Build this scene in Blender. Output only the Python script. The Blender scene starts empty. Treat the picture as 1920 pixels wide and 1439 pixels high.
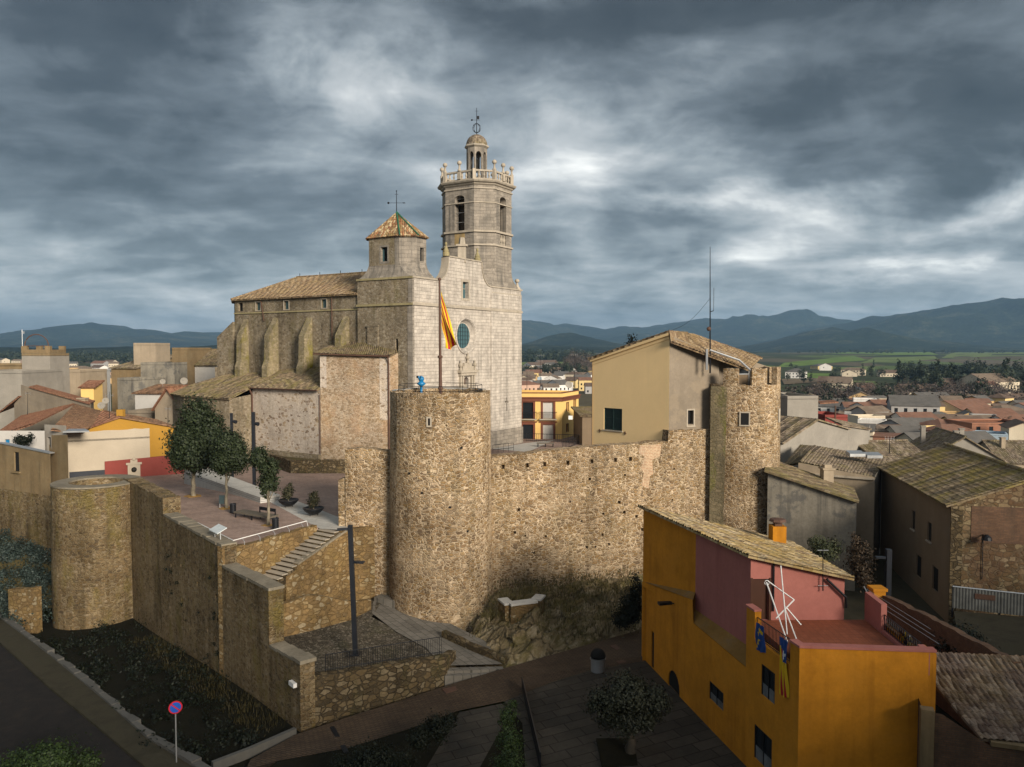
import bpy, bmesh, math, random
from mathutils import Vector, Matrix
from mathutils.geometry import tessellate_polygon
SC = bpy.context.scene
COL = SC.collection
R = math.radians
CAM_Z = 13.0
# ------------------------------------------------------------------ camera
TILT = math.atan(64.5/1460)
cam = bpy.data.cameras.new('camera'); cam.sensor_width = 36; cam.lens = 27.375
cam.clip_start = 0.5; cam.clip_end = 40000
camo = bpy.data.objects.new('camera', cam); COL.objects.link(camo)
camo.location = (0, 0, CAM_Z); camo.rotation_euler = (R(90)-TILT, 0, 0)
SC.camera = camo
# ------------------------------------------------------------------ light
SUN_EL, SUN_AZ = R(19), R(146)       # azimuth clockwise from +Y
SC.view_settings.view_transform = 'Standard'; SC.view_settings.look = 'None'
SC.view_settings.gamma = 1; SC.view_settings.exposure = 0.36
SC.cycles.max_bounces = 6; SC.cycles.volume_bounces = 1
sun = bpy.data.lights.new('sun', 'SUN'); sun.energy = 5.0; sun.angle = R(17); sun.color = (1, .89, .74)
suno = bpy.data.objects.new('sun', sun); COL.objects.link(suno)
sd = Vector((math.sin(SUN_AZ)*math.cos(SUN_EL), math.cos(SUN_AZ)*math.cos(SUN_EL), math.sin(SUN_EL)))
suno.rotation_euler = sd.to_track_quat('Z', 'Y').to_euler(); suno.location = (60, -60, 80)
# ------------------------------------------------------------------ node helper
class NT:
    def __init__(s, nt): s.nt = nt
    def n(s, typ, ins=None, **props):
        nd = s.nt.nodes.new(typ)
        for k, v in props.items(): setattr(nd, k, v)
        for k, v in (ins or {}).items(): s.put(nd.inputs[k], v)
        return nd
    def put(s, inp, v):
        if isinstance(v, bpy.types.Node): v = v.outputs[0]
        if isinstance(v, bpy.types.NodeSocket): s.nt.links.new(v, inp)
        else:
            if hasattr(inp.default_value, '__len__') and not hasattr(v, '__len__'): v = [v]*len(inp.default_value)
            if inp.type == 'RGBA' and len(v) == 3: v = (*v, 1)
            inp.default_value = v
    def m(s, op, a, b=None, c=None, clamp=False):
        nd = s.nt.nodes.new('ShaderNodeMath'); nd.operation = op; nd.use_clamp = clamp
        for i, v in enumerate((a, b, c)):
            if v is not None: s.put(nd.inputs[i], v)
        return nd.outputs[0]
    def mix(s, f, a, b, blend='MIX'):
        nd = s.nt.nodes.new('ShaderNodeMix'); nd.data_type = 'RGBA'; nd.blend_type = blend; nd.clamp_factor = True
        s.put(nd.inputs[0], f); s.put(nd.inputs[6], a); s.put(nd.inputs[7], b)
        return nd.outputs[2]
    def ramp(s, f, stops, interp='LINEAR'):
        nd = s.nt.nodes.new('ShaderNodeValToRGB'); cr = nd.color_ramp; cr.interpolation = interp
        while len(cr.elements) < len(stops): cr.elements.new(0.5)
        for e, (p, c) in zip(cr.elements, stops):
            e.position = p
            if not hasattr(c, '__len__'): c = (c, c, c)
            e.color = (*c[:3], 1)
        s.put(nd.inputs[0], f); return nd.outputs[0]
    def noise(s, vec, scale, detail=4, rough=.55, out='Fac', dist=0):
        nd = s.nt.nodes.new('ShaderNodeTexNoise')
        if vec is not None: s.put(nd.inputs['Vector'], vec)
        nd.inputs['Scale'].default_value = scale; nd.inputs['Detail'].default_value = detail
        nd.inputs['Roughness'].default_value = rough; nd.inputs['Distortion'].default_value = dist
        return nd.outputs[out]
    def mapv(s, vec, scale=(1,1,1), loc=(0,0,0), rot=(0,0,0)):
        nd = s.nt.nodes.new('ShaderNodeMapping'); s.put(nd.inputs[0], vec)
        nd.inputs['Location'].default_value = loc; nd.inputs['Scale'].default_value = scale; nd.inputs['Rotation'].default_value = rot
        return nd.outputs[0]
# ------------------------------------------------------------------ world: broken overcast, bright cloud behind the viewer
W = bpy.data.worlds.new('World'); SC.world = W; W.use_nodes = True
def build_world():
    W.node_tree.nodes.clear(); t = NT(W.node_tree)
    tc = t.n('ShaderNodeTexCoord').outputs['Generated']
    xyz = t.n('ShaderNodeSeparateXYZ', {0: tc}); x, y, z = xyz.outputs
    zc = t.m('MAXIMUM', z, 0.0)
    den = t.m('ADD', zc, .20)
    px = t.m('DIVIDE', x, den); py = t.m('DIVIDE', y, den)
    p = t.n('ShaderNodeCombineXYZ', {0: px, 1: py, 2: 0.0}).outputs[0]
    n1 = t.noise(t.mapv(p, (.9, 1.0, 1), (3.3, 1.7, 0)), 1.4, 8, .50, dist=.6)
    n2 = t.noise(t.mapv(p, (.8, 1.3, 1), (9.1, 4.2, 2)), 3.6, 7, .50, dist=.5)
    n3 = t.noise(t.mapv(tc, (1, 1, 2.6), (1.7, .3, 5)), 4.6, 8, .52, dist=.7)
    n4 = t.noise(t.mapv(tc, (1, 1, 1.7), (4.1, 2.3, 1)), 11.0, 7, .52, dist=.9)
    v = t.m('ADD', t.m('ADD', t.m('MULTIPLY', n1, .52), t.m('MULTIPLY', n4, .22)), t.m('ADD', t.m('MULTIPLY', n2, .20), t.m('MULTIPLY', n3, .26)))   # ~0.57 mean
    bl_ = t.m('SUBTRACT', 1.0, t.m('ABSOLUTE', t.m('MULTIPLY', t.m('SUBTRACT', t.noise(t.mapv(p, (.9, 1.15, 1), (2.2, 7.7, 0)), 2.3, 6, .55, dist=.3), .5), 4.0)))
    v = t.m('ADD', v, t.m('MULTIPLY', t.m('SUBTRACT', bl_, .62), .085))
    v = t.m('ADD', t.m('MULTIPLY', t.m('SUBTRACT', v, .57), 1.18), .57)
    # bright and dark regions of the cloud deck by direction (azimuth, elevation), edges torn by noise
    wn = t.n('ShaderNodeSeparateColor', {0: t.noise(t.mapv(tc, (1, 1, 1.5), (2.7, 5.1, .4)), 5.5, 6, .55, out='Color', dist=.4)}).outputs
    az = t.m('ADD', t.m('ARCTAN2', x, y), t.m('MULTIPLY', t.m('SUBTRACT', wn[0], .5), .34)); el = t.m('ADD', t.m('ARCSINE', z), t.m('MULTIPLY', t.m('SUBTRACT', wn[1], .5), .15))
    v = t.m('ADD', t.m('MULTIPLY', t.m('SUBTRACT', v, .57), .66), .522)
    def blob(a0, e0, sa, se, amp):
        da = t.m('DIVIDE', t.m('SUBTRACT', az, a0), sa); de = t.m('DIVIDE', t.m('SUBTRACT', el, e0), se)
        q = t.m('ADD', t.m('MULTIPLY', da, da), t.m('MULTIPLY', de, de))
        return t.m('MULTIPLY', t.m('EXPONENT', t.m('MULTIPLY', q, -1.0)), amp)
    tot = v
    for b in BLOBS: tot = t.m('ADD', tot, blob(*b))
    col = t.ramp(tot, [(.28, (.018, .021, .022)), (.41, (.046, .053, .057)), (.51, (.118, .137, .150)), (.59, (.245, .274, .290)), (.68, (.45, .47, .475)), (.79, (.92, .92, .88))])
    sky = t.n('ShaderNodeTexSky', sky_type='NISHITA', sun_disc=False, sun_elevation=SUN_EL, sun_rotation=SUN_AZ)
    skc = t.mix(1.0, sky.outputs[0], (.008, .008, .008), 'MULTIPLY')
    col = t.mix(1.0, col, skc, 'ADD')
    # cloud deck thins out behind the viewer and overhead: bright white overcast
    back = t.n('ShaderNodeMapRange', {0: t.m('ADD', t.m('MULTIPLY', y, -1.0), t.m('MULTIPLY', x, .35)), 1: -.25, 2: .75, 3: 0.0, 4: 1.0}, clamp=True, interpolation_type='SMOOTHSTEP').outputs[0]
    up = t.n('ShaderNodeMapRange', {0: z, 1: .48, 2: .95, 3: 0.0, 4: .20}, clamp=True, interpolation_type='SMOOTHSTEP').outputs[0]
    br = t.m('MAXIMUM', back, up)
    bright = t.mix(1.0, t.mix(t.m('MULTIPLY', n1, 1.0), (.75, .85, .95), (1.5, 1.5, 1.45)), (BACK, BACK, BACK), 'MULTIPLY')
    col = t.mix(br, col, bright)
    bg = t.n('ShaderNodeBackground', {0: t.mix(1.0, col, (10, 10, 10), 'MULTIPLY'), 1: .1})
    out = t.n('ShaderNodeOutputWorld', {0: bg})
BACK = .38
def azel(px_, py_):
    xc = (px_-960)/1460; yc = (719.5-py_)/1460; c, s_ = math.cos(TILT), math.sin(TILT)
    d = Vector((xc, c+yc*s_, -s_+yc*c)).normalized(); return math.atan2(d.x, d.y), math.asin(d.z)
BLOBS = []
for (px_, py_, sx, sy, amp) in [(620, 120, 170, 95, .19), (800, 130, 130, 90, .06), (1110, 270, 150, 80, .15), (930, 320, 120, 60, .06), (1440, 400, 170, 50, .11), (1570, 350, 120, 35, .10), (1640, 465, 230, 35, .12), (1390, 470, 70, 25, .06), (1890, 372, 100, 35, .24), (1290, 385, 110, 22, .12), (1330, 300, 90, 40, .05), (1760, 470, 120, 25, .08),
        (160, 170, 330, 190, -.15), (1680, 190, 390, 130, -.17), (1200, 20, 700, 60, -.12), (150, 10, 400, 60, -.10), (1850, 300, 150, 40, -.06), (250, 440, 330, 70, -.03), (150, 575, 450, 50, .07), (1250, 570, 500, 40, .06), (1150, 450, 160, 40, -.04), (450, 300, 200, 60, .03)]:
    a, e = azel(px_, py_); BLOBS.append((a, e, sx/1460, sy/1460, amp))
build_world()
# ------------------------------------------------------------------ layout helpers: photo measurements -> metres
def ray(px, py):
    xc = (px-960)/1460; yc = (719.5-py)/1460; c, s = math.cos(TILT), math.sin(TILT)
    return Vector((xc, c+yc*s, -s+yc*c))
def at(px, py, D):
    r = ray(px, py); return Vector((r.x*D/r.y, D, CAM_Z+r.z*D/r.y))
def on(px, py, z):
    r = ray(px, py); k = (z-CAM_Z)/r.z; return Vector((r.x*k, r.y*k, z))
def lerp(a, b, t): return a+(b-a)*t
def pw(x, pts):
    if x <= pts[0][0]: return pts[0][1]
    for (a, va), (b, vb) in zip(pts, pts[1:]):
        if x <= b: return lerp(va, vb, (x-a)/(b-a))
    return pts[-1][1]
def sstep(a, b, x):
    t = min(1, max(0, (x-a)/(b-a))); return t*t*(3-2*t)
def street_h(x, y=0): return pw(x, [(-60,-10.4),(-42,-9.3),(-34,-8.6),(-16,-7.4),(-11,-7.2),(-4,-6.7),(0,-6.5),(10,-5.7),(28,-3.6),(40,-3.2)])
def drop(px, py, h):
    r = ray(px, py); lo, hi = 10.0, 6000.0; prev = lo; d = lo
    while d < hi:
        p = Vector((r.x*d, r.y*d, CAM_Z+r.z*d))
        if p.z <= h(p.x, p.y):
            a, b = prev, d
            for _ in range(30):
                m = (a+b)/2; p = Vector((r.x*m, r.y*m, CAM_Z+r.z*m))
                if p.z <= h(p.x, p.y): b = m
                else: a = m
            return p
        prev = d; d *= 1.01
    return Vector((r.x*hi, r.y*hi, h(r.x*hi, r.y*hi)))
# ------------------------------------------------------------------ mesh builder
class MB:
    def __init__(s): s.v = []; s.f = []; s.mi = []; s.cur = 0; s.fn = {}
    def vert(s, p): s.v.append(Vector(p)); return len(s.v)-1
    def face(s, pts, mi=None):
        s.f.append([s.vert(p) for p in pts]); s.mi.append(s.cur if mi is None else mi)
    def idx(s, ids, mi=None): s.f.append(list(ids)); s.mi.append(s.cur if mi is None else mi)
    def prism(s, poly, z0, z1, top=True, bot=False):
        n = len(poly)
        a = sum(poly[i][0]*poly[(i+1)%n][1]-poly[(i+1)%n][0]*poly[i][1] for i in range(n))
        if a < 0: poly = poly[::-1]
        fz0 = z0 if callable(z0) else (lambda x, y: z0); fz1 = z1 if callable(z1) else (lambda x, y: z1)
        lo = [s.vert((p[0], p[1], fz0(p[0], p[1]))) for p in poly]; hi = [s.vert((p[0], p[1], fz1(p[0], p[1]))) for p in poly]
        for i in range(n):
            j = (i+1) % n; s.idx([lo[i], lo[j], hi[j], hi[i]])
        if top: s.idx(hi)
        if bot: s.idx(lo[::-1])
    def box(s, a, b):
        s.prism([(a[0],a[1]),(b[0],a[1]),(b[0],b[1]),(a[0],b[1])], a[2], b[2], True, True)
    def obox(s, c, d, w, l, z0, z1):          # centre xy, direction of length, width
        d = Vector((d[0], d[1])).normalized(); n = Vector((-d.y, d.x)); c = Vector((c[0], c[1]))
        s.prism([c-d*l/2-n*w/2, c+d*l/2-n*w/2, c+d*l/2+n*w/2, c-d*l/2+n*w/2], z0, z1, True, True)
    def lathe(s, c, prof, n=24, cap=True, a0=0, a1=2*math.pi):
        full = abs(a1-a0-2*math.pi) < 1e-6; k = n if full else n+1; rings = []
        for r, z in prof:
            rings.append([s.vert((c[0]+r*math.cos(a0+(a1-a0)*i/n), c[1]+r*math.sin(a0+(a1-a0)*i/n), c[2]+z)) for i in range(k)])
        for A, B in zip(rings, rings[1:]):
            for i in range(n if full else n):
                j = (i+1) % k; s.idx([A[i], A[j], B[j], B[i]])
        if cap and full:
            s.idx(rings[-1]); s.idx(rings[0][::-1])
    def tube(s, path, r, n=6, r1=None):
        path = [Vector(p) for p in path]; rings = []
        for i, p in enumerate(path):
            d = (path[min(i+1, len(path)-1)]-path[max(i-1, 0)]).normalized()
            u = d.orthogonal().normalized() if abs(d.z) > .9 else d.cross(Vector((0,0,1))).normalized(); w = d.cross(u)
            rr = r if r1 is None else lerp(r, r1, i/max(1, len(path)-1))
            rings.append([s.vert(p+(u*math.cos(2*math.pi*k/n)+w*math.sin(2*math.pi*k/n))*rr) for k in range(n)])
        for A, B in zip(rings, rings[1:]):
            for k in range(n): s.idx([A[k], A[(k+1)%n], B[(k+1)%n], B[k]])
        s.idx(rings[0][::-1]); s.idx(rings[-1])
    def bar(s, a, b, w): s.tube([a, b], w*.7, 4)
    def sphere(s, c, r, n=10, sq=1.0):
        prof = [(r*math.sin(math.pi*i/n), -r*sq*math.cos(math.pi*i/n)) for i in range(n+1)]
        prof[0] = (r*.02, -r*sq); prof[-1] = (r*.02, r*sq); s.lathe(c, prof, n+4)
    def grid(s, fn, nu, nv, mi=None):
        ids = [[s.vert(fn(i/nu, j/nv)) for i in range(nu+1)] for j in range(nv+1)]
        for j in range(nv):
            for i in range(nu): s.idx([ids[j][i], ids[j][i+1], ids[j+1][i+1], ids[j+1][i]], mi)
    def build(s, name, mats, parent=None, smooth=False, origin=None, uv=True):
        me = bpy.data.meshes.new(name); o0 = Vector(origin) if origin is not None else Vector((0,0,0))
        me.from_pydata([(p-o0)[:] for p in s.v], [], s.f)
        mats = mats if isinstance(mats, (list, tuple)) else [mats]
        for m in mats: me.materials.append(m)
        for p, i in zip(me.polygons, s.mi): p.material_index = min(i, len(mats)-1); p.use_smooth = smooth
        if uv:
            L = me.uv_layers.new(name='UVMap').data; vs = me.vertices
            for p in me.polygons:
                n = s.fn.get(p.index, p.normal)
                if abs(n.z) < .995:
                    tg = Vector((-n.y, n.x, 0)).normalized(); bt = n.cross(tg)
                else: tg = Vector((1,0,0)); bt = Vector((0,1,0))
                for li in p.loop_indices:
                    c = vs[me.loops[li].vertex_index].co; L[li].uv = (c.dot(tg), c.dot(bt))
        me.validate(clean_customdata=False); me.update()
        ob = bpy.data.objects.new(name, me); COL.objects.link(ob)
        ob.location = o0
        if parent is not None: adopt(ob, parent)
        return ob
def world_of(o):
    M = Matrix.LocRotScale(o.location, o.rotation_euler, o.scale)
    if o.parent: M = world_of(o.parent) @ o.matrix_parent_inverse @ M
    return M
def adopt(ob, parent): ob.parent = parent; ob.matrix_parent_inverse = world_of(parent).inverted()
def tag(o, label=None, cat=None, group=None, kind=None):
    if label: o['label'] = label
    if cat: o['category'] = cat
    if group: o['group'] = group
    if kind: o['kind'] = kind
    return o
def thing(name, label, cat, loc=(0,0,0), group=None, rz=0):
    o = bpy.data.objects.new(name, None); COL.objects.link(o); o.empty_display_size = .3
    o.location = loc; o.rotation_euler = (0,0,rz); return tag(o, label, cat, group)
def struct(mb, name, mats, **k): return tag(mb.build(name, mats, **k), kind='structure')
KIDS = {}
def copy_thing(o, loc, rz=None, label=None, scale=None, parent=None):
    c = o.copy(); COL.objects.link(c)
    if parent is None:
        c.location = loc
        if rz is not None: c.rotation_euler = (0,0,rz)
        if scale: c.scale = scale if hasattr(scale, '__len__') else (scale,)*3
        if label: c['label'] = label
    else: c.parent = parent
    for ch in [q for q in bpy.data.objects if q.parent == o]: copy_thing(ch, None, parent=c)
    return c
# a planar wall in a vertical plane: u runs a -> b, outward normal to the right of travel
class Face:
    def __init__(s, a, b):
        s.a = Vector((a[0], a[1], 0)); b = Vector((b[0], b[1], 0)); s.L = (b-s.a).length
        s.d = (b-s.a).normalized(); s.n = Vector((s.d.y, -s.d.x, 0))
    def p(s, u, z, out=0): return s.a+s.d*u+s.n*out+Vector((0,0,z))
    def wall(s, mb, outer, holes=(), depth=.25, cap=None, out=0):
        loops = [outer]+list(holes)
        loops3 = [[Vector((q[0], q[1], 0)) for q in l] for l in loops]
        flat = [q for l in loops for q in l]
        ids = [mb.vert(s.p(q[0], q[1], out)) for q in flat]
        for t in tessellate_polygon(loops3):
            A, B, C = [Vector(flat[i]) for i in t]
            cr = (B.x-A.x)*(C.y-A.y)-(B.y-A.y)*(C.x-A.x)
            if abs(cr) < 1e-9: continue
            mb.idx([ids[i] for i in (t if cr > 0 else t[::-1])])
        for l in holes:
            a = sum(l[i][0]*l[(i+1)%len(l)][1]-l[(i+1)%len(l)][0]*l[i][1] for i in range(len(l)))
            l = l if a > 0 else l[::-1]
            for i in range(len(l)):
                q, r = l[i], l[(i+1)%len(l)]
                mb.face([s.p(q[0],q[1],out), s.p(r[0],r[1],out), s.p(r[0],r[1],out-depth), s.p(q[0],q[1],out-depth)])
            if cap is not None: mb.face([s.p(q[0],q[1],out-depth) for q in l], cap)
    def slab(s, mb, u0, u1, z0, z1, o0, o1):   # box standing on the wall plane
        P = s.p
        c = [P(u0,z0,o0),P(u1,z0,o0),P(u1,z1,o0),P(u0,z1,o0),P(u0,z0,o1),P(u1,z0,o1),P(u1,z1,o1),P(u0,z1,o1)]
        i = [mb.vert(q) for q in c]
        for f in ((4,5,6,7),(1,0,3,2),(0,4,7,3),(5,1,2,6),(7,6,2,3),(0,1,5,4)): mb.idx([i[k] for k in f])
def rect(u0, u1, z0, z1): return [(u0,z0),(u1,z0),(u1,z1),(u0,z1)]
def arch(u0, u1, z0, z1, n=8):
    r = (u1-u0)/2; c = (u0+u1)/2
    return [(u0,z0),(u1,z0)]+[(c+r*math.cos(math.pi*i/n), z1-r+r*math.sin(math.pi*i/n)) for i in range(n+1)]
def circle(c, z, r, n=28): return [(c+r*math.cos(2*math.pi*i/n), z+r*math.sin(2*math.pi*i/n)) for i in range(n)]
# ------------------------------------------------------------------ materials
def newmat(name):
    m = bpy.data.materials.new(name); m.use_nodes = True; m.node_tree.nodes.clear(); t = NT(m.node_tree)
    b = t.n('ShaderNodeBsdfPrincipled'); t.n('ShaderNodeOutputMaterial', {0: b}); b.inputs['Roughness'].default_value = .85
    b.inputs['Specular IOR Level'].default_value = .25
    return m, t, b
def bump(t, b, h, dist, strength=1.0):
    bp = t.n('ShaderNodeBump', {'Height': h, 'Distance': dist, 'Strength': strength}); t.put(b.inputs['Normal'], bp.outputs[0])
def flat(name, col, rough=.6, metal=0.0, var=.12, spec=.3):
    m, t, b = newmat(name); co = t.n('ShaderNodeTexCoord').outputs['Object']
    n = t.noise(co, 1.7, 5, .6)
    c = t.mix(1.0, col, t.ramp(n, [(.3, 1-var), (.7, 1+var)]), 'MULTIPLY')
    t.put(b.inputs['Base Color'], c); b.inputs['Roughness'].default_value = rough; b.inputs['Metallic'].default_value = metal
    b.inputs['Specular IOR Level'].default_value = spec
    return m
def rubble(name, cols, mortar, scale=2.5, az=1.5, mw=1.4, streak=.5, moss=.0, mosscol=(.10,.09,.02), edge=(.035,.10), bumpd=.05, tone=1.0, patch=.35, patchcol=None):
    m, t, b = newmat(name); co = t.n('ShaderNodeTexCoord').outputs['Object']
    wn = t.noise(co, 1.6, 3, .5, out='Color')
    wv = t.n('ShaderNodeVectorMath', {0: wn, 1: (.5,.5,.5)}, operation='SUBTRACT').outputs[0]
    wv = t.n('ShaderNodeVectorMath', {0: wv, 1: (.45,.45,.30)}, operation='MULTIPLY').outputs[0]
    p = t.n('ShaderNodeVectorMath', {0: co, 1: wv}, operation='ADD').outputs[0]
    p = t.mapv(p, (1,1,az))
    v1 = t.n('ShaderNodeTexVoronoi', {'Vector': p, 'Scale': scale, 'Randomness': .95}, feature='F1')
    v2 = t.n('ShaderNodeTexVoronoi', {'Vector': p, 'Scale': scale, 'Randomness': .95}, feature='DISTANCE_TO_EDGE')
    rnd = t.n('ShaderNodeSeparateColor', {0: v1.outputs['Color']}).outputs
    n = len(cols); stone = t.ramp(rnd[0], [(i/n, c) for i, c in enumerate(cols)], 'CONSTANT')
    stone = t.mix(1.0, stone, t.ramp(t.noise(co, 7, 4, .6), [(.25, .72), (.75, 1.25)]), 'MULTIPLY')
    gap = t.m('MULTIPLY', rnd[1], edge[1]); 
    mk = t.n('ShaderNodeMapRange', {0: v2.outputs['Distance'], 1: t.m('ADD', gap, edge[0]*.35), 2: t.m('ADD', gap, edge[0]*mw), 3: 1.0, 4: 0.0}, clamp=True).outputs[0]
    mcol = t.mix(1.0, mortar, t.ramp(t.noise(co, 3.2, 5, .65), [(.25, .74), (.75, 1.2)]), 'MULTIPLY')
    c = t.mix(mk, stone, mcol)
    # old render patches that hide the stones
    pt = t.ramp(t.noise(co, .35, 6, .62), [(.50, 0.0), (.62, 1.0)])
    c = t.mix(t.m('MULTIPLY', pt, patch), c, patchcol or mcol)
    st = t.ramp(t.noise(t.mapv(co, (1.1,1.1,.10)), 1.0, 6, .65), [(.42, 0.0), (.66, 1.0)])
    st2 = t.ramp(t.noise(co, .22, 4, .6), [(.36, .25), (.62, 1.0)])
    c = t.mix(t.m('MULTIPLY', t.m('MULTIPLY', st, st2), streak), c, t.mix(1.0, c, (.30,.29,.25), 'MULTIPLY'))
    if moss > 0:
        mo = t.ramp(t.noise(t.mapv(co, (1,1,.35), (7,3,1)), .7, 7, .68), [(.52, 0.0), (.66, 1.0)])
        c = t.mix(t.m('MULTIPLY', mo, moss), c, t.mix(t.noise(co, 5), mosscol, tuple(q*1.9 for q in mosscol)))
    c = t.mix(1.0, c, t.ramp(t.noise(co, .16, 6, .62), [(.32, (.66,.65,.64)), (.52, (1.0,1.0,1.0)), (.70, (1.16,1.13,1.08))]), 'MULTIPLY')
    if tone != 1.0: c = t.mix(1.0, c, (tone, tone, tone), 'MULTIPLY')
    t.put(b.inputs['Base Color'], c); b.inputs['Roughness'].default_value = .93; b.inputs['Specular IOR Level'].default_value = .12
    h = t.m('ADD', t.m('MULTIPLY', t.m('SUBTRACT', 1.0, mk), t.m('ADD', .35, rnd[2])), t.m('MULTIPLY', t.noise(co, 9, 4, .7), .8))
    bump(t, b, h, bumpd); return m
def ashlar(name, c1, c2, mortar, bw=.85, rh=.42, streak=.45, soil=(.16,.15,.14), bumpd=.02, msz=.012):
    m, t, b = newmat(name); tc = t.n('ShaderNodeTexCoord'); co = tc.outputs['Object']; uv = tc.outputs['UV']
    wob = t.n('ShaderNodeVectorMath', {0: t.noise(co, 2.5, 2, .5, out='Color'), 1: (.03,.02,0)}, operation='MULTIPLY').outputs[0]
    uv2 = t.n('ShaderNodeVectorMath', {0: uv, 1: wob}, operation='ADD').outputs[0]
    br = t.n('ShaderNodeTexBrick', {'Vector': uv2, 'Color1': (*c1, 1), 'Color2': (*c2, 1), 'Mortar': (*mortar, 1), 'Scale': 1.0, 'Mortar Size': msz, 'Mortar Smooth': .3, 'Bias': 0.0, 'Brick Width': bw, 'Row Height': rh})
    br.offset = .45; br.squash = 1.3; br.squash_frequency = 3
    c = t.mix(1.0, br.outputs[0], t.ramp(t.noise(co, 1.1, 6, .65), [(.25, .72), (.75, 1.22)]), 'MULTIPLY')
    c = t.mix(1.0, c, t.ramp(t.noise(co, 8, 4, .65), [(.25, .82), (.75, 1.16)]), 'MULTIPLY')
    st = t.ramp(t.noise(t.mapv(co, (1.3,1.3,.07)), 1.0, 7, .66), [(.46, 0.0), (.64, 1.0)])
    st2 = t.ramp(t.noise(co, .16, 4, .6), [(.38, .1), (.62, 1.0)])
    c = t.mix(t.m('MULTIPLY', t.m('MULTIPLY', st, st2), streak), c, soil)
    t.put(b.inputs['Base Color'], c); b.inputs['Roughness'].default_value = .9; b.inputs['Specular IOR Level'].default_value = .15
    bump(t, b, t.m('ADD', t.m('MULTIPLY', br.outputs[1], -1.0), t.m('MULTIPLY', t.noise(co, 12, 4, .7), .6)), bumpd); return m
def plaster(name, col, var=.18, streak=.35, soil=(.12,.11,.09), rough=.9, bumpd=.008, patch=0.0, patchcol=(.3,.22,.15), big=.5):
    m, t, b = newmat(name); co = t.n('ShaderNodeTexCoord').outputs['Object']
    c = t.mix(1.0, col, t.ramp(t.noise(co, big, 7, .65), [(.25, 1-var), (.75, 1+var)]), 'MULTIPLY')
    c = t.mix(1.0, c, t.ramp(t.noise(co, 6, 4, .6), [(.25, 1-var*.4), (.75, 1+var*.4)]), 'MULTIPLY')
    st = t.ramp(t.noise(t.mapv(co, (1.6,1.6,.09)), 1.0, 6, .66), [(.47, 0.0), (.68, 1.0)])
    st2 = t.ramp(t.noise(co, .25, 3, .6), [(.40, .0), (.62, 1.0)])
    c = t.mix(t.m('MULTIPLY', t.m('MULTIPLY', st, st2), streak), c, soil)
    if patch > 0:
        pt = t.ramp(t.noise(co, .55, 8, .7), [(.53, 0.0), (.58, 1.0)])
        c = t.mix(t.m('MULTIPLY', pt, patch), c, patchcol)
    t.put(b.inputs['Base Color'], c); b.inputs['Roughness'].default_value = rough; b.inputs['Specular IOR Level'].default_value = .15
    bump(t, b, t.noise(co, 14, 5, .7), bumpd); return m
def tiles(name, cols, moss=.3, mosscol=(.20,.15,.03), pu=.24, pv=.42, lich=.25):
    m, t, b = newmat(name); tc = t.n('ShaderNodeTexCoord'); uv = tc.outputs['UV']; co = tc.outputs['Object']
    s = t.n('ShaderNodeSeparateXYZ', {0: uv}).outputs
    fu = t.m('DIVIDE', s[0], pu); iu = t.m('FLOOR', fu)
    off = t.n('ShaderNodeTexWhiteNoise', {'W': iu}, noise_dimensions='1D').outputs[0]
    fv = t.m('ADD', t.m('DIVIDE', s[1], pv), off); iv = t.m('FLOOR', fv)
    cell = t.n('ShaderNodeCombineXYZ', {0: iu, 1: iv, 2: 0.0}).outputs[0]
    rn = t.n('ShaderNodeTexWhiteNoise', {'Vector': cell}, noise_dimensions='2D').outputs[0]
    n = len(cols); c = t.ramp(rn, [(i/n, q) for i, q in enumerate(cols)], 'CONSTANT')
    prof = t.m('ABSOLUTE', t.m('SINE', t.m('MULTIPLY', fu, math.pi)))
    fr = t.m('FRACT', fv)
    edge = t.n('ShaderNodeMapRange', {0: fr, 1: 0.0, 2: .12, 3: .55, 4: 1.0}, clamp=True).outputs[0]
    c = t.mix(1.0, c, t.ramp(t.noise(co, 2.2, 6, .65), [(.25, .62), (.75, 1.3)]), 'MULTIPLY')
    c = t.mix(t.m('SUBTRACT', 1.0, edge), c, t.mix(1.0, c, (.35,.33,.3), 'MULTIPLY'))
    mo = t.ramp(t.noise(co, .55, 8, .72), [(.46, 0.0), (.60, 1.0)])
    c = t.mix(t.m('MULTIPLY', mo, moss), c, t.mix(t.noise(co, 6), mosscol, tuple(q*1.8 for q in mosscol)))
    li = t.ramp(t.noise(co, 9, 5, .75), [(.60, 0.0), (.66, 1.0)])
    c = t.mix(t.m('MULTIPLY', li, lich), c, (.34,.31,.24))
    t.put(b.inputs['Base Color'], c); b.inputs['Roughness'].default_value = .92; b.inputs['Specular IOR Level'].default_value = .12
    bump(t, b, t.m('ADD', t.m('MULTIPLY', prof, 1.0), t.m('ADD', t.m('MULTIPLY', t.m('SUBTRACT', 1.0, fr), .35), t.m('MULTIPLY', t.noise(co, 12), .3))), .05); return m
def leafmat(name, c1, c2, c3=None, rough=.6):
    m, t, b = newmat(name); co = t.n('ShaderNodeTexCoord').outputs['Object']
    isl = t.n('ShaderNodeNewGeometry').outputs['Random Per Island']
    c = t.ramp(t.m('ADD', t.m('MULTIPLY', isl, .65), t.m('MULTIPLY', t.noise(co, 1.2, 4, .6), .35)), [(.15, c1), (.6, c2), (.92, c3 or c2)])
    t.put(b.inputs['Base Color'], c); b.inputs['Roughness'].default_value = rough; b.inputs['Specular IOR Level'].default_value = .2
    return m
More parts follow.
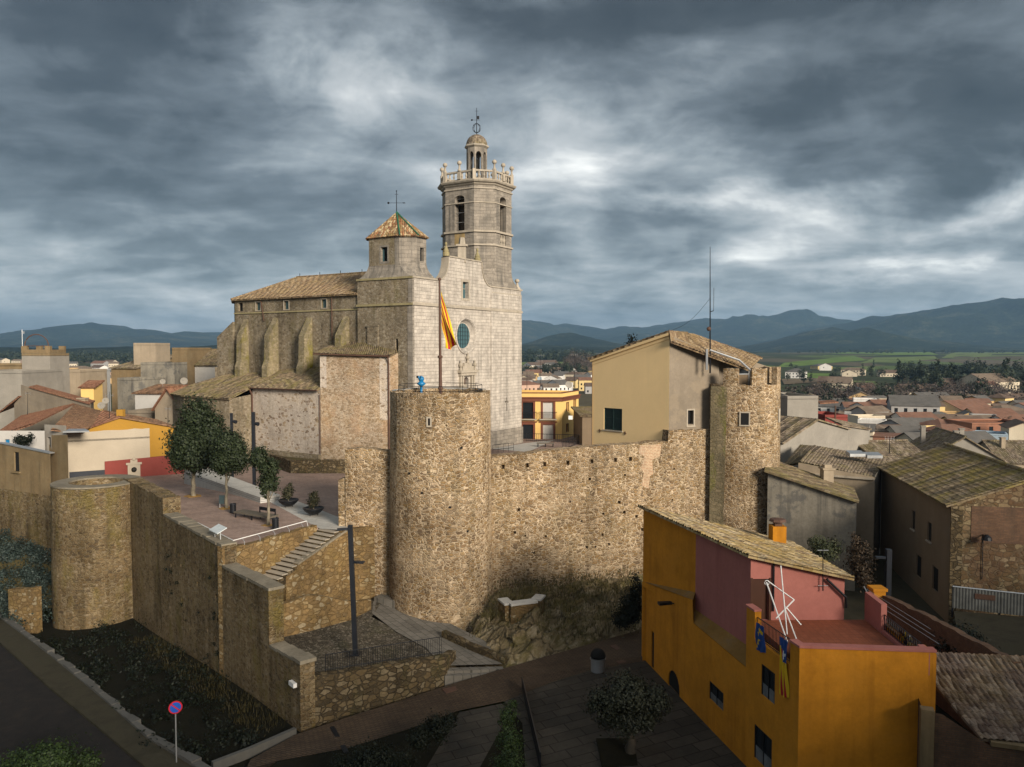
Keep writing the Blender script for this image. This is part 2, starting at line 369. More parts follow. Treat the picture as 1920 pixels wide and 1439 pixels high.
def paving(name, c1, c2, mortar, bw, rh, rot=0.0, msz=.01, var=.25, bumpd=.01, off=.5):
    m, t, b = newmat(name); co = t.n('ShaderNodeTexCoord').outputs['Object']
    p = t.mapv(co, (1,1,1), (0,0,0), (0,0,rot))
    br = t.n('ShaderNodeTexBrick', {'Vector': p, 'Color1': (*c1,1), 'Color2': (*c2,1), 'Mortar': (*mortar,1), 'Scale': 1.0, 'Mortar Size': msz, 'Bias': 0.0, 'Brick Width': bw, 'Row Height': rh}); br.offset = off
    c = t.mix(1.0, br.outputs[0], t.ramp(t.noise(co, .45, 7, .68), [(.25, 1-var), (.75, 1+var)]), 'MULTIPLY')
    c = t.mix(1.0, c, t.ramp(t.noise(co, 5, 5, .7), [(.25, .85), (.75, 1.15)]), 'MULTIPLY')
    t.put(b.inputs['Base Color'], c); b.inputs['Roughness'].default_value = .82; b.inputs['Specular IOR Level'].default_value = .2
    bump(t, b, t.m('ADD', t.m('MULTIPLY', br.outputs[1], -1.0), t.m('MULTIPLY', t.noise(co, 20, 4), .5)), bumpd); return m
def soil(name, c1, c2, scale=.8, c3=None):
    m, t, b = newmat(name); co = t.n('ShaderNodeTexCoord').outputs['Object']
    c = t.ramp(t.noise(co, scale, 9, .7), [(.3, c1), (.55, c2), (.75, c3 or c2)])
    t.put(b.inputs['Base Color'], c); b.inputs['Roughness'].default_value = .95; b.inputs['Specular IOR Level'].default_value = .1
    bump(t, b, t.noise(co, scale*5, 8, .75), .25/scale*.2); return m
def glassmat(name, col=(.012,.015,.018), rough=.2):
    m, t, b = newmat(name); b.inputs['Base Color'].default_value = (*col,1); b.inputs['Roughness'].default_value = rough; b.inputs['Specular IOR Level'].default_value = .3
    co = t.n('ShaderNodeTexCoord').outputs['Object']; bump(t, b, t.noise(co, .8, 2), .01); return m
M = {}
CS = [(.30,.205,.105),(.26,.175,.085),(.35,.25,.14),(.21,.14,.07),(.40,.30,.18),(.29,.20,.095),(.24,.165,.09),(.18,.13,.08),(.33,.235,.125),(.45,.35,.23)]
M['castle'] = rubble('castle rubble stone', [tuple(q*f for q, f in zip(c_, (1.08,1.03,1.02))) for c_ in CS], (.58,.45,.305), 3.0, 1.9, 2.0, .8, .14, (.09,.08,.02), edge=(.045,.09), patch=.30, bumpd=.15)
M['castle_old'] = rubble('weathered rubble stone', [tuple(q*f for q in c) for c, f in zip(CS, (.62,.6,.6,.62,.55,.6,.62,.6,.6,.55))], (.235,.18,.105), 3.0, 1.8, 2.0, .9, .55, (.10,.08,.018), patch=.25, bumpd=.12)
M['retain'] = rubble('ochre rubble stone', [(.22,.145,.066),(.18,.12,.058),(.26,.19,.10),(.145,.10,.05),(.20,.135,.06),(.29,.235,.15)], (.175,.115,.052), 2.2, 1.6, 1.8, .45, .25, (.10,.075,.018), patch=.25, bumpd=.06)
M['dark_rubble'] = rubble('dark rubble stone', [(.115,.083,.044),(.085,.063,.035),(.14,.105,.06),(.17,.135,.085),(.07,.052,.03)], (.06,.046,.028), 2.4, 1.5, 1.5, .4, .3, (.06,.06,.02), patch=.1, bumpd=.07)
M['church_rubble'] = rubble('church rubble stone', [(.27,.215,.145),(.22,.175,.115),(.31,.255,.185),(.18,.14,.095),(.25,.20,.135),(.34,.29,.215)], (.28,.235,.17), 2.6, 1.6, 1.8, .75, .40, (.11,.095,.035), patch=.5, bumpd=.04, tone=.86)
M['chapel_pale'] = rubble('pale rendered rubble', [(.40,.34,.28),(.43,.37,.31),(.20,.15,.11),(.41,.35,.29),(.44,.38,.32),(.30,.23,.16),(.42,.36,.30)], (.45,.39,.33), 2.3, 1.6, 1.6, .3, .10, (.25,.19,.07), patch=.8, bumpd=.03)
M['chapel_brown'] = rubble('brown rendered rubble', [(.32,.24,.16),(.26,.19,.12),(.36,.28,.20),(.22,.16,.10),(.38,.31,.23)], (.37,.29,.21), 3.0, 1.7, 1.8, .35, .15, (.26,.16,.05), patch=.55, patchcol=(.36,.235,.145), bumpd=.04)
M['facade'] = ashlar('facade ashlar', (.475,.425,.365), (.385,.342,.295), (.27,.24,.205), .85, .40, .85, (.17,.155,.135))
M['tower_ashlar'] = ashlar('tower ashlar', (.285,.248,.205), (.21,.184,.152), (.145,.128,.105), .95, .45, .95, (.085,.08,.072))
M['trim'] = plaster('stone trim', (.34,.295,.235), .25, .6, (.12,.11,.08))
M['cap'] = plaster('weathered cap stone', (.185,.16,.12), .35, .5, (.08,.07,.05))
M['trim_moss'] = plaster('mossy stone trim', (.26,.22,.12), .3, .5, (.10,.09,.04))
M['moss_stone'] = rubble('mossy buttress stone', [(.24,.20,.12),(.19,.16,.09),(.28,.23,.15)], (.24,.20,.13), 2.4, 1.5, 1.4, .4, .95, (.115,.10,.012), patch=.2)
M['tile_old'] = tiles('old clay tiles', [(.20,.135,.082),(.25,.175,.108),(.16,.11,.07),(.29,.21,.13),(.215,.15,.092),(.32,.245,.16)], .4, (.16,.115,.045))
M['tile_moss'] = tiles('mossy clay tiles', [(.17,.125,.08),(.21,.155,.10),(.13,.10,.07),(.24,.19,.12)], .65, (.105,.09,.028), lich=.35)
M['tile_grey'] = tiles('grey brown clay tiles', [(.15,.115,.085),(.19,.145,.105),(.12,.095,.07),(.22,.175,.13),(.26,.21,.16)], .4, (.13,.115,.04), lich=.35)
M['tile_red'] = tiles('red clay tiles', [(.20,.095,.06),(.235,.115,.07),(.17,.08,.05),(.26,.135,.085)], .2, (.16,.11,.06), lich=.1)
M['tile_brown'] = tiles('brown clay tiles', [(.165,.095,.06),(.20,.115,.07),(.14,.085,.055),(.23,.14,.085)], .15, (.12,.09,.05), lich=.1)
M['tile_pyramid'] = tiles('mixed glazed tiles', [(.30,.15,.075),(.42,.30,.17),(.22,.11,.06),(.46,.36,.22),(.26,.17,.08),(.18,.12,.07)], .25, (.12,.10,.04))
M['tile_gold'] = tiles('lichen covered clay tiles', [(.26,.19,.11),(.34,.26,.15),(.20,.14,.085),(.40,.32,.21),(.30,.24,.15)], .5, (.22,.15,.035), lich=.6)
M['plaza'] = paving('plaza brick paving', (.235,.165,.135), (.275,.20,.165), (.16,.12,.10), .55, .27, .5, .012, .3)
M['plaza_grey'] = paving('grey stone paving', (.36,.345,.315), (.40,.38,.345), (.25,.24,.22), 1.2, .6, .5, .012, .15)
M['concrete'] = plaster('pale concrete', (.40,.39,.365), .15, .3, (.2,.2,.18))
M['path'] = paving('worn stone slabs', (.165,.15,.128), (.13,.118,.10), (.065,.06,.05), .9, .55, .9, .02, .3)
M['cobble'] = rubble('dark cobbles', [(.10,.085,.065),(.13,.11,.085),(.075,.065,.05),(.16,.14,.11)], (.05,.042,.03), 5.0, 1.5, 1.4, .2, .3, (.05,.05,.02), patch=.1, bumpd=.03)
M['brick_road'] = paving('brown brick paving', (.075,.050,.031), (.056,.037,.024), (.03,.022,.015), .34, .17, .45, .02, .35)
M['asphalt'] = soil('asphalt', (.016,.015,.015), (.024,.021,.019), 1.2, (.036,.029,.022))
M['pavement'] = soil('old pavement', (.030,.027,.018), (.048,.042,.028), 1.0, (.036,.036,.02))
M['kerb'] = plaster('kerb stone', (.085,.082,.075), .2, .4)
M['slabs'] = paving('courtyard slabs', (.050,.043,.034), (.034,.030,.024), (.018,.015,.012), 1.5, .8, -.35, .03, .4, .02, .35)
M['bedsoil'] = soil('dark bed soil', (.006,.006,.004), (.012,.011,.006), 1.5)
M['grassbank'] = soil('dry grass bank', (.05,.042,.018), (.085,.068,.030), 1.3, (.05,.052,.02))
def rockmat():
    m, t, b = newmat('rock outcrop'); co = t.n('ShaderNodeTexCoord').outputs['Object']
    w = t.n('ShaderNodeVectorMath', {0: co, 1: t.noise(co, .9, 4, .6, out='Color')}, operation='ADD').outputs[0]
    cr = t.n('ShaderNodeTexVoronoi', {'Vector': t.mapv(w, (1,1,.6), rot=(.5,.3,0)), 'Scale': .75}, feature='DISTANCE_TO_EDGE').outputs[0]
    c = t.ramp(t.noise(co, .7, 9, .72), [(.3, (.10,.078,.045)), (.5, (.23,.18,.105)), (.68, (.40,.34,.24))])
    c = t.mix(t.ramp(cr, [(.0, .75), (.07, 0.0)]), c, (.03,.024,.015))
    g = t.ramp(t.noise(co, .45, 8, .75), [(.47, 0.0), (.58, 1.0)]); c = t.mix(t.m('MULTIPLY', g, .85), c, t.mix(t.noise(co, 7), (.075,.065,.022), (.18,.145,.055)))
    t.put(b.inputs['Base Color'], c); b.inputs['Roughness'].default_value = .95; b.inputs['Specular IOR Level'].default_value = .1
    bump(t, b, t.m('ADD', t.noise(co, 3.5, 9, .75), t.m('MULTIPLY', t.m('MINIMUM', cr, .12), 4.0)), .22); return m
M['rock'] = rockmat()
M['cream'] = plaster('cream paint', (.74,.54,.285), .05, .12, (.38,.28,.16))
M['grey_render'] = plaster('grey cement render', (.20,.165,.125), .22, .4, (.12,.10,.075), patch=.35, patchcol=(.27,.215,.15))
M['stained'] = plaster('stained cement render', (.20,.18,.145), .4, .8, (.045,.045,.045), patch=.6, patchcol=(.085,.085,.085), big=.35)
M['orange'] = plaster('orange paint', (.44,.18,.014), .22, .6, (.24,.092,.008), patch=.3, patchcol=(.47,.20,.022), big=.9)
M['pink'] = plaster('pink paint', (.34,.13,.108), .16, .5, (.22,.06,.05))
M['rose'] = plaster('dusky pink paint', (.30,.115,.10), .16, .5, (.16,.05,.042))
M['terracotta_floor'] = paving('terracotta floor tiles', (.20,.062,.030), (.225,.072,.036), (.14,.05,.028), .3, .3, 0, .012, .2, .003, 0.0)
M['ochre'] = plaster('ochre paint', (.33,.18,.03), .10, .15, (.3,.17,.04))
M['ochre_old'] = plaster('old ochre render', (.185,.132,.072), .3, .85, (.09,.07,.04), patch=.4, patchcol=(.20,.155,.09))
M['offwhite'] = plaster('off white paint', (.36,.31,.24), .08, .3, (.42,.36,.28))
M['redwall'] = plaster('dark red paint', (.19,.045,.037), .12, .2, (.32,.13,.10))
M['yellow_house'] = plaster('yellow ochre paint', (.64,.43,.155), .06, .12, (.36,.24,.09))
M['beige'] = plaster('beige render', (.29,.235,.17), .2, .5, (.2,.16,.11))
M['taupe'] = plaster('taupe render', (.165,.122,.08), .14, .3, (.11,.085,.055))
M['greywall'] = plaster('pale grey render', (.235,.215,.185), .2, .5, (.2,.185,.16))
M['white'] = plaster('white paint', (.40,.385,.36), .12, .45, (.35,.33,.3))
M['brickred'] = ashlar('red brick', (.20,.085,.05), (.16,.07,.042), (.17,.13,.10), .28, .075, .3, (.09,.05,.035), .008, .01)
M['brick_old'] = ashlar('old brown brick', (.15,.085,.05), (.115,.065,.042), (.085,.065,.05), .30, .085, .5, (.05,.04,.03), .012, .012)
M['green_sh'] = flat('dark green shutter', (.012,.028,.026), .5)
M['door_brown'] = flat('dark brown wood', (.055,.022,.012), .5)
M['brown_trim'] = flat('brown red trim', (.13,.042,.022), .6)
M['black'] = flat('black metal', (.012,.013,.016), .45, .3)
M['anthracite'] = flat('anthracite metal', (.022,.025,.032), .45, .4)
M['steel'] = flat('galvanised steel', (.42,.43,.44), .4, .7)
M['white_metal'] = flat('white metal', (.62,.61,.6), .4)
M['rust'] = flat('rust brown metal', (.085,.045,.03), .7)
M['wood'] = flat('weathered wood', (.10,.085,.065), .75)
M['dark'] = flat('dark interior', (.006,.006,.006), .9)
M['blue'] = flat('blue enamel', (.012,.15,.33), .35)
M['glass'] = glassmat('window glass')
M['glass_teal'] = glassmat('teal window glass', (.05,.10,.11), .2)
M['green_glaze'] = flat('green glazed tiles', (.02,.10,.055), .3)
M['bronze'] = flat('dark bronze', (.03,.028,.022), .5, .6)
M['bark'] = flat('grey bark', (.17,.145,.105), .9, var=.4)
M['bark_dark'] = flat('dark bark', (.05,.042,.032), .9, var=.4)
M['leaf'] = leafmat('evergreen leaves', (.009,.014,.006), (.022,.032,.013), (.042,.053,.024))
M['leaf_mid'] = leafmat('bushy leaves', (.018,.024,.010), (.05,.058,.028), (.085,.085,.045))
M['leaf_olive'] = leafmat('olive leaves', (.010,.012,.007), (.022,.025,.015), (.036,.039,.025))
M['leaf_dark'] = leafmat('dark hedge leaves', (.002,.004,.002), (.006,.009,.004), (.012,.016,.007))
M['leaf_green'] = leafmat('green hedge leaves', (.008,.014,.004), (.022,.040,.010), (.045,.070,.018))
M['leaf_brown'] = leafmat('withered climber leaves', (.02,.014,.009), (.05,.034,.02), (.075,.05,.03))
M['lavender'] = leafmat('grey green lavender', (.010,.016,.014), (.028,.042,.036), (.055,.07,.062))
M['leaf_far'] = leafmat('far tree leaves', (.010,.017,.011), (.026,.036,.020), (.045,.052,.03))
M['twig_far'] = leafmat('bare far tree twigs', (.045,.035,.03), (.08,.062,.052), (.11,.085,.07))
M['ochre_litter'] = flat('ochre leaf litter', (.30,.17,.045), .95, var=.4)
# ------------------------------------------------------------------ roofs of barrel tiles
def tiled(mb, e0, e1, r1, r0, pu=.26, pv=.42, amp=.055, thick=.12, mi=None, seed=1, sag=0.0):
    """e0-e1 eave, r0-r1 ridge (r0 above e0); barrel tiles run from eave to ridge"""
    e0, e1, r1, r0 = map(Vector, (e0, e1, r1, r0)); rng = random.Random(seed)
    n = (e1-e0).cross(r0-e0 if (r0-e0).length > .1 else r1-e0).normalized()
    if n.z < 0: n = -n
    W_ = max((e1-e0).length, (r1-r0).length); H_ = max((r0-e0).length, (r1-e1).length)
    k = 4; nu = max(2, int(W_/pu))*k; rows = max(1, int(H_/pv)); ph = [rng.uniform(-.012, .012) for _ in range(nu//k+1)]
    # tile rows slope evenly; columns follow the eave direction
    us = [i/nu for i in range(nu+1)]; vs = []
    for j in range(rows): vs += [j/rows, (j+.96)/rows]
    vs.append(1.0)
    vec = []
    for jv, v in enumerate(vs):
        row = []
        a = e0.lerp(r0, v); b = e1.lerp(r1, v); step = .03 if jv % 2 == 0 else 0.0
        for i, u in enumerate(us):
            h = amp*abs(math.sin(math.pi*(i/k)))+step+ph[i//k]*2+rng.uniform(-.006, .006)
            row.append(mb.vert(a.lerp(b, u)+n*(h)-Vector((0,0,sag*math.sin(math.pi*u)*math.sin(math.pi*min(1,v*.9+.05))))))
        vec.append(row)
    f0 = len(mb.f)
    for j in range(len(vs)-1):
        for i in range(nu): mb.idx([vec[j][i], vec[j][i+1], vec[j+1][i+1], vec[j+1][i]], mi)
    c = [e0, e1, r1, r0]; lo = [mb.vert(p-n*thick) for p in c]; hi = [mb.vert(p+n*.002) for p in c]
    for i in range(4): mb.idx([lo[i], lo[(i+1)%4], hi[(i+1)%4], hi[i]], mi)
    mb.idx(lo[::-1], mi)
    for q in range(f0, len(mb.f)): mb.fn[q] = n
def ridge_tiles(mb, a, b, r=.13, mi=None):
    a, b = Vector(a), Vector(b); L = (b-a).length; k = max(1, int(L/.4))
    for i in range(k):
        p = a.lerp(b, i/k); q = a.lerp(b, (i+1.08)/k); mb.cur = mi or 0; mb.tube([p, q], r*1.08, 8, r*.9)
def rough_top(pts, rng, step=.5, amp=.07):
    """jagged polyline between (u,z) points"""
    out = []
    for (u0, z0), (u1, z1) in zip(pts, pts[1:]):
        k = max(1, int(abs(u1-u0)/step))
        for i in range(k):
            t = i/k; out.append((lerp(u0,u1,t), lerp(z0,z1,t)+(rng.uniform(-amp,amp) if i else rng.uniform(-amp,amp)*.3)))
    out.append(pts[-1]); return out
def thick_wall(mb, a, b, top, zb, th, rng=random.Random(3), amp=.06, holes=(), depth=.35, step=.45):
    """masonry wall a->b, outward face on the right of travel, `th` thick; top = list of (u,z)"""
    f = Face(a, b); tp = rough_top(top, rng, step, amp)
    outer = [(tp[0][0], zb), (tp[-1][0], zb)]+tp[::-1]
    f.wall(mb, outer, holes, depth, cap=mb.cur)
    bk = [(f.p(u, z, -th)) for u, z in outer]; mb.face(bk[::-1])
    fr = [f.p(u, z) for u, z in outer]
    for i in range(1, len(fr)):
        j = (i+1) % len(fr); mb.face([fr[i], bk[i], bk[j], fr[j]][::-1])
    return f
# ------------------------------------------------------------------ terrain
def far_h(x, y):
    z = -16+4.5*(1-sstep(130, 230, y)) if y < 260 else -16+15*sstep(900, 2600, y)
    return z+(.8*math.sin(x*.013+1)*math.sin(y*.009) if y > 260 else 0)
def build_terrain():
    mb = MB()
    ys = [-60, -20, 20, 60, 100, 130, 150, 170, 190, 210, 230, 260, 300, 350, 400, 470, 550, 650, 760, 900, 1050, 1200, 1400, 1650, 1950, 2300, 2700, 3300, 4000, 5000, 6500, 8500, 11000, 13000]
    xs = [-1.2+2.4*i/48 for i in range(49)]
    ids = []
    for y in ys:
        w = max(300, y*1.1+250); ids.append([mb.vert((q*w, y, far_h(q*w, y))) for q in xs])
    for j in range(len(ys)-1):
        for i in range(48): mb.idx([ids[j][i], ids[j][i+1], ids[j+1][i+1], ids[j+1][i]])
    m, t, b = newmat('valley floor'); co = t.n('ShaderNodeTexCoord').outputs['Object']
    v = t.n('ShaderNodeTexVoronoi', {'Vector': t.mapv(co, (1, .45, 1)), 'Scale': .0075, 'Randomness': .9}, feature='F1')
    r = t.n('ShaderNodeSeparateColor', {0: v.outputs['Color']}).outputs[0]
    c = t.ramp(r, [(0, (.05,.058,.030)), (.3, (.105,.09,.058)), (.5, (.045,.055,.03)), (.68, (.09,.12,.042)), (.82, (.12,.10,.07)), (.92, (.042,.05,.03))], 'CONSTANT')
    c = t.mix(1.0, c, t.ramp(t.noise(co, .03, 8, .7), [(.25, .55), (.75, 1.4)]), 'MULTIPLY')
    t.put(b.inputs['Base Color'], c); b.inputs['Roughness'].default_value = 1; b.inputs['Specular IOR Level'].default_value = .05
    struct(mb, 'ground', m)
build_terrain()
def field(pts, col, name='field', lift=.5):
    a, b, c, d = [drop(px, py, far_h) for px, py in pts]; mb = MB()
    def fn(u, v):
        p = a.lerp(b, u).lerp(d.lerp(c, u), v); return Vector((p.x, p.y, far_h(p.x, p.y)+lift))
    mb.grid(fn, 16, 6)
    m, t, bs = newmat(name); co = t.n('ShaderNodeTexCoord').outputs['Object']
    cc = t.mix(1.0, col, t.ramp(t.noise(co, .02, 8, .7), [(.25, .6), (.75, 1.35)]), 'MULTIPLY'); t.put(bs.inputs['Base Color'], cc); bs.inputs['Roughness'].default_value = 1; bs.inputs['Specular IOR Level'].default_value = .05
    struct(mb, name, m)
GF = (.12,.18,.045); GF2 = (.13,.165,.06); BR = (.16,.125,.085)
field([(1455,690),(1625,676),(1600,668),(1470,681)], GF); field([(1540,668),(1760,666),(1730,659),(1600,659)], GF)
field([(1610,682),(1760,674),(1752,668),(1640,671)], GF2); field([(1500,708),(1560,712),(1556,701),(1496,700)], GF)
field([(1560,722),(1650,726),(1640,716),(1550,714)], GF2); field([(1470,722),(1570,716),(1545,710),(1465,712)], BR)
field([(1590,700),(1640,697),(1640,688),(1560,690)], GF2); field([(1765,672),(1930,668),(1930,656),(1800,660)], GF2)
field([(970,686),(1075,684),(1075,679),(970,680)], GF2); field([(1010,698),(1075,696),(1078,690),(1000,691)], GF2); field([(1060,716),(1105,716),(1105,708),(1060,709)], GF)
field([(1580,765),(1670,765),(1668,757),(1580,756)], (.05,.075,.02))
# ------------------------------------------------------------------ mountains: real relief, forest covered
def noise2(x, y, s):
    from mathutils import noise as mn
    return mn.fractal(Vector((x/s, y/s, s*.13)), .9, 2.1, 6)
def hill(prof, D, depth, mat, amp=1.0, seed=0, z0=-2, x0=None, x1=None, nx=150, ny=26):
    pr = [(at(px, py, D).x, at(px, py, D).z) for px, py in prof]; mb = MB()
    xa, xb = pr[0][0], pr[-1][0]
    def fn(u, v):
        x = lerp(xa, xb, u); zt = pw(x, pr)-z0; y = D-depth*.75+depth*1.5*v
        w = (1-v*2)**2 if v > .5 else 1-sstep(0, .5, v)
        env = sstep(0, .5, v) if v <= .5 else 1-sstep(.5, 1, v)
        nz = noise2(x+seed*1000, y, D*.13)*zt*.30*amp*env*(1-abs(v-.5)*0) if abs(v-.5) > .01 else 0
        nz = noise2(x+seed*1000, y, D*.11)*zt*.75*amp*env*min(1, abs(v-.5)*5)
        nz += noise2(x+seed*500, y, D*.012)*zt*.03*amp
        return Vector((x, y, z0+zt*(env if v <= .5 else env)+nz))
    mb.grid(fn, nx, ny); struct(mb, 'hills', mat, smooth=True)
def hillmat(name, c1, c2, c3):
    m, t, b = newmat(name); co = t.n('ShaderNodeTexCoord').outputs['Object']
    c = t.ramp(t.m('ADD', t.m('MULTIPLY', t.noise(co, .003, 10, .74), .6), t.m('MULTIPLY', t.noise(co, .02, 8, .75), .4)), [(.36, c1), (.52, c2), (.68, c3)])
    t.put(b.inputs['Base Color'], c); b.inputs['Roughness'].default_value = 1; b.inputs['Specular IOR Level'].default_value = .03
    bump(t, b, t.noise(co, .03, 8, .75), 45.0, 1.0); return m
M['hill'] = hillmat('forested hillside', (.006,.012,.008), (.030,.044,.026), (.14,.135,.078))
hill([(-260,652),(-120,640),(0,632),(60,625),(135,617),(150,622),(185,613),(215,610),(245,619),(265,625),(290,618),(330,628),(365,622),(400,629),(430,632),(560,650),(640,660)], 7500, 3800, M['hill'], seed=1)
hill([(780,640),(900,612),(975,603),(1000,602),(1035,610),(1060,607),(1100,614),(1130,618),(1165,613),(1200,615),(1260,609),(1300,603),(1330,597),(1400,602),(1470,594),(1530,603),(1600,606),(1750,625),(1900,640)], 9000, 4200, M['hill'], seed=2)
hill([(1380,655),(1500,632),(1580,616),(1620,606),(1700,592),(1740,583),(1780,575),(1825,567),(1870,578),(1900,580),(1960,572),(2050,590),(2200,640)], 6200, 3200, M['hill'], seed=3)
hill([(940,650),(985,645),(1030,634),(1062,629),(1110,639),(1160,648),(1230,655)], 4600, 1700, M['hill'], seed=4, nx=70)
hill([(1350,659),(1430,645),(1480,634),(1520,622),(1562,613),(1606,626),(1650,634),(1720,644),(1800,650),(1920,652),(2100,656)], 4800, 2000, M['hill'], seed=5)
hill([(900,655),(1000,646),(1100,651),(1250,655),(1400,660)], 3300, 900, M['hill'], seed=6, nx=80)
hill([(-200,660),(-60,655),(60,652),(150,655),(250,650),(330,654),(420,646),(520,652),(640,660)], 2600, 700, M['hill'], seed=7, nx=90)
# ------------------------------------------------------------------ near ground sheets (real slopes)
def sheet(name, poly, mat, lift=0.0, h=None, th=None):
    """poly: ground points; drawn as one sloping sheet following h"""
    mb = MB(); h = h or street_h
    pts = [Vector((p[0], p[1], h(p[0], p[1])+lift)) for p in poly]
    n = len(pts); loop = []
    for i in range(n):
        a, b = pts[i], pts[(i+1)%n]; k = max(1, int((b-a).length/3))
        for j in range(k):
            q = a.lerp(b, j/k); loop.append(Vector((q.x, q.y, h(q.x, q.y)+lift)))
    ids = [mb.vert(p) for p in loop]
    for t in tessellate_polygon([[Vector((p.x, p.y, 0)) for p in loop]]):
        A, B, C = [loop[i] for i in t]; cr = (B.x-A.x)*(C.y-A.y)-(B.y-A.y)*(C.x-A.x)
        mb.idx([ids[i] for i in (t if cr > 0 else t[::-1])])
    if th:
        for i in range(len(loop)):
            p, q = loop[i], loop[(i+1)%len(loop)]; mb.face([p, q, q-Vector((0,0,th)), p-Vector((0,0,th))])
    return struct(mb, name, mat)
def S(px, py): return drop(px, py, street_h)
road_edge = [(-140,1130),(0,1208),(90,1290),(180,1364),(268,1439),(330,1500)]
bed_edge = [(-140,1080),(0,1159),(50,1196),(102,1236),(190,1308),(280,1388),(364,1439),(440,1490)]
sheet('road', [S(*p) for p in road_edge]+[S(200,1600),S(-100,1560),S(-220,1350)], M['asphalt'], .0)
sheet('pavement', [S(*p) for p in bed_edge]+[S(*p) for p in road_edge[::-1]], M['pavement'], .13, th=.3)
low_edge = [(330,1500),(400,1462),(520,1428),(651,1404),(760,1370),(862,1333),(946,1316),(1034,1280),(1107,1258),(1209,1240)]
up_edge = [(440,1490),(470,1425),(555,1378),(650,1346),(760,1312),(839,1286),(946,1254),(1058,1222),(1202,1181)]
brick_pts = [S(*p) for p in up_edge]+[Vector((9.5,53,0)), Vector((13,60,0)), Vector((17,58,0)), Vector((11,47,0))]+[S(*p) for p in low_edge[::-1]]
sheet('road', brick_pts, M['brick_road'], .02)
# planted bed under the wall: falls from the pavement to the foot of the wall
A1 = Vector((-11.3,40.8)); B1 = Vector((-32.8,65.8))
def bed_h(x, y):
    return street_h(x)-.25-1.1*sstep(30, 0, abs((Vector((x,y))-B1).length))*.9
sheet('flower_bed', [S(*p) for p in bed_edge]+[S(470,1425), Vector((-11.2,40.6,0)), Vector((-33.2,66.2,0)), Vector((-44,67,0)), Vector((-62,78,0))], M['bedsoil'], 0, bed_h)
# bank on the far left, climbing to the old town wall
def bank_h(x, y): return lerp(-9.4, -5.0, sstep(62, 80, y))
sheet('bank', [(-36.5,66),(-43,64.5),(-62,66),(-62,86),(-36,80)], M['grassbank'], 0, bank_h)
# courtyard in front of the orange house and the strips beside it
court = [S(*p) for p in low_edge[6:]]+[Vector((8.0,47,0)), Vector((11.3,30,0)), Vector((13,20,0)), Vector((-1,22,0)), S(985,1439), S(975,1290)]
sheet('courtyard', court, M['slabs'], .01)
sheet('path', [S(862,1336),S(940,1320),S(960,1330),S(900,1439),S(880,1600),S(800,1600),S(800,1439)], M['slabs'], .012)
sheet('verge', [S(520,1428),S(651,1404),S(760,1370),S(862,1334),S(800,1439),S(780,1600),S(300,1650),S(400,1462)], M['bedsoil'], .0)
sheet('verge', [S(941,1322),S(985,1300),S(1010,1439),S(1020,1600),S(880,1600),S(900,1439),S(920,1380)], M['bedsoil'], .0)
sheet('street', [(16.5,30),(13,60),(24,90),(40,90),(60,60),(60,20),(16.5,20)], M['pavement'], -.3)
# ------------------------------------------------------------------ plaza: paved deck held by the walls
dn = Vector((.758,.652)); d1 = Vector((.652,-.758))
def W1(s, off=0): return A1+(B1-A1)*s+dn*off
A2 = Vector((-18.5,49.2)); B2 = Vector((-14.1,55.8)); e2 = (B2-A2).normalized(); n2 = Vector((e2.y,-e2.x))
plaza_poly = [W1(.345,.5), B2+e2*-.02-n2*.45, Vector((-12.4,56.9)), Vector((-3,58.2)), Vector((12.2,63.4)), Vector((14,76)), Vector((24,108)), Vector((24,124)), Vector((-10,124)), Vector((-70,118)), Vector((-52,78)), W1(1.02,.8)]
def flat0(x, y): return -1.0*sstep(66, 84, y)*sstep(-7, -16, x)
def plaza_sheet():
    bm = bmesh.new(); pts = []
    for i, p in enumerate(plaza_poly):
        q = Vector((p[0], p[1], 0)); pts.append(bm.verts.new(q))
    bm.faces.new(pts)
    for k in range(62, 92, 2): bmesh.ops.bisect_plane(bm, geom=bm.verts[:]+bm.edges[:]+bm.faces[:], plane_co=(0,k,0), plane_no=(0,1,0))
    for k in range(-17, -5, 2): bmesh.ops.bisect_plane(bm, geom=bm.verts[:]+bm.edges[:]+bm.faces[:], plane_co=(k,0,0), plane_no=(1,0,0))
    mb = MB()
    for f in bm.faces:
        q = [Vector((v.co.x, v.co.y, flat0(v.co.x, v.co.y))) for v in f.verts]; mb.face(q if f.normal.z > 0 else q[::-1])
    for e in bm.edges:
        if len(e.link_faces) == 1:
            a, b = [Vector((v.co.x, v.co.y, flat0(v.co.x, v.co.y))) for v in e.verts]; dz = Vector((0,0,6)); mb.face([a,b,b-dz,a-dz])
    bm.free(); struct(mb, 'plaza', M['plaza'])
plaza_sheet()
g0 = [on(520,945,0), on(598,928,0), on(700,990,0), on(640,996,0), on(590,984,0)]
sheet('paving', [on(505,941,0),on(527,928,0),on(640,972,0),on(660,995,0),on(600,992,0)], M['plaza_grey'], .004, flat0)
sheet('paving', [on(922,842,0),on(990,848,0),on(1040,825,0),on(980,832,0)], M['plaza_grey'], .004, flat0)
# ------------------------------------------------------------------ the long retaining wall with its steps
rng = random.Random(11)
L1 = (B1-A1).length
mb = MB()
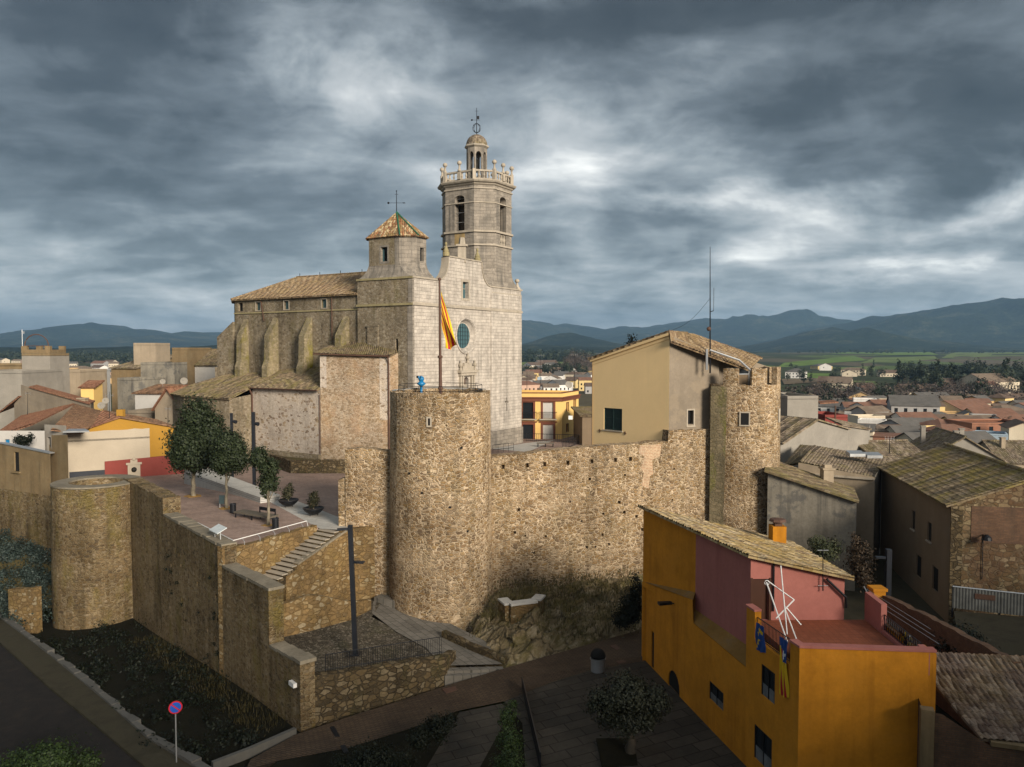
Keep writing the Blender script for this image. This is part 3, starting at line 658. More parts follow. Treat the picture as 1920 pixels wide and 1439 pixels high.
# travel so that the outer side lies to the right: from B1 (tower) to A1 (corner)
def seg1(sa, sb, ztop, th, holes=()): thick_wall(mb, W1(sa), W1(sb), [(0,ztop[0]),((sa-sb)*L1, ztop[1])], -11.2, th, rng, .06, holes, .4)
hr = random.Random(5); hl = []
for _ in range(34):
    u = hr.uniform(.6, (.70-.337)*L1-.5); z = hr.uniform(-8.5, -1.2); s_ = hr.uniform(.08, .16); hl.append(rect(u-s_, u+s_, z-s_*1.1, z+s_*1.1))
def distinct(hs, g=.5):
    out = []
    for h in hs:
        c = (sum(p[0] for p in h)/len(h), sum(p[1] for p in h)/len(h))
        if all(abs(c[0]-k[0]) > g or abs(c[1]-k[1]) > g for k, _ in out): out.append((c, h))
    return [h for _, h in out]
seg1(1.02, .70, (1.9,1.75), 1.3); seg1(.6995, .337, (.55,.42), .95, distinct(hl))
seg1(.3365, .12, (-.85,-.66), .9); seg1(.1195, 0, (-3.95,-3.65), .85)
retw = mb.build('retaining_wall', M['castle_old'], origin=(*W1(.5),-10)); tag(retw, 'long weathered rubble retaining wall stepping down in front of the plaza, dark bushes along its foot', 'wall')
# cap stones as a part of it
mb = MB()
for sa, sb, z0, z1, th in ((.695,.337,.55,.42,.95),(.335,.118,-.85,-.66,.9),(.119,-.004,-3.95,-3.65,.85)):
    a = W1(sa, -.03); b = W1(sb, -.03); c = W1(sb, th+.05); d = W1(sa, th+.05)
    k = max(2, int((b-a).length/.9)); cr = random.Random(4)
    for i in range(k):
        t0 = i/k+.012/k; t1 = (i+1)/k-.012/k; zz = cr.uniform(.05,.10); ja = cr.uniform(-.02,.03)
        q = [lerp(Vector(a),Vector(b),t0)-dn*ja, lerp(Vector(a),Vector(b),t1)-dn*ja, lerp(Vector(d),Vector(c),t1), lerp(Vector(d),Vector(c),t0)]
        mb.prism([p[:2] for p in q], lerp(z0,z1,(t0+t1)/2)-.1, lerp(z0,z1,(t0+t1)/2)+zz, True, True)
mb.build('coping', M['cap'], retw)
# front wall of the plaza beside the stairs
mb = MB(); thick_wall(mb, A2, B2, [(0,.35),(2,.12),((B2-A2).length,.28)], -8, .5, rng, .07)
tag(mb.build('plaza_wall', M['retain'], origin=(*A2,-6)), 'ochre rubble wall holding up the plaza corner beside the stone stairs', 'wall')
# stairs down between two walls
mb = MB(); ns = 18; run = 7.6
for i in range(ns):
    z = -.03-.175*i; u0 = 8.4-.42*i
    c0 = A2+e2*(u0-.46)+n2*.02; c1 = A2+e2*u0+n2*.02; c2 = A2+e2*u0+n2*1.72; c3 = A2+e2*(u0-.46)+n2*1.72
    mb.prism([c0,c1,c2,c3], z-.055, z, True, True)
st = mb.build('staircase', M['trim'], origin=(*(A2+e2*4+n2*.8), -3)); tag(st, 'worn stone staircase climbing between two rubble walls up to the plaza', 'stairs')
mb = MB()
for i in range(ns):
    z = -.03-.175*i; u0 = 8.4-.42*i; mb.prism([A2+e2*(u0-.39)+n2*.025, A2+e2*(u0+.02)+n2*.025, A2+e2*(u0+.02)+n2*1.71, A2+e2*(u0-.39)+n2*1.71], z-.7, z-.056, False)
mb.build('risers', M['dark_rubble'], st)  # risers darker than the treads, shade between the steps put into the colour
mb = MB(); mb.prism([A2+e2*.3+n2*.1, A2+e2*1.3+n2*.1, A2+e2*1.3+n2*2.4, A2+e2*.3+n2*1.6], -7, -3.1); mb.build('landing', M['cap'], st)
# parapet wall of the stairs, reaching the castle wall
P4a = A2+e2*3.6+n2*1.75; P4b = A2+e2*9.1+n2*1.9; P4c = Vector((-9.6,56.6)); mb = MB(); l4 = (P4b-P4a).length
thick_wall(mb, P4a, P4b, [(0,-2.15),(.9,-1.85),(1.0,-1.55),(l4-.3,-.05),(l4,-.02)], -8, .45, rng, .05)
thick_wall(mb, P4b, P4c, [(0,0),((P4c-P4b).length,.05)], -8, .45, rng, .05)
sp = mb.build('stair_parapet', M['retain'], origin=(*P4a,-6)); tag(sp, 'tall ochre rubble wall with sloping top along the outer side of the stone stairs', 'wall')
mb = MB(); f4 = Face(P4a, P4b)
for i in range(12):
    u0 = 1.0+(l4-1.0)*i/12; u1 = 1.0+(l4-1.0)*(i+.95)/12; za = lerp(-1.5,-.03,i/12); zb_ = lerp(-1.5,-.03,(i+.95)/12)
    q = [f4.p(u0,za,.04),f4.p(u1,zb_,.04),f4.p(u1,zb_,-.5),f4.p(u0,za,-.5)]; lo = [mb.vert(p-Vector((0,0,.08))) for p in q]; hi = [mb.vert(p+Vector((0,0,.06))) for p in q]
    mb.idx(hi)
    for j in range(4): mb.idx([lo[j],lo[(j+1)%4],hi[(j+1)%4],hi[j]])
mb.build('coping', M['cap'], sp)
mb = MB(); q5 = [Vector((-15.6,47.9)), Vector((-13.0,50.0)), Vector((-10.9,52.0)), Vector((-9.9,54.0))]
for a, b, za, zb_ in ((q5[0],q5[1],-3.25,-3.0),(q5[1],q5[2],-3.0,-4.05),(q5[2],q5[3],-4.1,-4.6)): thick_wall(mb, a, b, [(0,za),((b-a).length,zb_)], -8, .45, rng, .05)
tag(mb.build('lower_stair_wall', M['retain'], origin=(*q5[1],-7)), 'low golden rubble wall below the stairs, standing behind the cobbles and the tall black lamp post', 'wall')
# fenced terrace wall by the brick street
def ter_h(x, y): return -5.3-.144*(x+9.5) if x > -9.5 else -5.3
C3 = Vector((-10.9,41.4)); E3 = Vector((-3.95,45.5)); mb = MB(); l3 = (E3-C3).length
thick_wall(mb, C3, E3, [(0,-4.75),(l3*.5,-5.0),(l3,-5.25)], -8.6, .55, rng, .06); thick_wall(mb, E3, E3+Vector((.5,1.9)), [(0,-5.25),(1.9,-5.6)], -8.6, .5, rng, .05)
tag(mb.build('terrace_wall', M['dark_rubble'], origin=(*C3,-7)), 'dark rubble wall under the iron railing at the edge of the brown brick street', 'wall')
sheet('terrace', [Vector((-11.0,42.2)),Vector((-4.1,46.2)),Vector((-5.2,48.6)),Vector((-9.6,52.5)),Vector((-9.4,56.4)),Vector((-10.6,56.4)),Vector((-11.0,52.4)),Vector((-15.0,48.3)),Vector((-15,46))], M['cobble'], 0, ter_h)
sheet('path', [Vector((-4.2,46.1)),Vector((-.6,47.6)),Vector((-1.8,51.0)),Vector((-4.3,53.3)),Vector((-6.5,54.0)),Vector((-8.4,56.6)),Vector((-10.2,56.6)),Vector((-9.7,53.2)),Vector((-7.6,50.4)),Vector((-5.4,48.4))], M['path'], .02, ter_h)
for k, (u, dz) in enumerate(((.35,-.16),(-.1,-.32))):
    mb = MB(); a = Vector((-4.0,45.75-.35*k)); b = Vector((-.3,47.3-.3*k)); dd = (b-a).normalized(); nn = Vector((-dd.y,dd.x))
    mb.prism([a,b,b+nn*.45,a+nn*.45], -7.2, lambda x, y, dz=dz: ter_h(x,y)+dz+.02)
    o = mb.build('step', M['path'], origin=(*a,-6.9)); tag(o, ['upper stone step between the brick street and the worn path', 'lower stone step at the edge of the brick street'][k], 'step')
# ------------------------------------------------------------------ castle: towers and curtain walls
def round_tower(name, c, r0, r1, zb, zt, mat, label, rng, n=56, rim=.55, floor=None, jit=.06, holes=()):
    mb = MB(); rows = 14; ids = []
    for j in range(rows+1):
        z = lerp(zb, zt, j/rows); r = lerp(r0, r1, j/rows)
        ids.append([mb.vert((c[0]+(r+rng.uniform(-.02,.02))*math.cos(2*math.pi*i/n), c[1]+(r+rng.uniform(-.02,.02))*math.sin(2*math.pi*i/n), z+(rng.uniform(-jit,jit) if j == rows else 0))) for i in range(n)])
    for A, B in zip(ids, ids[1:]):
        for i in range(n): mb.idx([A[i],A[(i+1)%n],B[(i+1)%n],B[i]])
    top = ids[-1]; fl = zt-.8 if floor is None else floor
    inn = [mb.vert((c[0]+(r1-rim)*math.cos(2*math.pi*i/n), c[1]+(r1-rim)*math.sin(2*math.pi*i/n), mb.v[top[i]].z+rng.uniform(-.02,.02))) for i in range(n)]
    ib = [mb.vert((c[0]+(r1-rim)*math.cos(2*math.pi*i/n), c[1]+(r1-rim)*math.sin(2*math.pi*i/n), fl)) for i in range(n)]
    for i in range(n):
        j = (i+1)%n; mb.idx([top[i],top[j],inn[j],inn[i]]); mb.idx([inn[i],inn[j],ib[j],ib[i]])
    mb.idx(ib)
    # uv round the cylinder comes from the object texture space, nothing else to do
    return tag(mb.build(name, mat, origin=(*c, zb)), label, 'tower')
mt_c = Vector((-5.25,57)); mt_r = 3.66
mt = round_tower('round_tower', mt_c, 3.85, 3.64, -7.4, 9.95, M['castle'], 'tall round rubble tower carrying the flag pole, in front of the church', random.Random(7), rim=.45, floor=9.55)
mb = MB(); mb.lathe((mt_c.x, mt_c.y, 0), [(3.25,9.9),(3.25,10.02),(3.5,10.02),(3.5,9.97)], 48, cap=False, a0=R(20), a1=R(200)); mb.build('rim_slab', M['concrete'], mt)
# loophole and missing stones as flat plates on the face, recess shade put in their dark colour
def face_plate(parent, c, r, ang, z, w, h, mat, name='loophole', frame=None):
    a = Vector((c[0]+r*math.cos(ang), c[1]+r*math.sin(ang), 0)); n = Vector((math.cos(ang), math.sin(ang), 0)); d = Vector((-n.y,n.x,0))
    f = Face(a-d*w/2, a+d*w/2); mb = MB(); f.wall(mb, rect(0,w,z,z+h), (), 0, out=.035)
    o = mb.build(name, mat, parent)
    if frame:
        mb = MB()
        for (u0,u1,z0,z1) in ((-.1,0,z-.1,z+h+.1),(w,w+.1,z-.1,z+h+.1),(0,w,z-.1,z),(0,w,z+h,z+h+.1)): f.slab(mb,u0,u1,z0,z1,-.15,.07)
        mb.build('frame', frame, o)
    return o
face_plate(mt, mt_c, 3.66, R(-97), 7.75, .16, .5, M['dark'], frame=M['trim'])
for ang, z in ((-62,6.1),(-120,4.3),(-75,2.0),(-105,3.0),(-55,.2)): face_plate(mt, mt_c, 3.72, R(ang), z, .17, .15, M['dark'], 'putlog_hole')
# curtain wall left of the main tower (stepped end)
mb = MB(); thick_wall(mb, (-12.2,56.6), (-8.6,56.3), [(0,5.75),(3.6,5.65)], -6.6, 1.1, rng, .08, step=.3); thick_wall(mb, (-12.75,56.75), (-12.2,56.72), [(0,3.4),(.55,3.6)], -6.6, 1.0, rng, .06, step=.3)
tag(mb.build('curtain_wall', M['castle'], origin=(-10.5,57,-6)), 'short stepped rubble castle wall standing between the plaza edge and the tall round tower', 'wall')
# curtain wall right of the main tower
WRa = Vector((-2.0,57.3)); WRb = Vector((16.9,63.4)); fR = Face(WRa, WRb); LR = fR.L
hr = random.Random(9); hl = [rect(u-.13,u+.13,4.05+u*.012,4.38+u*.012) for u in (1.4,3.3,4.7,6.6,8.6,10.6,11.9)]
for _ in range(30):
    u = hr.uniform(.8, LR-4); z = hr.uniform(-2.5,3.4); s_ = hr.uniform(.07,.13); hl.append(rect(u-s_,u+s_,z-s_,z+s_))
mb = MB(); thick_wall(mb, WRa, WRb, [(0,5.0),(2,5.1),(9,5.45),(15.2,5.62),(15.25,6.5),(LR,6.5)], -5.6, 1.2, rng, .06, distinct(hl,.45), .35)
cw = mb.build('curtain_wall', M['castle'], origin=(*WRa,-5)); tag(cw, 'long rubble castle wall with putlog holes between the two round towers', 'wall')
mb = MB(); fR.wall(mb, [(12.9,2.2),(13.5,1.9),(13.6,2.9),(13.9,3.1),(13.8,4.2),(14.5,4.5),(14.6,5.45),(12.7,5.4),(12.6,4.8),(13.1,4.5),(12.8,3.6),(13.05,3.2)], (), 0, out=.018); mb.build('brick_patch', ashlar('pale brick repair', (.34,.19,.115), (.40,.26,.165), (.50,.39,.26), .34, .12, .4, bumpd=.02, msz=.03), cw)
# right tower with merlons
rt_c = Vector((19.1,64.4)); rt_r = 3.0; rg = random.Random(21)
rt = round_tower('round_tower', rt_c, 3.05, 2.98, -5.6, 10.15, M['castle'], 'round rubble tower with battlements beside the cream house', rg, rim=.5, floor=9.2)
for a0, a1, zt in ((-137,-113,11.45),(-93,-68,11.5),(-44,-6,11.55),(15,45,11.5),(75,110,11.4)):
    mb = MB(); n = 6
    for r_, s_ in ((2.98,1),):
        o_ = [(rt_c.x+2.97*math.cos(R(lerp(a0,a1,i/n))), rt_c.y+2.97*math.sin(R(lerp(a0,a1,i/n)))) for i in range(n+1)]; i_ = [(rt_c.x+2.5*math.cos(R(lerp(a1,a0,i/n))), rt_c.y+2.5*math.sin(R(lerp(a1,a0,i/n)))) for i in range(n+1)]
        mb.prism(o_+i_, 10.0, lambda x, y, zt=zt: zt+rg.uniform(-.06,.06))
    mb.build('merlon', M['castle'], rt)
face_plate(rt, rt_c, 3.0, R(-103), 7.0, .62, .95, M['dark'], 'window', M['trim']); face_plate(rt, rt_c, 3.0, R(-35), 7.1, .5, 1.1, M['trim'], 'window')
# pilaster between wall and tower, green with damp
mb = MB(); a = Vector((15.9,62.7)); b = Vector((17.6,62.0)); f = Face(a, b)
mb.prism([(16.0,62.6),(17.5,62.0),(18.2,63.6),(16.6,64.2)], -5.6, 10.0)
mb.build('pilaster', rubble('damp mossy pilaster', [(.16,.13,.08),(.20,.16,.10),(.13,.11,.07)], (.17,.14,.085), 2.6, 1.5, 1.4, .6, .9, (.085,.085,.015), patch=.7), rt)
# low round tower by the bushes
lt_c = Vector((-35.4,66.0))
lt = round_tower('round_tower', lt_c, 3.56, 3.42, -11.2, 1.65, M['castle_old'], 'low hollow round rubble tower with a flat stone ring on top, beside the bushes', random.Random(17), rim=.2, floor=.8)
mb = MB(); mb.lathe((lt_c.x, lt_c.y, 0), [(2.15,1.0),(2.15,1.78),(3.46,1.78),(3.47,1.66),(3.3,1.6)], 56, cap=False); mb.build('rim_slab', M['cap'], lt)
mb = MB(); mb.lathe((lt_c.x, lt_c.y, 0), [(2.14,.85),(2.14,1.65)], 56, cap=False); mb.build('lining', M['castle_old'], lt)
# rock outcrop and its ledge under the castle wall
def rock_pts():
    mb = MB(); rr = random.Random(3)
    base = [p+Vector((0,-.25,-.35)) for p in (drop(870,1205,street_h),drop(946,1248,street_h),drop(1058,1224,street_h),drop(1206,1182,street_h))]
    top = [fR.p(u, -4.95, -.2) for u in (1.2,4.5,8.5,13.5)]
    from mathutils import noise as mn
    def fn(u, v):
        i = min(2, int(u*3)); t = u*3-i; a = base[i].lerp(base[i+1], t); b = top[i].lerp(top[i+1], t); p = a.lerp(b, v)
        bulge = (math.sin(math.pi*v)**.7)*(.75+.75*math.exp(-((u-.38)/.16)**2)-.2*math.exp(-((u-.12)/.1)**2))
        q = Vector((p.x*.5, p.y*.5, v*3)); nz = mn.fractal(q*1.4, .8, 2.1, 6)*1.0
        w = math.sin(math.pi*min(1,max(0,v)))**.4 if 0 < v < 1 else 0
        cr = mn.ridged_multi_fractal(q*.9+Vector((3,1,2)), .9, 2.2, 5, 1.0, 2.0)
        return p+Vector((nz*.6*w, -bulge*.8*w+nz*.7*w-(cr-1.2)*.35*w, (.45*bulge*(1.25 if u < .55 else .8)+nz*.6+(cr-1.2)*.5)*w))
    mb.grid(fn, 190, 80); return mb
struct(rock_pts(), 'rock', M['rock'], smooth=False)
mb = MB(); pth = [at(942,1124,53.4), at(955,1136,52.2), at(1005,1127,52.9), at(1014,1118,53.9)]
for a, b in zip(pth, pth[1:]):
    d_ = (b-a).normalized(); n_ = Vector((-d_.y,d_.x,0))*.3
    mb.prism([(a-n_).to_2d(),(b-n_).to_2d(),(b+n_).to_2d(),(a+n_).to_2d()], -7, lambda x, y, a=a, b=b: (a.z+b.z)/2)
lw = mb.build('ledge_wall', M['retain'], origin=(pth[1].x,pth[1].y,-6)); tag(lw, 'small angled wall with a pale concrete cap on the rock below the castle wall', 'wall')
mb = MB()
for a, b in zip(pth, pth[1:]):
    d_ = (b-a).normalized(); n_ = Vector((-d_.y,d_.x,0))*.36
    mb.prism([(a-n_).to_2d(),(b-n_).to_2d(),(b+n_).to_2d(),(a+n_).to_2d()], (a.z+b.z)/2+.005, (a.z+b.z)/2+.13)
mb.build('coping', M['concrete'], lw)
# low kerb wall between path and rock
mb = MB(); k0 = drop(828,1196,ter_h); k1 = drop(885,1222,ter_h); k2 = drop(945,1246,ter_h)
for a, b in ((k0,k1),(k1,k2)): thick_wall(mb, a.to_2d(), b.to_2d(), [(0,a.z+.42),((b-a).length,b.z+.38)], -8, .4, rng, .05)
tag(mb.build('kerb_wall', M['dark_rubble'], origin=(k1.x,k1.y,-7)), 'low dark stone kerb wall between the worn slab path and the rock', 'wall')
# broken kerb along the planted bed
mb = MB(); kr = random.Random(8); kp = [S(*p) for p in bed_edge]
for a, b in zip(kp, kp[1:]):
    n = max(1, int((b-a).length/1.1))
    for i in range(n):
        p = a.lerp(b, i/n); q = a.lerp(b, (i+.97)/n); d_ = (q-p).normalized(); n_ = Vector((-d_.y,d_.x,0)); w = kr.uniform(.15,.3); w2 = w+kr.uniform(0,.16)
        mb.prism([(p-n_*.12).to_2d(),(q-n_*.12).to_2d(),(q+n_*w2).to_2d(),(p+n_*w).to_2d()], -12, lambda x, y, r_=kr.uniform(.2,.32): street_h(x,y)+r_)
struct(mb, 'kerb', M['kerb'])
mb = MB(); kp = [S(400,1439),S(470,1412),S(520,1390),S(556,1374)]
for a, b in zip(kp, kp[1:]):
    d_ = (b-a).normalized(); n_ = Vector((-d_.y,d_.x,0)); mb.prism([(a).to_2d(),(b).to_2d(),(b+n_*.25).to_2d(),(a+n_*.25).to_2d()], -9, lambda x, y: street_h(x,y)+.22)
struct(mb, 'kerb', M['kerb'])
# ------------------------------------------------------------------ church: t runs along the facade (left to right), s runs back along the nave
CU = Vector((.5205,.8539)); CV = Vector((-.854,.5206)); C0 = Vector((-11.13,87.5))
def ch(t, s): return C0+CU*t+CV*s
def ch3(t, s, z): p = ch(t, s); return Vector((p.x, p.y, z))
church = thing('church', 'old stone church with tall octagonal bell tower, tiled pyramid turret and pale ashlar front', 'church', (*ch(11,12), 0))
def sub(mb, name, mat, parent=None, **k): return mb.build(name, mat, church if parent is None else parent, **k)
def pane(parent, f, u0, u1, z0, z1, dep, mat=None, name='window', frame=None, fw=.12, bars=0, fmat=None):
    mb = MB(); mb.face([f.p(u0-.02,z0-.02,-dep+.01),f.p(u1+.02,z0-.02,-dep+.01),f.p(u1+.02,z1+.02,-dep+.01),f.p(u0-.02,z1+.02,-dep+.01)])
    o = mb.build(name, mat or M['glass'], parent)
    mb = MB()
    if frame:
        for (a,b,c,d) in ((u0-fw,u0,z0-fw,z1+fw),(u1,u1+fw,z0-fw,z1+fw),(u0,u1,z1,z1+fw),(u0,u1,z0-fw,z0)): f.slab(mb,a,b,c,d,-.05,.05)
    if bars:
        for i in range(1, bars+1):
            u = lerp(u0,u1,i/(bars+1)); f.slab(mb,u-.03,u+.03,z0,z1,-dep+.02,-dep+.07)
        zc = lerp(z0,z1,.6); f.slab(mb,u0,u1,zc-.03,zc+.03,-dep+.022,-dep+.068)
    if mb.f: mb.build('frame', frame or fmat or M['trim'], o)
    return o
# facade between the towers, with curved gable
fF = Face(ch(0,0), ch(23.8,0))
def curve(u0, z0, u1, z1, n=9, concave=True):
    out = []
    for i in range(n+1):
        a = math.pi/2*i/n
        out.append((u0+(u1-u0)*(1-math.cos(a)), z0+(z1-z0)*math.sin(a)) if not concave else (u0+(u1-u0)*math.sin(a), z0+(z1-z0)*(1-math.cos(a))))
    return out
outer = [(0,-.5),(23.8,-.5),(23.8,21.0),(16.2,21.0)]+[(13.9+(16.2-13.9)*math.cos(a)**1 if False else 16.2-(2.3)*math.sin(a)**.9, 21.0+3.0*(1-math.cos(a))) for a in [math.pi/2*i/9 for i in range(1,10)]]
outer += [(6.9,24.0)]+[(6.9-2.0*(1-math.cos(a)), 24.0-2.9*math.sin(a)) for a in [math.pi/2*i/9 for i in range(1,10)]]
outer += [(4.6,21.1),(4.6,21.0),(0,21.0)]
cross = [(19.75,4.7),(20.0,4.7),(20.0,5.75),(20.3,5.75),(20.3,6.05),(20.0,6.05),(20.0,6.5),(19.75,6.5),(19.75,6.05),(19.45,6.05),(19.45,5.75),(19.75,5.75)]
rose = circle(10.45,14.65,1.98,36)
niche = arch(9.95,11.0,4.5,9.55)
mb = MB(); fF.wall(mb, outer, [rose, rect(9.75,11.0,19.25,21.25), niche, cross], .55)
mb.cur = 0; fac = sub(mb, 'facade', M['facade'])
mb = MB(); fF.wall(mb, [(q[0],q[1]) for q in cross], (), 0, out=-.5); sub(mb, 'cross_slit', M['dark'], fac)
# thickness of the free gable top
mb = MB(); g = [q for q in outer if 4.6 <= q[0] <= 16.3 and q[1] >= 20.9]
bk = [fF.p(u,z,-.9) for u,z in g]; mb.face(bk[::-1]); fr = [fF.p(u,z) for u,z in g]
for i in range(len(g)-1): mb.face([fr[i],fr[i+1],bk[i+1],bk[i]])
sub(mb, 'gable_back', M['tower_ashlar'], fac)
mb = MB()
for (u0,z0),(u1,z1) in zip(g, g[1:]):
    d = Vector((u1-u0, z1-z0)); 
    if d.length < .05: continue
    n_ = Vector((d.y,-d.x)).normalized()*.14
    if n_.y < 0: n_ = -n_
    q = [fF.p(u0,z0,.12),fF.p(u1,z1,.12),fF.p(u1+n_.x,z1+n_.y,.12),fF.p(u0+n_.x,z0+n_.y,.12)]; r_ = [p-fF.n*1.1 for p in q]
    mb.face(q); mb.face([q[3],q[2],r_[2],r_[3]]); mb.face([q[0],r_[0],r_[1],q[1]])
sub(mb, 'gable_coping', M['trim'], fac)
def pinnacle(parent, p, h=1.7, w=.55):
    mb = MB(); x, y, z = p
    mb.lathe(p, [(w*.75,0),(w*.75,.25*h),(w*.55,.3*h),(w*.62,.36*h),(w*.45,.5*h),(w*.16,.72*h),(w*.22,.76*h),(w*.3,.84*h),(w*.24,.94*h),(w*.03,h)], 10); return mb.build('pinnacle', M['trim_moss'], parent)
pinnacle(fac, fF.p(6.9,24.1,-.4)); pinnacle(fac, fF.p(13.6,24.1,-.4)); 
# chimney-like stone pinnacle behind the gable
mb = MB(); c = fF.p(10.3,23.9,-.45); mb.box((c.x-.5,c.y-.4,23.6),(c.x+.5,c.y+.4,25.6)); mb.box((c.x-.7,c.y-.6,25.6),(c.x+.7,c.y+.6,25.85)); mb.lathe((c.x,c.y,25.85),[(.45,0),(.32,.8),(.3,.85)],6); sub(mb, 'pedestal', M['trim'], fac)
# string courses, plinth, pilaster joints of the front
mb = MB()
fF.slab(mb,-.16,23.96,17.95,18.2,-.2,.18); fF.slab(mb,-.1,23.9,18.2,18.3,-.2,.1)
fF.slab(mb,16.15,23.95,21.0,21.2,-.3,.14); fF.slab(mb,-.12,4.7,21.0,21.2,-.3,.14); fF.slab(mb,16.4,23.86,20.3,20.42,-.2,.05)
sub(mb, 'string_course', M['trim'], fac)
mb = MB(); fF.slab(mb,16.0,24.0,-.5,2.25,-.3,.22); fF.slab(mb,-.15,16.0,-.5,2.2,-.3,.2); sub(mb, 'plinth', M['tower_ashlar'], fac)
mb = MB(); fF.slab(mb,16.05,23.8,2.3,17.9,-.1,.10); fF.slab(mb,16.05,23.8,18.32,20.28,-.1,.10) 
# leave the cross visible: build pilaster as walls with the slit
mb = MB(); fF.wall(mb, rect(16.05,23.8,2.26,17.94), [cross], .12, out=.10); fF.wall(mb, rect(16.05,23.8,18.31,20.29), (), 0, out=.10)
for z0,z1 in ((2.26,17.94),(18.31,20.29)): mb.face([fF.p(16.05,z0,0),fF.p(16.05,z0,.1),fF.p(16.05,z1,.1),fF.p(16.05,z1,0)])
sub(mb, 'tower_front', M['facade'], fac)
# rose window with splayed moulding
mb = MB(); N = 40
for (r0,o0),(r1,o1) in zip([(2.28,.0),(2.28,.12),(2.1,.14),(2.0,.02),(1.9,-.2),(1.66,-.5)],[(2.28,.12),(2.1,.14),(2.0,.02),(1.9,-.2),(1.66,-.5),(1.5,-.52)]):
    for i in range(N):
        a, b = 2*math.pi*i/N, 2*math.pi*(i+1)/N
        P = lambda r,o,q: fF.p(10.45+r*math.cos(q),14.65+r*math.sin(q),o)
        mb.face([P(r0,o0,a),P(r1,o1,a),P(r1,o1,b),P(r0,o0,b)])
rw = sub(mb, 'rose_window', M['facade'])
mb = MB(); fF.wall(mb, circle(10.45,14.65,1.55,36), (), 0, out=-.5); mb.build('glass', M['glass_teal'], rw)
mb = MB()
for k in range(-2,3):
    w_ = math.sqrt(max(.01,1.5**2-(k*.5)**2)); fF.slab(mb,10.45+k*.5-.025,10.45+k*.5+.025,14.65-w_,14.65+w_,-.5,-.46); fF.slab(mb,10.45-w_,10.45+w_,14.65+k*.5-.02,14.65+k*.5+.02,-.495,-.465)
mb.build('leading', M['anthracite'], rw)
pane(church, fF, 9.75,11.0,19.25,21.25,.5, M['glass_teal'], frame=M['trim'], fw=.28, bars=1)
# portal aedicule
mb = MB()
for u in (9.05,9.5,11.45,11.9):
    for q in (u,): fF.slab(mb,q-.13,q+.13,3.0,9.7,0,.3)
fF.slab(mb,8.8,12.15,9.75,10.1,-.1,.45); fF.slab(mb,8.6,12.35,10.1,10.4,-.1,.6); fF.slab(mb,9.3,11.65,10.4,10.9,-.1,.35); fF.slab(mb,9.7,11.25,10.9,11.3,-.1,.3); fF.slab(mb,8.9,12.05,2.2,3.0,-.1,.4)
por = sub(mb, 'portal', M['trim'])
for u, z in ((8.95,10.4),(10.47,11.3),(12.0,10.4)):
    m2 = MB(); p = fF.p(u,z,.25); m2.lathe(p,[(.2,0),(.2,.2),(.1,.3),(.26,.6),(.24,.8),(.08,.95),(.12,1.1),(.02,1.3)],8); m2.build('urn', M['trim'], por)
mb = MB(); fF.wall(mb, arch(9.95,11.0,4.5,9.55), (), 0, out=-.5); mb.build('niche_door', M['door_brown'], por)
mb = MB(); fF.slab(mb,10.2,10.75,4.5,8.6,-.45,-.1); mb.build('niche_figure', M['trim'], por)
# left turret: square base
fS = Face(ch(0,30.1), ch(0,0))          # side wall seen from the left; u runs towards the front
LS = fS.L
mb = MB()
fT = Face(ch(-.02,8.2), ch(-.02,0)); a_ = arch(8.2-2.55,8.2-2.1,12.6,14.2,6)
fT.wall(mb, rect(0,8.2,-.5,21.05), [a_, rect(8.2-5.9,8.2-5.7,13.6,14.1)], .5, cap=1)
p1, p2, p3 = ch(4.6,0), ch(4.6,8.2), ch(-.02,8.2)
for a, b in ((ch(4.6,.9),p2),(p2,p3)): Face(a,b).wall(mb, rect(0,(Vector(b)-Vector(a)).length,15,21.05))
mb.face([ch3(0,0,21.0),ch3(4.6,0,21.0),ch3(4.6,8.2,21.0),ch3(0,8.2,21.0)])
tb = sub(mb, 'turret_base', [M['church_rubble'], M['dark']])
mb = MB(); fT.slab(mb,-.1,8.36,17.95,18.2,-.2,.18); fT.slab(mb,-.05,8.3,20.95,21.18,-.2,.14); mb.build('string_course', M['trim_moss'], tb)
mb = MB(); fT.slab(mb,7.5,8.21,-.4,17.9,-.3,.03); fT.slab(mb,7.6,8.21,18.25,20.9,-.3,.03); mb.build('quoins', M['tower_ashlar'], tb)
mb = MB(); fT.slab(mb,8.2-6.6,8.2-5.0,11.8,15.6,-.1,.16); fT.slab(mb,8.2-6.7,8.2-4.9,15.6,15.75,-.1,.22); fT.slab(mb, 8.2-5.9,8.2-5.72,13.5,14.0,0,.17); mb.build('blocked_opening', M['church_rubble'], tb)
# upper drum of the turret with cut corners
t0,t1,s0,s1,c = .55,4.05,.75,7.5,1.55
oc = [(t0+c*.75,s0),(t1-c*.35,s0),(t1,s0+c*.6),(t1,s1-c*.6),(t1-c*.5,s1),(t0+c*.5,s1),(t0,s1-c*.4),(t0,s0+c)]
mb = MB(); n = len(oc); ocw = [ch(*q) for q in oc]
for i in range(n):
    a, b = ocw[i], ocw[(i+1)%n]; f = Face(a, b); L = f.L; h = []
    if i == 0: h = [rect(L*.36,L*.36+.72,23.1,24.65)]; fa = f
    if i == 6: h = [rect(L*.40,L*.40+1.0,23.05,24.75)]; fb = f
    f.wall(mb, rect(0,L,21.15,25.95), h, .4)
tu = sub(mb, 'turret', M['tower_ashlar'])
pane(tu, fa, fa.L*.36, fa.L*.36+.72, 23.1,24.65,.4, M['dark'], bars=0); pane(tu, fb, fb.L*.40, fb.L*.40+1.0, 23.05,24.75,.4, M['dark'], frame=M['tower_ashlar'], fw=.2)
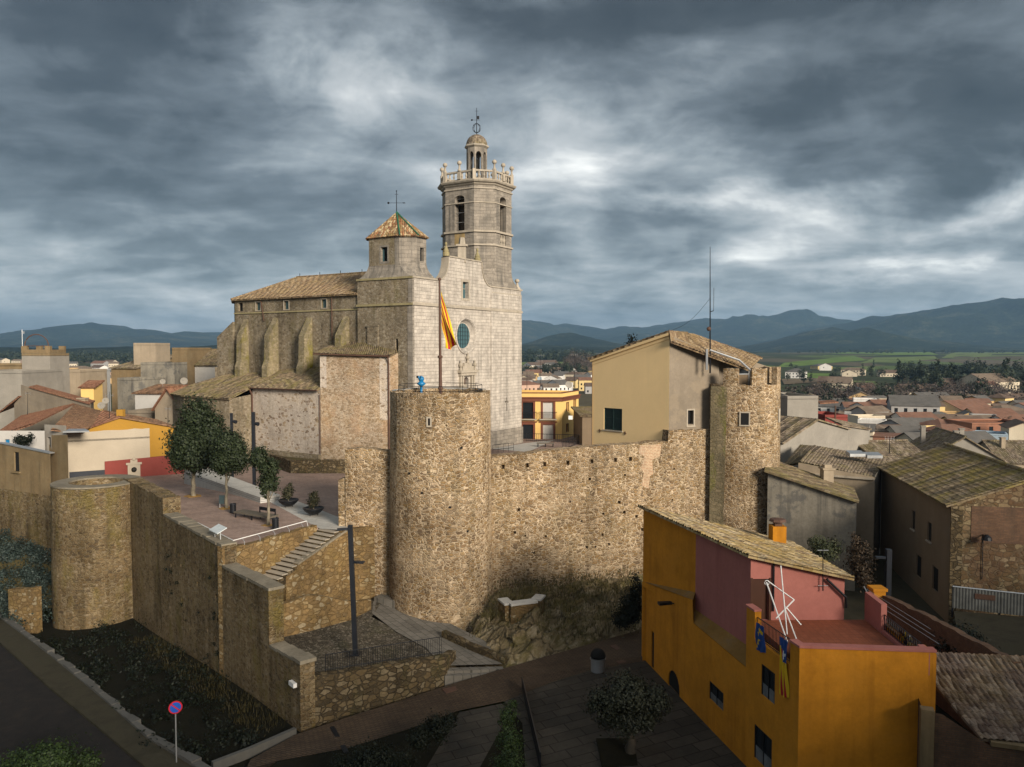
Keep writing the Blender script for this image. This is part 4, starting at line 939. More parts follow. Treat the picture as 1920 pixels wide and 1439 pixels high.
for f, u in ((fa, fa.L*.36), (fb, fb.L*.40)):
    m2 = MB(); f.slab(m2,u,u+.2,23.1,24.6,-.38,-.3); m2.build('shutter', M['glass_teal'], tu)
mb = MB(); f = Face(ch(t0,s1-c*.4), ch(t0,s0+c)); f.wall(mb,rect(.1,f.L-.7,22.2,25.85),[rect(f.L*.40-.02,f.L*.40+1.02,23.03,24.77)],.02,out=.02); mb.build('rubble_face', M['church_rubble'], tu)
# flared skirt
mb = MB(); nf = 6
base = [(0.05,.05),(4.55,.05),(4.55,8.15),(.05,8.15)]
def skirt(q0, q1, r0, r1):
    for i in range(nf):
        w0 = (1-i/nf)**2.2; w1 = (1-(i+1)/nf)**2.2; z0_ = 21.1+2.0*i/nf; z1_ = 21.1+2.0*(i+1)/nf
        A = ch(lerp(r0[0],q0[0],w0), lerp(r0[1],q0[1],w0)); B = ch(lerp(r1[0],q1[0],w0), lerp(r1[1],q1[1],w0)); C_ = ch(lerp(r1[0],q1[0],w1), lerp(r1[1],q1[1],w1)); D_ = ch(lerp(r0[0],q0[0],w1), lerp(r0[1],q0[1],w1))
        mb.face([(*A,z0_),(*B,z0_),(*C_,z1_),(*D_,z1_)])
skirt(base[0],base[1],oc[0],oc[1]); skirt(base[3],base[0],oc[6],oc[7]); skirt(base[0],base[0],oc[7],oc[0]); skirt(base[1],base[2],oc[1],oc[3]); skirt(base[2],base[3],oc[4],oc[6])
mb.build('flared_skirt', M['tower_ashlar'], tu)
mb = MB(); ap = ch3((t0+t1)/2,(s0+s1)/2,28.9); ov = []
for q in oc: d = (Vector(q)-Vector(((t0+t1)/2,(s0+s1)/2))); d = d+d.normalized()*.38; ov.append(ch3((t0+t1)/2+d.x,(s0+s1)/2+d.y,25.85))
for i in range(n):
    a, b = ov[i], ov[(i+1)%n]; tiled(mb, a, b, ap.lerp(b,.02), ap.lerp(a,.02), pu=.3, pv=.45, amp=.05, thick=.1, seed=i)
ro = mb.build('pyramid_roof', M['tile_pyramid'], tu)
mb = MB()
for i in (7,0): ridge_tiles(mb, ov[i]+Vector((0,0,.1)), ap+Vector((0,0,.1)), .09)
mb.build('glazed_ridge', M['green_glaze'], ro)
def vane(parent, p, h, kind=0):
    mb = MB(); x, y, z = p; mb.tube([(x,y,z-.2),(x,y,z+h)], .06, 6, .03)
    if kind == 0:
        mb.bar((x-.9,y,z+h*.45),(x+.9,y,z+h*.45),.03); mb.sphere((x-.95,y,z+h*.45),.13,6); mb.bar((x+.7,y,z+h*.45),(x+1.0,y,z+h*.45),.07); mb.sphere((x,y,z+h),.08,6); mb.bar((x-.2,y,z+h*.85),(x+.2,y,z+h*.85),.03)
    else:
        for k in range(4):
            a = math.pi*k/4; mb.tube([(x+.55*math.sin(u)*math.cos(a), y+.55*math.sin(u)*math.sin(a), z+1.1-.75*math.cos(u)) for u in [2*math.pi*i/20 for i in range(21)]], .035, 4)
        mb.bar((x-.6,y,z+h*.55),(x+.4,y,z+h*.55),.04); mb.sphere((x-.65,y,z+h*.55),.14,6); mb.bar((x-.25,y,z+h*.88),(x+.25,y,z+h*.88),.03); mb.box((x+.02,y-.02,z+h*.58),(x+.35,y+.02,z+h*.70))
    return mb.build('weather_vane', M['black'], parent)
vane(tu, ap, 2.5)
# nave
wz0, wz1 = 17.95, 19.35
mb = MB(); fN = Face(ch(.3,30.1), ch(.3,8.0)); wins = []
for s_ in (29.0,25.6,20.4,13.9): wins.append((30.1-s_-.42, 30.1-s_+.42))
fN.wall(mb, rect(0,fN.L,-.5,19.5), [rect(a,b,18.0,19.05) for a,b in wins], .3)
apse = [ch(.3,30.1),ch(4.0,34.8),ch(13.5,34.8),ch(17,30.1)]
for a, b in zip(apse, apse[1:]): Face(b,a).wall(mb, rect(0,(a-b).length,-.5,19.5))
Face(ch(17,9),ch(17,30.1)).wall(mb, rect(0,21.1,-.5,19.5))
nv = sub(mb, 'nave', M['church_rubble'])
for a, b in wins: pane(nv, fN, a, b, 18.0,19.05,.3, M['glass_teal'] if a > 2 else M['dark'], frame=M['trim'] if a > 3 else None, fw=.1)
mb = MB(); fN.slab(mb,-.1,fN.L,17.62,17.78,-.1,.12); mb.build('string_course', M['trim_moss'], nv)
mb = MB()
mb.tube([fN.p(5.2,19.2,.15),fN.p(5.7,16.6,.15)],.06,5); mb.build('downpipe', M['rust'], nv)
mb = MB(); mb.tube([fN.p(17.6,19.2,.15),fN.p(17.6,14,.15)],.06,5); mb.build('downpipe', M['rust'], nv)
mb = MB(); e = .45; rz = 22.95
E0, E1 = ch3(.3-e,30.1+e*.3,19.45), ch3(.3-e,8.2,19.45); R0, R1 = ch3(8.6,27.3,rz), ch3(8.6,8.2,rz)
tiled(mb, E0, E1, R1, R0, pu=.34, pv=.5, amp=.06, seed=3, sag=.05)
A_ = [ch3(.3-e,30.1+.2,19.45), ch3(3.9,35.2,19.45), ch3(13.5,35.2,19.45), ch3(17.4,30.3,19.45)]
for i in range(3): tiled(mb, A_[i+1], A_[i], R0.lerp(A_[i],.01), R0.lerp(A_[i+1],.01), pu=.4, pv=.6, amp=.05, seed=i)
tiled(mb, ch3(17.4,8.2,19.45), ch3(17.4,30.3,19.45), R0, R1, pu=.4, pv=.6, amp=.05)
nr = mb.build('nave_roof', M['tile_old'], nv)
mb = MB(); ridge_tiles(mb, R0+Vector((0,0,.05)), R1+Vector((0,0,.05)), .16); ridge_tiles(mb, A_[0]+Vector((0,0,.1)), R0, .15); mb.build('ridge', M['tile_old'], nr)
mb = MB()
for k in range(5): p = R0.lerp(R1, .03+.2*k); mb.tube([p,p+Vector((0,0,.55))],.05,4)
mb.build('ridge_hook', M['black'], nr)
# buttresses
for s_, zt, out_ in ((28.0,16.9,1.5),(22.4,17.0,1.9),(16.4,16.9,1.8),(10.3,16.9,1.9)):
    mb = MB(); f = Face(ch(.3,s_+.48), ch(.3,s_-.48))
    prof = [(0,zt),(out_*.75,zt-2.3),(out_*.8,zt-5.4),(out_,zt-6.2),(out_+.1,3)]
    for (o0,z0_),(o1,z1_) in zip(prof, prof[1:]):
        mb.face([f.p(0,z0_,o0),f.p(0,z1_,o1),f.p(.96,z1_,o1),f.p(.96,z0_,o0)])
    for u in (0,.96):
        q = [f.p(u,z_,o_) for o_,z_ in prof]+[f.p(u,3,0)]; mb.face(q if u else q[::-1])
    mb.build('buttress', M['moss_stone'], nv)
mb = MB(); f = Face(ch(.6,31.9),ch(-.2,31.2)); q = ch(.3,30.3)
pb = [Vector((q.x-1.9,q.y+1.6)),Vector((q.x-2.7,q.y+1.0)),q+Vector((-.1,-.3)),q+Vector((.5,.4))]
mb.prism(pb,-.5,lambda x,y: 16.6 if x > q.x-1 else 14.6); mb.prism([p+Vector((-.35,.05)) for p in pb[:2]]+[pb[1]+Vector((.3,0)),pb[0]+Vector((.3,0))],-.5,10.6); mb.build('buttress', M['church_rubble'], nv)
# side chapels
tC = -4.4
mb = MB(); KL, KR = (-4.4,9.95), (-.9,2.6); fc = Face(ch(*KL), ch(*KR))
fc.wall(mb, [(0,-1.3),(fc.L,-1.3),(fc.L,12.2),(0,12.5)]); Face(ch(*KR),ch(0.2,2.0)).wall(mb, rect(0,1.3,-1.2,12.5)); Face(ch(0.2,12.5),ch(*KL)).wall(mb, rect(0,(ch(.2,12.5)-ch(*KL)).length,-1.2,12.6))
cb = sub(mb, 'tall_chapel', M['chapel_brown'])
mb = MB(); fc.slab(mb,0,.75,8.6,12.4,-.3,.025); mb.build('quoin', M['chapel_pale'], cb)
mb = MB(); fc.slab(mb,fc.L-1.2,fc.L+.01,5,12.1,-.3,.02); mb.build('quoin', M['chapel_pale'], cb)
mb = MB(); e0 = fc.p(-.7,12.5,.45); e1 = fc.p(fc.L+.15,12.25,.45); tiled(mb, e0, e1, ch3(.15,8.3,13.9), ch3(.35,12.6,13.6), pu=.32, pv=.45, seed=5); tiled(mb, e1, e1.lerp(ch3(.1,2.2,12.6),.98), ch3(.1,2.3,12.9), ch3(.12,8.2,13.9), pu=.32, pv=.45, seed=6)
rr_ = mb.build('chapel_roof', M['tile_moss'], cb)
mb = MB(); mb.tube([fc.p(-.6,12.45,.5),fc.p(fc.L,12.2,.5)],.08,6); mb.tube([fc.p(fc.L-.1,12.2,.5),fc.p(fc.L-.12,11.4,.12),fc.p(fc.L-.12,0,.1)],.09,6); mb.build('gutter', M['rust'], cb)
mb = MB(); fl = Face(ch(tC,21.4), ch(tC,10.0)); fl.wall(mb, rect(0,fl.L,-1.3,8.35))
lc = sub(mb, 'low_chapel', M['chapel_pale'])
mb = MB(); fl.slab(mb,-.02,fl.L,-1.3,.9,-.2,.35); mb.build('plinth', M['church_rubble'], lc)
mb = MB(); tiled(mb, ch3(tC-.45,21.6,8.3), ch3(tC-.45,10.0,8.3), ch3(.35,10.0,10.9), ch3(.35,18.0,10.7), pu=.32, pv=.45, seed=6); tiled(mb, ch3(tC-.45,21.6,8.3), ch3(.35,18.0,10.7), ch3(.35,22.5,10.3), ch3(.35,24.5,9.6), pu=.32, pv=.45, seed=8); mb.build('chapel_roof', M['tile_moss'], lc)
mb = MB(); mb.tube([fl.p(0,8.3,.55),fl.p(fl.L,8.3,.55)],.07,6); mb.tube([fl.p(.05,8.25,.5),fl.p(.1,7.4,.12),fl.p(.1,0,.12)],.11,6); mb.tube([fl.p(fl.L-.05,7.8,.06),fl.p(fl.L-.05,1,.06)],.05,4); mb.build('gutter', M['rust'], lc)
q0 = at(472,740,94.9); q1 = at(430,748,92); q2 = at(345,742,95); q3 = Vector((-46,103,7.2)); q4 = ch3(.3,29,9.8)
mb = MB()
for a, b in ((q2,q1),(q1,q0)): f = Face(a.to_2d(), b.to_2d()); f.wall(mb, [(0,-.3),(f.L,-.3),(f.L,b.z),(0,a.z)])
Face(q3.to_2d(), q2.to_2d()).wall(mb, rect(0,(q3-q2).to_2d().length,-.3,7.2))
ac = sub(mb, 'apse_chapel', M['church_rubble'])
mb = MB(); top1 = ch3(.3,24.5,9.9); top2 = ch3(.3,30,9.9)
o1 = q1+(q1-Vector((-36,100,q1.z))).normalized()*.4; o2 = q2+(q2-Vector((-36,100,q2.z))).normalized()*.4; o0_ = q0+Vector((.1,-.2,.9))
tiled(mb, o2, o1, top1, top2, pu=.34, pv=.5, seed=9); tiled(mb, o1, o0_, ch3(.3,21.5,10.2), top1, pu=.34, pv=.5, seed=10); tiled(mb, q3+Vector((-.3,0,0)), o2, top2, top2+Vector((-.5,1,0)), pu=.34, pv=.5)
mb.build('chapel_roof', M['tile_moss'], ac)
# bell tower
bt0,bt1,bs0,bs1,bc = 15.55,23.65,.3,8.7,1.9
ob = [(bt0+bc,bs0),(bt1-bc,bs0),(bt1,bs0+bc),(bt1,bs1-bc),(bt1-bc,bs1),(bt0+bc,bs1),(bt0,bs1-bc),(bt0,bs0+bc)]
cen = Vector(((bt0+bt1)/2,(bs0+bs1)/2))
def octo(off, shape=ob): 
    out = []
    for q in shape:
        d = Vector(q)-cen; out.append(ch(*(cen+d*(1+off/4.35))))
    return out
mb = MB()
for a, b in ((ch(23.8,0),ch(23.8,9.4)),(ch(23.8,9.4),ch(16,9.4)),(ch(16.05,9.4),ch(16.05,0))): Face(a,b).wall(mb, rect(0,(b-a).length,-.5,21.1))
mb.prism([ch(16.05,.01),ch(23.8,.01),ch(23.8,9.4),ch(16.05,9.4)],20.5,21.15)
bb = sub(mb, 'tower_base', M['facade'])
mb = MB(); ow = octo(0); fl_ = []
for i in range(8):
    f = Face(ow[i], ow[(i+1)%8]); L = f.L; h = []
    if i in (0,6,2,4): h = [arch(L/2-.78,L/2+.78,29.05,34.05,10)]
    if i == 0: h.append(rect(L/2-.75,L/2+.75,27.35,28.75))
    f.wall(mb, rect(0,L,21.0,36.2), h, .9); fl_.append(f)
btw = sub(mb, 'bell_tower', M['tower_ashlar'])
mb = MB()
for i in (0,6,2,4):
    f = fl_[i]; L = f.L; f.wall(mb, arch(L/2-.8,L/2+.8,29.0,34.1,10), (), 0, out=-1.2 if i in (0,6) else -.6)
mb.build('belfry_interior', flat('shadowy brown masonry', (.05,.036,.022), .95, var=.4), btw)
for i in (6,0):
    f = fl_[i]; L = f.L; m2 = MB()
    for z_ in (30.1,31.3,32.5,33.4): m2.tube([f.p(L/2-.8,z_,-.35),f.p(L/2+.8,z_,-.35)],.035,4)
    if i == 6: m2.build('tie_bar', M['steel'], btw)
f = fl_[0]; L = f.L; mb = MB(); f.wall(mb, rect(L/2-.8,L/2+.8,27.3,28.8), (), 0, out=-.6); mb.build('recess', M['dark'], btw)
m2 = MB()
for k in range(4):
    p = f.p(L/2-.56+.37*k,27.35,-.15); m2.lathe(p,[(.10,0),(.10,.15),(.06,.3),(.13,.65),(.06,1.1),(.1,1.25),(.1,1.4)],8)
m2.build('balustrade_panel', M['trim'], btw)
f = fl_[6]; L = f.L; mb = MB(); f.slab(mb,L/2-.8,L/2+.8,27.3,28.75,-.1,.02); mb.build('ochre_panel', plaster('ochre stained panel', (.33,.23,.10), .3, .6), btw)
def band(z0, z1, off, name='string_course', mat=None, parent=None):
    mb = MB(); mb.prism(octo(off), z0, z1, True, True); return mb.build(name, mat or M['trim'], parent or btw)
band(28.75,29.0,.22); band(27.05,27.25,.20); band(32.35,32.5,.10); band(34.75,34.95,.14)
mb = MB(); prof = [(.0,35.35),(.18,35.5),(.25,35.7),(.5,35.85),(.62,36.1),(.62,36.25)]; rings = []
for o_, z_ in prof: rings.append([mb.vert((*p,z_)) for p in octo(o_)])
for A, B in zip(rings, rings[1:]):
    for i in range(8): mb.idx([A[i],A[(i+1)%8],B[(i+1)%8],B[i]])
mb.idx(rings[-1]); mb.build('cornice', M['trim'], btw)
# balustrade with ball finials
bo = octo(.02); bz = 36.25
mb = MB()
for i in range(8):
    a, b = Vector(bo[i]), Vector(bo[(i+1)%8]); f = Face(a,b); f.slab(mb,0,f.L,bz,bz+.3,-.3,0); f.slab(mb,0,f.L,bz+1.25,bz+1.5,-.32,.04)
    mb.obox(a, f.d.to_2d(), .42, .42, bz, bz+1.55)
    if f.L > 3.2: mb.obox(a.lerp(b,.5), f.d.to_2d(), .36, .5, bz+.3, bz+1.25)
bal = mb.build('balustrade', M['trim'], btw)
for i in range(8):
    a, b = Vector(bo[i]), Vector(bo[(i+1)%8]); L = (b-a).length; k = 6 if L > 3.2 else 3
    m2 = MB(); d = (b-a).normalized(); n_ = Vector((d.y,-d.x))
    for j in range(k):
        q = a.lerp(b, (j+1)/(k+1)) - n_*.14; m2.lathe((q.x,q.y,bz+.3),[(.12,0),(.12,.1),(.07,.2),(.15,.42),(.08,.75),(.12,.85),(.12,.95)],8)
    m2.build('baluster_row', M['trim'], btw)
    for q, hh in (((a,1.35),) if i != 7 else ())+(((a.lerp(b,.5),1.35),) if L > 3.2 and i in (6,0,2) else ()):
        m2 = MB(); m2.lathe((q.x,q.y,bz+1.5),[(.24,0),(.24,.18),(.13,.3),(.11,.65),(.16,.7),(.12,.78)],8); m2.sphere((q.x,q.y,bz+1.5+1.08),.31,8); m2.build('ball_finial', M['trim'], btw)
m2 = MB(); q = octo(-.2)[7]; m2.tube([(q.x,q.y,bz+1),(q.x,q.y,bz+3)],.03,4); m2.build('aerial', M['black'], btw)
# finial on the base corner
q = ch(23.4,.4); m2 = MB(); m2.lathe((q.x,q.y,21.1),[(.5,0),(.5,.25),(.3,.5),(.16,.9),(.14,1.1)],8); m2.sphere((q.x,q.y,22.5),.32,8); m2.build('ball_finial', M['trim'], btw)
# flared corners at the foot of the shaft
mb = MB()
sq = [(16.1,.05),(23.75,.05),(23.75,9.3),(16.1,9.3)]
def flare(q0,q1,r0,r1,H=2.6):
    for i in range(6):
        w0=(1-i/6)**2.4; w1=(1-(i+1)/6)**2.4; z0_=21.1+H*i/6; z1_=21.1+H*(i+1)/6
        P=[ch(lerp(r[0],q[0],w),lerp(r[1],q[1],w)) for q,r,w in ((q0,r0,w0),(q1,r1,w0),(q1,r1,w1),(q0,r0,w1))]
        mb.face([(*P[0],z0_),(*P[1],z0_),(*P[2],z1_),(*P[3],z1_)])
flare(sq[0],sq[0],ob[7],ob[0]); flare(sq[0],sq[1],ob[0],ob[1]); flare(sq[1],sq[1],ob[1],ob[2]); flare(sq[1],sq[2],ob[2],ob[3])
mb.build('flared_skirt', M['tower_ashlar'], btw)
# lantern
lp = ch(*cen); lr = 1.42; lz0, lz1 = 36.2, 41.0
mb = MB(); a0 = math.atan2(CU.y,CU.x)+R(22.5)
lo = [Vector((lp.x+lr*math.cos(a0+R(45)*i), lp.y+lr*math.sin(a0+R(45)*i))) for i in range(8)]
for i in range(8):
    f = Face(lo[i],lo[(i+1)%8]); L = f.L; f.wall(mb, rect(0,L,lz0,lz1), [arch(L/2-.36,L/2+.36,lz0+.9,lz1-.5,8)], .38)
    g_ = Face(lo[i].lerp(lp.xy if hasattr(lp,'xy') else lp,.185), lo[(i+1)%8].lerp(lp,.185)); g_.wall(mb, rect(0,g_.L,lz0,lz1), [arch(g_.L/2-.34,g_.L/2+.34,lz0+.9,lz1-.5,8)], .0)
lan = mb.build('lantern', M['tower_ashlar'], btw)
mb = MB(); 
mb.lathe((lp.x,lp.y,0),[(1.44,lz1-.05),(1.68,lz1+.12),(1.68,lz1+.3),(1.48,lz1+.42),(1.44,lz1+.42)],8,a0=a0,a1=a0+2*math.pi); mb.build('lantern_cornice', M['trim'], btw)
mb = MB(); prof = [(1.45*math.cos(a), lz1+.4+1.65*math.sin(a)) for a in [math.pi/2*i/10 for i in range(11)]]; prof[-1] = (.05, prof[-1][1]); mb.lathe((lp.x,lp.y,0),prof,24)
dome = mb.build('dome', M['tile_grey'], btw, smooth=False)
vane(btw, (lp.x,lp.y,lz1+2.0), 4.4, 1)
mb = MB(); mb.lathe((lp.x,lp.y,38.7),[(.52,0),(.46,.15),(.35,.5),(.30,.9),(.22,1.15),(.05,1.2)],14,cap=True); mb.tube([(lp.x,lp.y,39.9),(lp.x,lp.y,41)],.08,5); mb.tube([(lp.x,lp.y,38.3),(lp.x,lp.y,38.8)],.08,5); mb.build('bell', M['bronze'], btw)
mb = MB(); mb.tube([(lp.x-.6,lp.y,36.5),(lp.x+.5,lp.y,38.4)],.12,5); mb.tube([(lp.x+.6,lp.y-.1,36.4),(lp.x-.3,lp.y,38.3)],.1,5); mb.box((lp.x-.6,lp.y-.3,36.2),(lp.x+.6,lp.y+.3,36.9)); mb.build('bell_frame', M['steel'], btw)
TZ = [(21.15,21.15),(27.05,26.5),(29,28.5),(32.45,32.15),(34.05,33.15),(34.85,33.95),(36.25,34.95),(37.75,36.3),(39.1,37.6),(41.0,40.1),(41.4,40.45),(43.05,41.95),(47.5,45.6)]
todo = [btw]
while todo:
    o = todo.pop(); todo += [q for q in o.children]
    for v in o.data.vertices:
        if v.co.z > 21.15: v.co.z = pw(v.co.z, TZ)
# low retaining wall on the plaza before the chapels
mb = MB(); b = drop(668,888,flat0); a = drop(545,888,flat0); a2 = drop(515,882,flat0)
thick_wall(mb, a.to_2d(), b.to_2d(), [(0,a.z+1.45),((b-a).length,b.z+1.5)], -2, .6, rng, .05); thick_wall(mb, (a2+Vector((-2.5,4.5,0))).to_2d(), a.to_2d(), [(0,.4),((a-a2-Vector((-2.5,4.5,0))).length,a.z+1.45)], -2, .6, rng, .05)
tag(mb.build('low_wall', M['dark_rubble'], origin=(*a.to_2d(),-1)), 'low mossy rubble wall on the plaza below the pale chapel wall of the church', 'wall')
mb = MB(); mb.prism([a.to_2d()+Vector((.1,.4)), b.to_2d()+Vector((0,.4)), ch(-.9,2.6), ch(tC,10), ch(tC,21), (a2+Vector((-1.9,4.9,0))).to_2d()], -1.5, .33); struct(mb, 'terrace', M['grassbank'])
# ------------------------------------------------------------------ houses
def house(name, label, c, ang, w, d, zb, ze, rise, wm, rm, roof='gable', wins=(), group=None, over=.35, pu=.26, fine=True, chim=0, doors=(), cat='house', parts=True, seed=0, pmat=None, flip=False):
    """c: centre xy; front faces local -y; ang turns it; ridge along local x (flip: along y). wins: (face, u, z, w, h) with z above the base"""
    t = thing(name, label, cat, (c[0], c[1], zb), group, ang)
    H = ze-zb; W2, D2 = w/2, d/2
    cor = [Vector((-W2,-D2)),Vector((W2,-D2)),Vector((W2,D2)),Vector((-W2,D2))]
    mb = MB(); panes = []
    for i in range(4):
        f = Face(cor[i], cor[(i+1)%4]); L = f.L; outer = rect(0,L,-6,H)
        if roof == 'gable' and ((i in (1,3)) != flip): outer = [(0,-6),(L,-6),(L,H),(L/2,H+rise),(0,H)]
        if roof == 'mono':
            if i == 2: outer = rect(0,L,-6,H+rise)
            if i == 1: outer = [(0,-6),(L,-6),(L,H+rise),(0,H)]
            if i == 3: outer = [(0,-6),(L,-6),(L,H),(0,H+rise)]
        hs = []
        for q in wins:
            if q[0] == i: hs.append(rect(q[1]*L-q[3]/2, q[1]*L+q[3]/2, q[2], q[2]+q[4])); panes.append((f, hs[-1], q[5] if len(q) > 5 else None))
        f.wall(mb, outer, hs, .15, cap=None if parts else 1)
    if roof == 'flat': mb.prism([c_*.96 for c_ in cor], H-.5, H-.45)
    lp_ = Matrix.Translation(t.location) @ Matrix.Rotation(ang, 4, 'Z')
    def bld(mbx, nm, mat, par=t):
        o = mbx.build(nm, mat); o.parent = par; return o
    wl = bld(mb, 'wall', [wm, M['glass']])
    if parts:
        for f, h, mt_ in panes:
            m2 = MB(); f.wall(m2, h, (), 0, out=-.14); wd = bld(m2, 'window', mt_ or M['glass'])
            if h[1][0]-h[0][0] > .5 and fine:
                m3 = MB(); u0, u1, z0, z1 = h[0][0], h[1][0], h[0][1], h[2][1]
                f.slab(m3,u0-.08,u1+.08,z0-.1,z0-.002,-.05,.1); o = m3.build('sill', M['trim']); o.parent = wd
    mb = MB(); o = over
    T = tiled if fine else None
    def plane(a, b, c_, d_):
        if fine: tiled(mb, a, b, c_, d_, pu=pu, seed=seed+len(mb.f))
        else:
            nrm = Vector((0,0,-.15)); q = [Vector(a),Vector(b),Vector(c_),Vector(d_)]; mb.face(q); r_ = [p+nrm for p in q]; mb.face(r_[::-1])
            for k in range(4): mb.face([r_[k],r_[(k+1)%4],q[(k+1)%4],q[k]])
    if roof == 'gable':
        s_ = rise/(D2 if not flip else W2)
        if not flip:
            plane((-W2-o,-D2-o,H-o*s_),(W2+o,-D2-o,H-o*s_),(W2+o,0,H+rise),(-W2-o,0,H+rise)); plane((W2+o,D2+o,H-o*s_),(-W2-o,D2+o,H-o*s_),(-W2-o,0,H+rise),(W2+o,0,H+rise)); ra, rb = (-W2-o,0,H+rise+.05),(W2+o,0,H+rise+.05)
        else:
            plane((-W2-o,D2+o,H-o*s_),(-W2-o,-D2-o,H-o*s_),(0,-D2-o,H+rise),(0,D2+o,H+rise)); plane((W2+o,-D2-o,H-o*s_),(W2+o,D2+o,H-o*s_),(0,D2+o,H+rise),(0,-D2-o,H+rise)); ra, rb = (0,-D2-o,H+rise+.05),(0,D2+o,H+rise+.05)
        if fine: ridge_tiles(mb, ra, rb, .14)
    elif roof == 'hip':
        k = min(W2, D2)*.9
        a = [Vector((-W2-o,-D2-o,H-.1)),Vector((W2+o,-D2-o,H-.1)),Vector((W2+o,D2+o,H-.1)),Vector((-W2-o,D2+o,H-.1))]; r0 = Vector((-W2+k,0,H+rise)); r1 = Vector((W2-k,0,H+rise))
        plane(a[0],a[1],r1,r0); plane(a[2],a[3],r0,r1); plane(a[1],a[2],r1,r1+Vector((0,.01,0))); plane(a[3],a[0],r0,r0-Vector((0,.01,0)))
    elif roof == 'mono':
        s_ = rise/d; plane((-W2-o,-D2-o,H-o*s_),(W2+o,-D2-o,H-o*s_),(W2+o,D2+o*.3,H+rise+.02),(-W2-o,D2+o*.3,H+rise+.02))
    if mb.f:
        rf = bld(mb, 'roof', rm)
    else:
        mb.prism([c_*1.0 for c_ in cor], H, H+.12, True, True)
        m2 = MB(); f_ = [c_ for c_ in cor]; inn = [c_*.9 for c_ in cor]
        for i in range(4): m2.prism([f_[i],f_[(i+1)%4],inn[(i+1)%4],inn[i]], H-.1, H+.35)
        rf = bld(m2, 'parapet', pmat or wm)
    cr = random.Random(seed*7+3)
    for k in range(chim):
        m2 = MB(); cx, cy = cr.uniform(-W2*.6,W2*.6), cr.uniform(-D2*.4,D2*.4); zt_ = H+rise+cr.uniform(.3,.8); m2.box((cx-.3,cy-.3,H),(cx+.3,cy+.3,zt_)); m2.box((cx-.38,cy-.38,zt_),(cx+.38,cy+.38,zt_+.12)); oo = m2.build('chimney', wm); oo.parent = rf
    return t
def grid_wins(face, n, rows, w=1.0, h=1.4, z0=1.2, dz=3.0): return [(face, (i+.5)/n, z0+dz*r, w, h) for i in range(n) for r in range(rows)]
# ---- cream house on the castle wall
hc = thing('cream_house', 'cream and grey house built on the castle wall beside the battlemented tower', 'house', (12.5,66,0))
cA = at(1110,838,68.2); cB = Vector((12.62,62.45,0)); cD = Vector((17.0,63.95,0))
f1 = Face(cA.to_2d(), cB.to_2d()); L = f1.L
def upx(f, px):     # distance along a wall where the sight line px meets it
    r = (px-960)/1460; return (r*f.a.y-f.a.x)/(f.d.x-r*f.d.y)
zA = at(1110,678,68.2).z; zB = at(1255,629,62.45).z
wu0, wu1 = upx(f1,1133), upx(f1,1167); dW = f1.p((wu0+wu1)/2,0).y
wz0, wz1 = at(0,807,dW).z, at(0,766,dW).z
mb = MB(); f1.wall(mb, [(0,-1),(L,-1),(L,zB),(0,zA)], [rect(wu0,wu1,wz0,wz1)], .15)
mb.build('cream_wall', M['cream'], hc)
f2 = Face(cB.to_2d(), cD.to_2d()); gw = upx(f2,1296)
mb = MB(); z2 = at(0,668,63.5).z
f2.wall(mb, [(0,4.5),(f2.L,4.5),(f2.L,z2),(0,zB)], [rect(gw-.27,gw+.27,at(0,796,63).z,at(0,770,63).z)], .35); Face(cD.to_2d(), (19,70)).wall(mb, rect(0,6.4,5,z2-.3)); Face((8,78),cA.to_2d()).wall(mb, rect(0,10,-1,zA))
gwl = mb.build('grey_wall', M['grey_render'], hc)
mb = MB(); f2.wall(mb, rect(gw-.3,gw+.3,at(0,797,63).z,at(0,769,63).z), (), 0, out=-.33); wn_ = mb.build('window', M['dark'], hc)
mb = MB()
for a,b,c_,d_ in ((gw-.39,gw-.27,6.8,8.15),(gw+.27,gw+.39,6.8,8.15)): f2.slab(mb,a,b,c_,d_,-.1,.025)
f2.slab(mb,gw-.27,gw+.27,8.03,8.15,-.1,.025); f2.slab(mb,gw-.42,gw+.42,6.68,6.8,-.1,.06); mb.build('frame', M['trim'], wn_)
mb = MB(); f1.wall(mb, rect(wu0,wu1,wz0,wz1), (), 0, out=-.12); ws = mb.build('window_shutter', M['green_sh'], hc)
mb = MB()
for k in range(24): z = lerp(wz0+.06,wz1-.06,k/24); f1.slab(mb,wu0+.08,wu1-.08,z,z+.035,-.12,-.085)
mb.build('louvre', M['green_sh'], ws); mb = MB()
for u in (wu0,(wu0+wu1)/2-.06,wu1-.1): f1.slab(mb,u,u+.1,wz0,wz1,-.12,-.05)
for z in (wz0,(wz0+wz1)/2,wz1-.1): f1.slab(mb,wu0,wu1,z,z+.09,-.119,-.055)
mb.build('frame', M['green_sh'], ws)
mb = MB(); f1.slab(mb,wu0-.1,wu1+.1,wz0-.1,wz0,-.05,.09); mb.build('sill', M['trim'], hc)
mb = MB()
for u in (wu0-.45,wu1+.35): f1.slab(mb,u-.12,u+.12,wz0-.18,wz0-.12,0,.05); f1.slab(mb,u-.03,u+.03,wz0-.3,wz0,0,.051)
mb.build('wall_anchor', M['rust'], hc)
mb = MB(); slope = (zB-zA)/L
for u0, u1, zo, oo in ((0,L,-.3,.06),(-.1,L+.05,-.02,.22)):
    q = [f1.p(u0,zA+slope*u0+zo,oo),f1.p(u1,zA+slope*u1+zo,oo),f1.p(u1,zA+slope*u1+zo+.22,oo),f1.p(u0,zA+slope*u0+zo+.22,oo)]; b_ = [p-f1.n*.5 for p in q]; mb.face(q); mb.face([q[3],q[2],b_[2],b_[3]]); mb.face([q[0],b_[0],b_[1],q[1]])
mb.build('cornice', M['cream'], hc)
mb = MB()
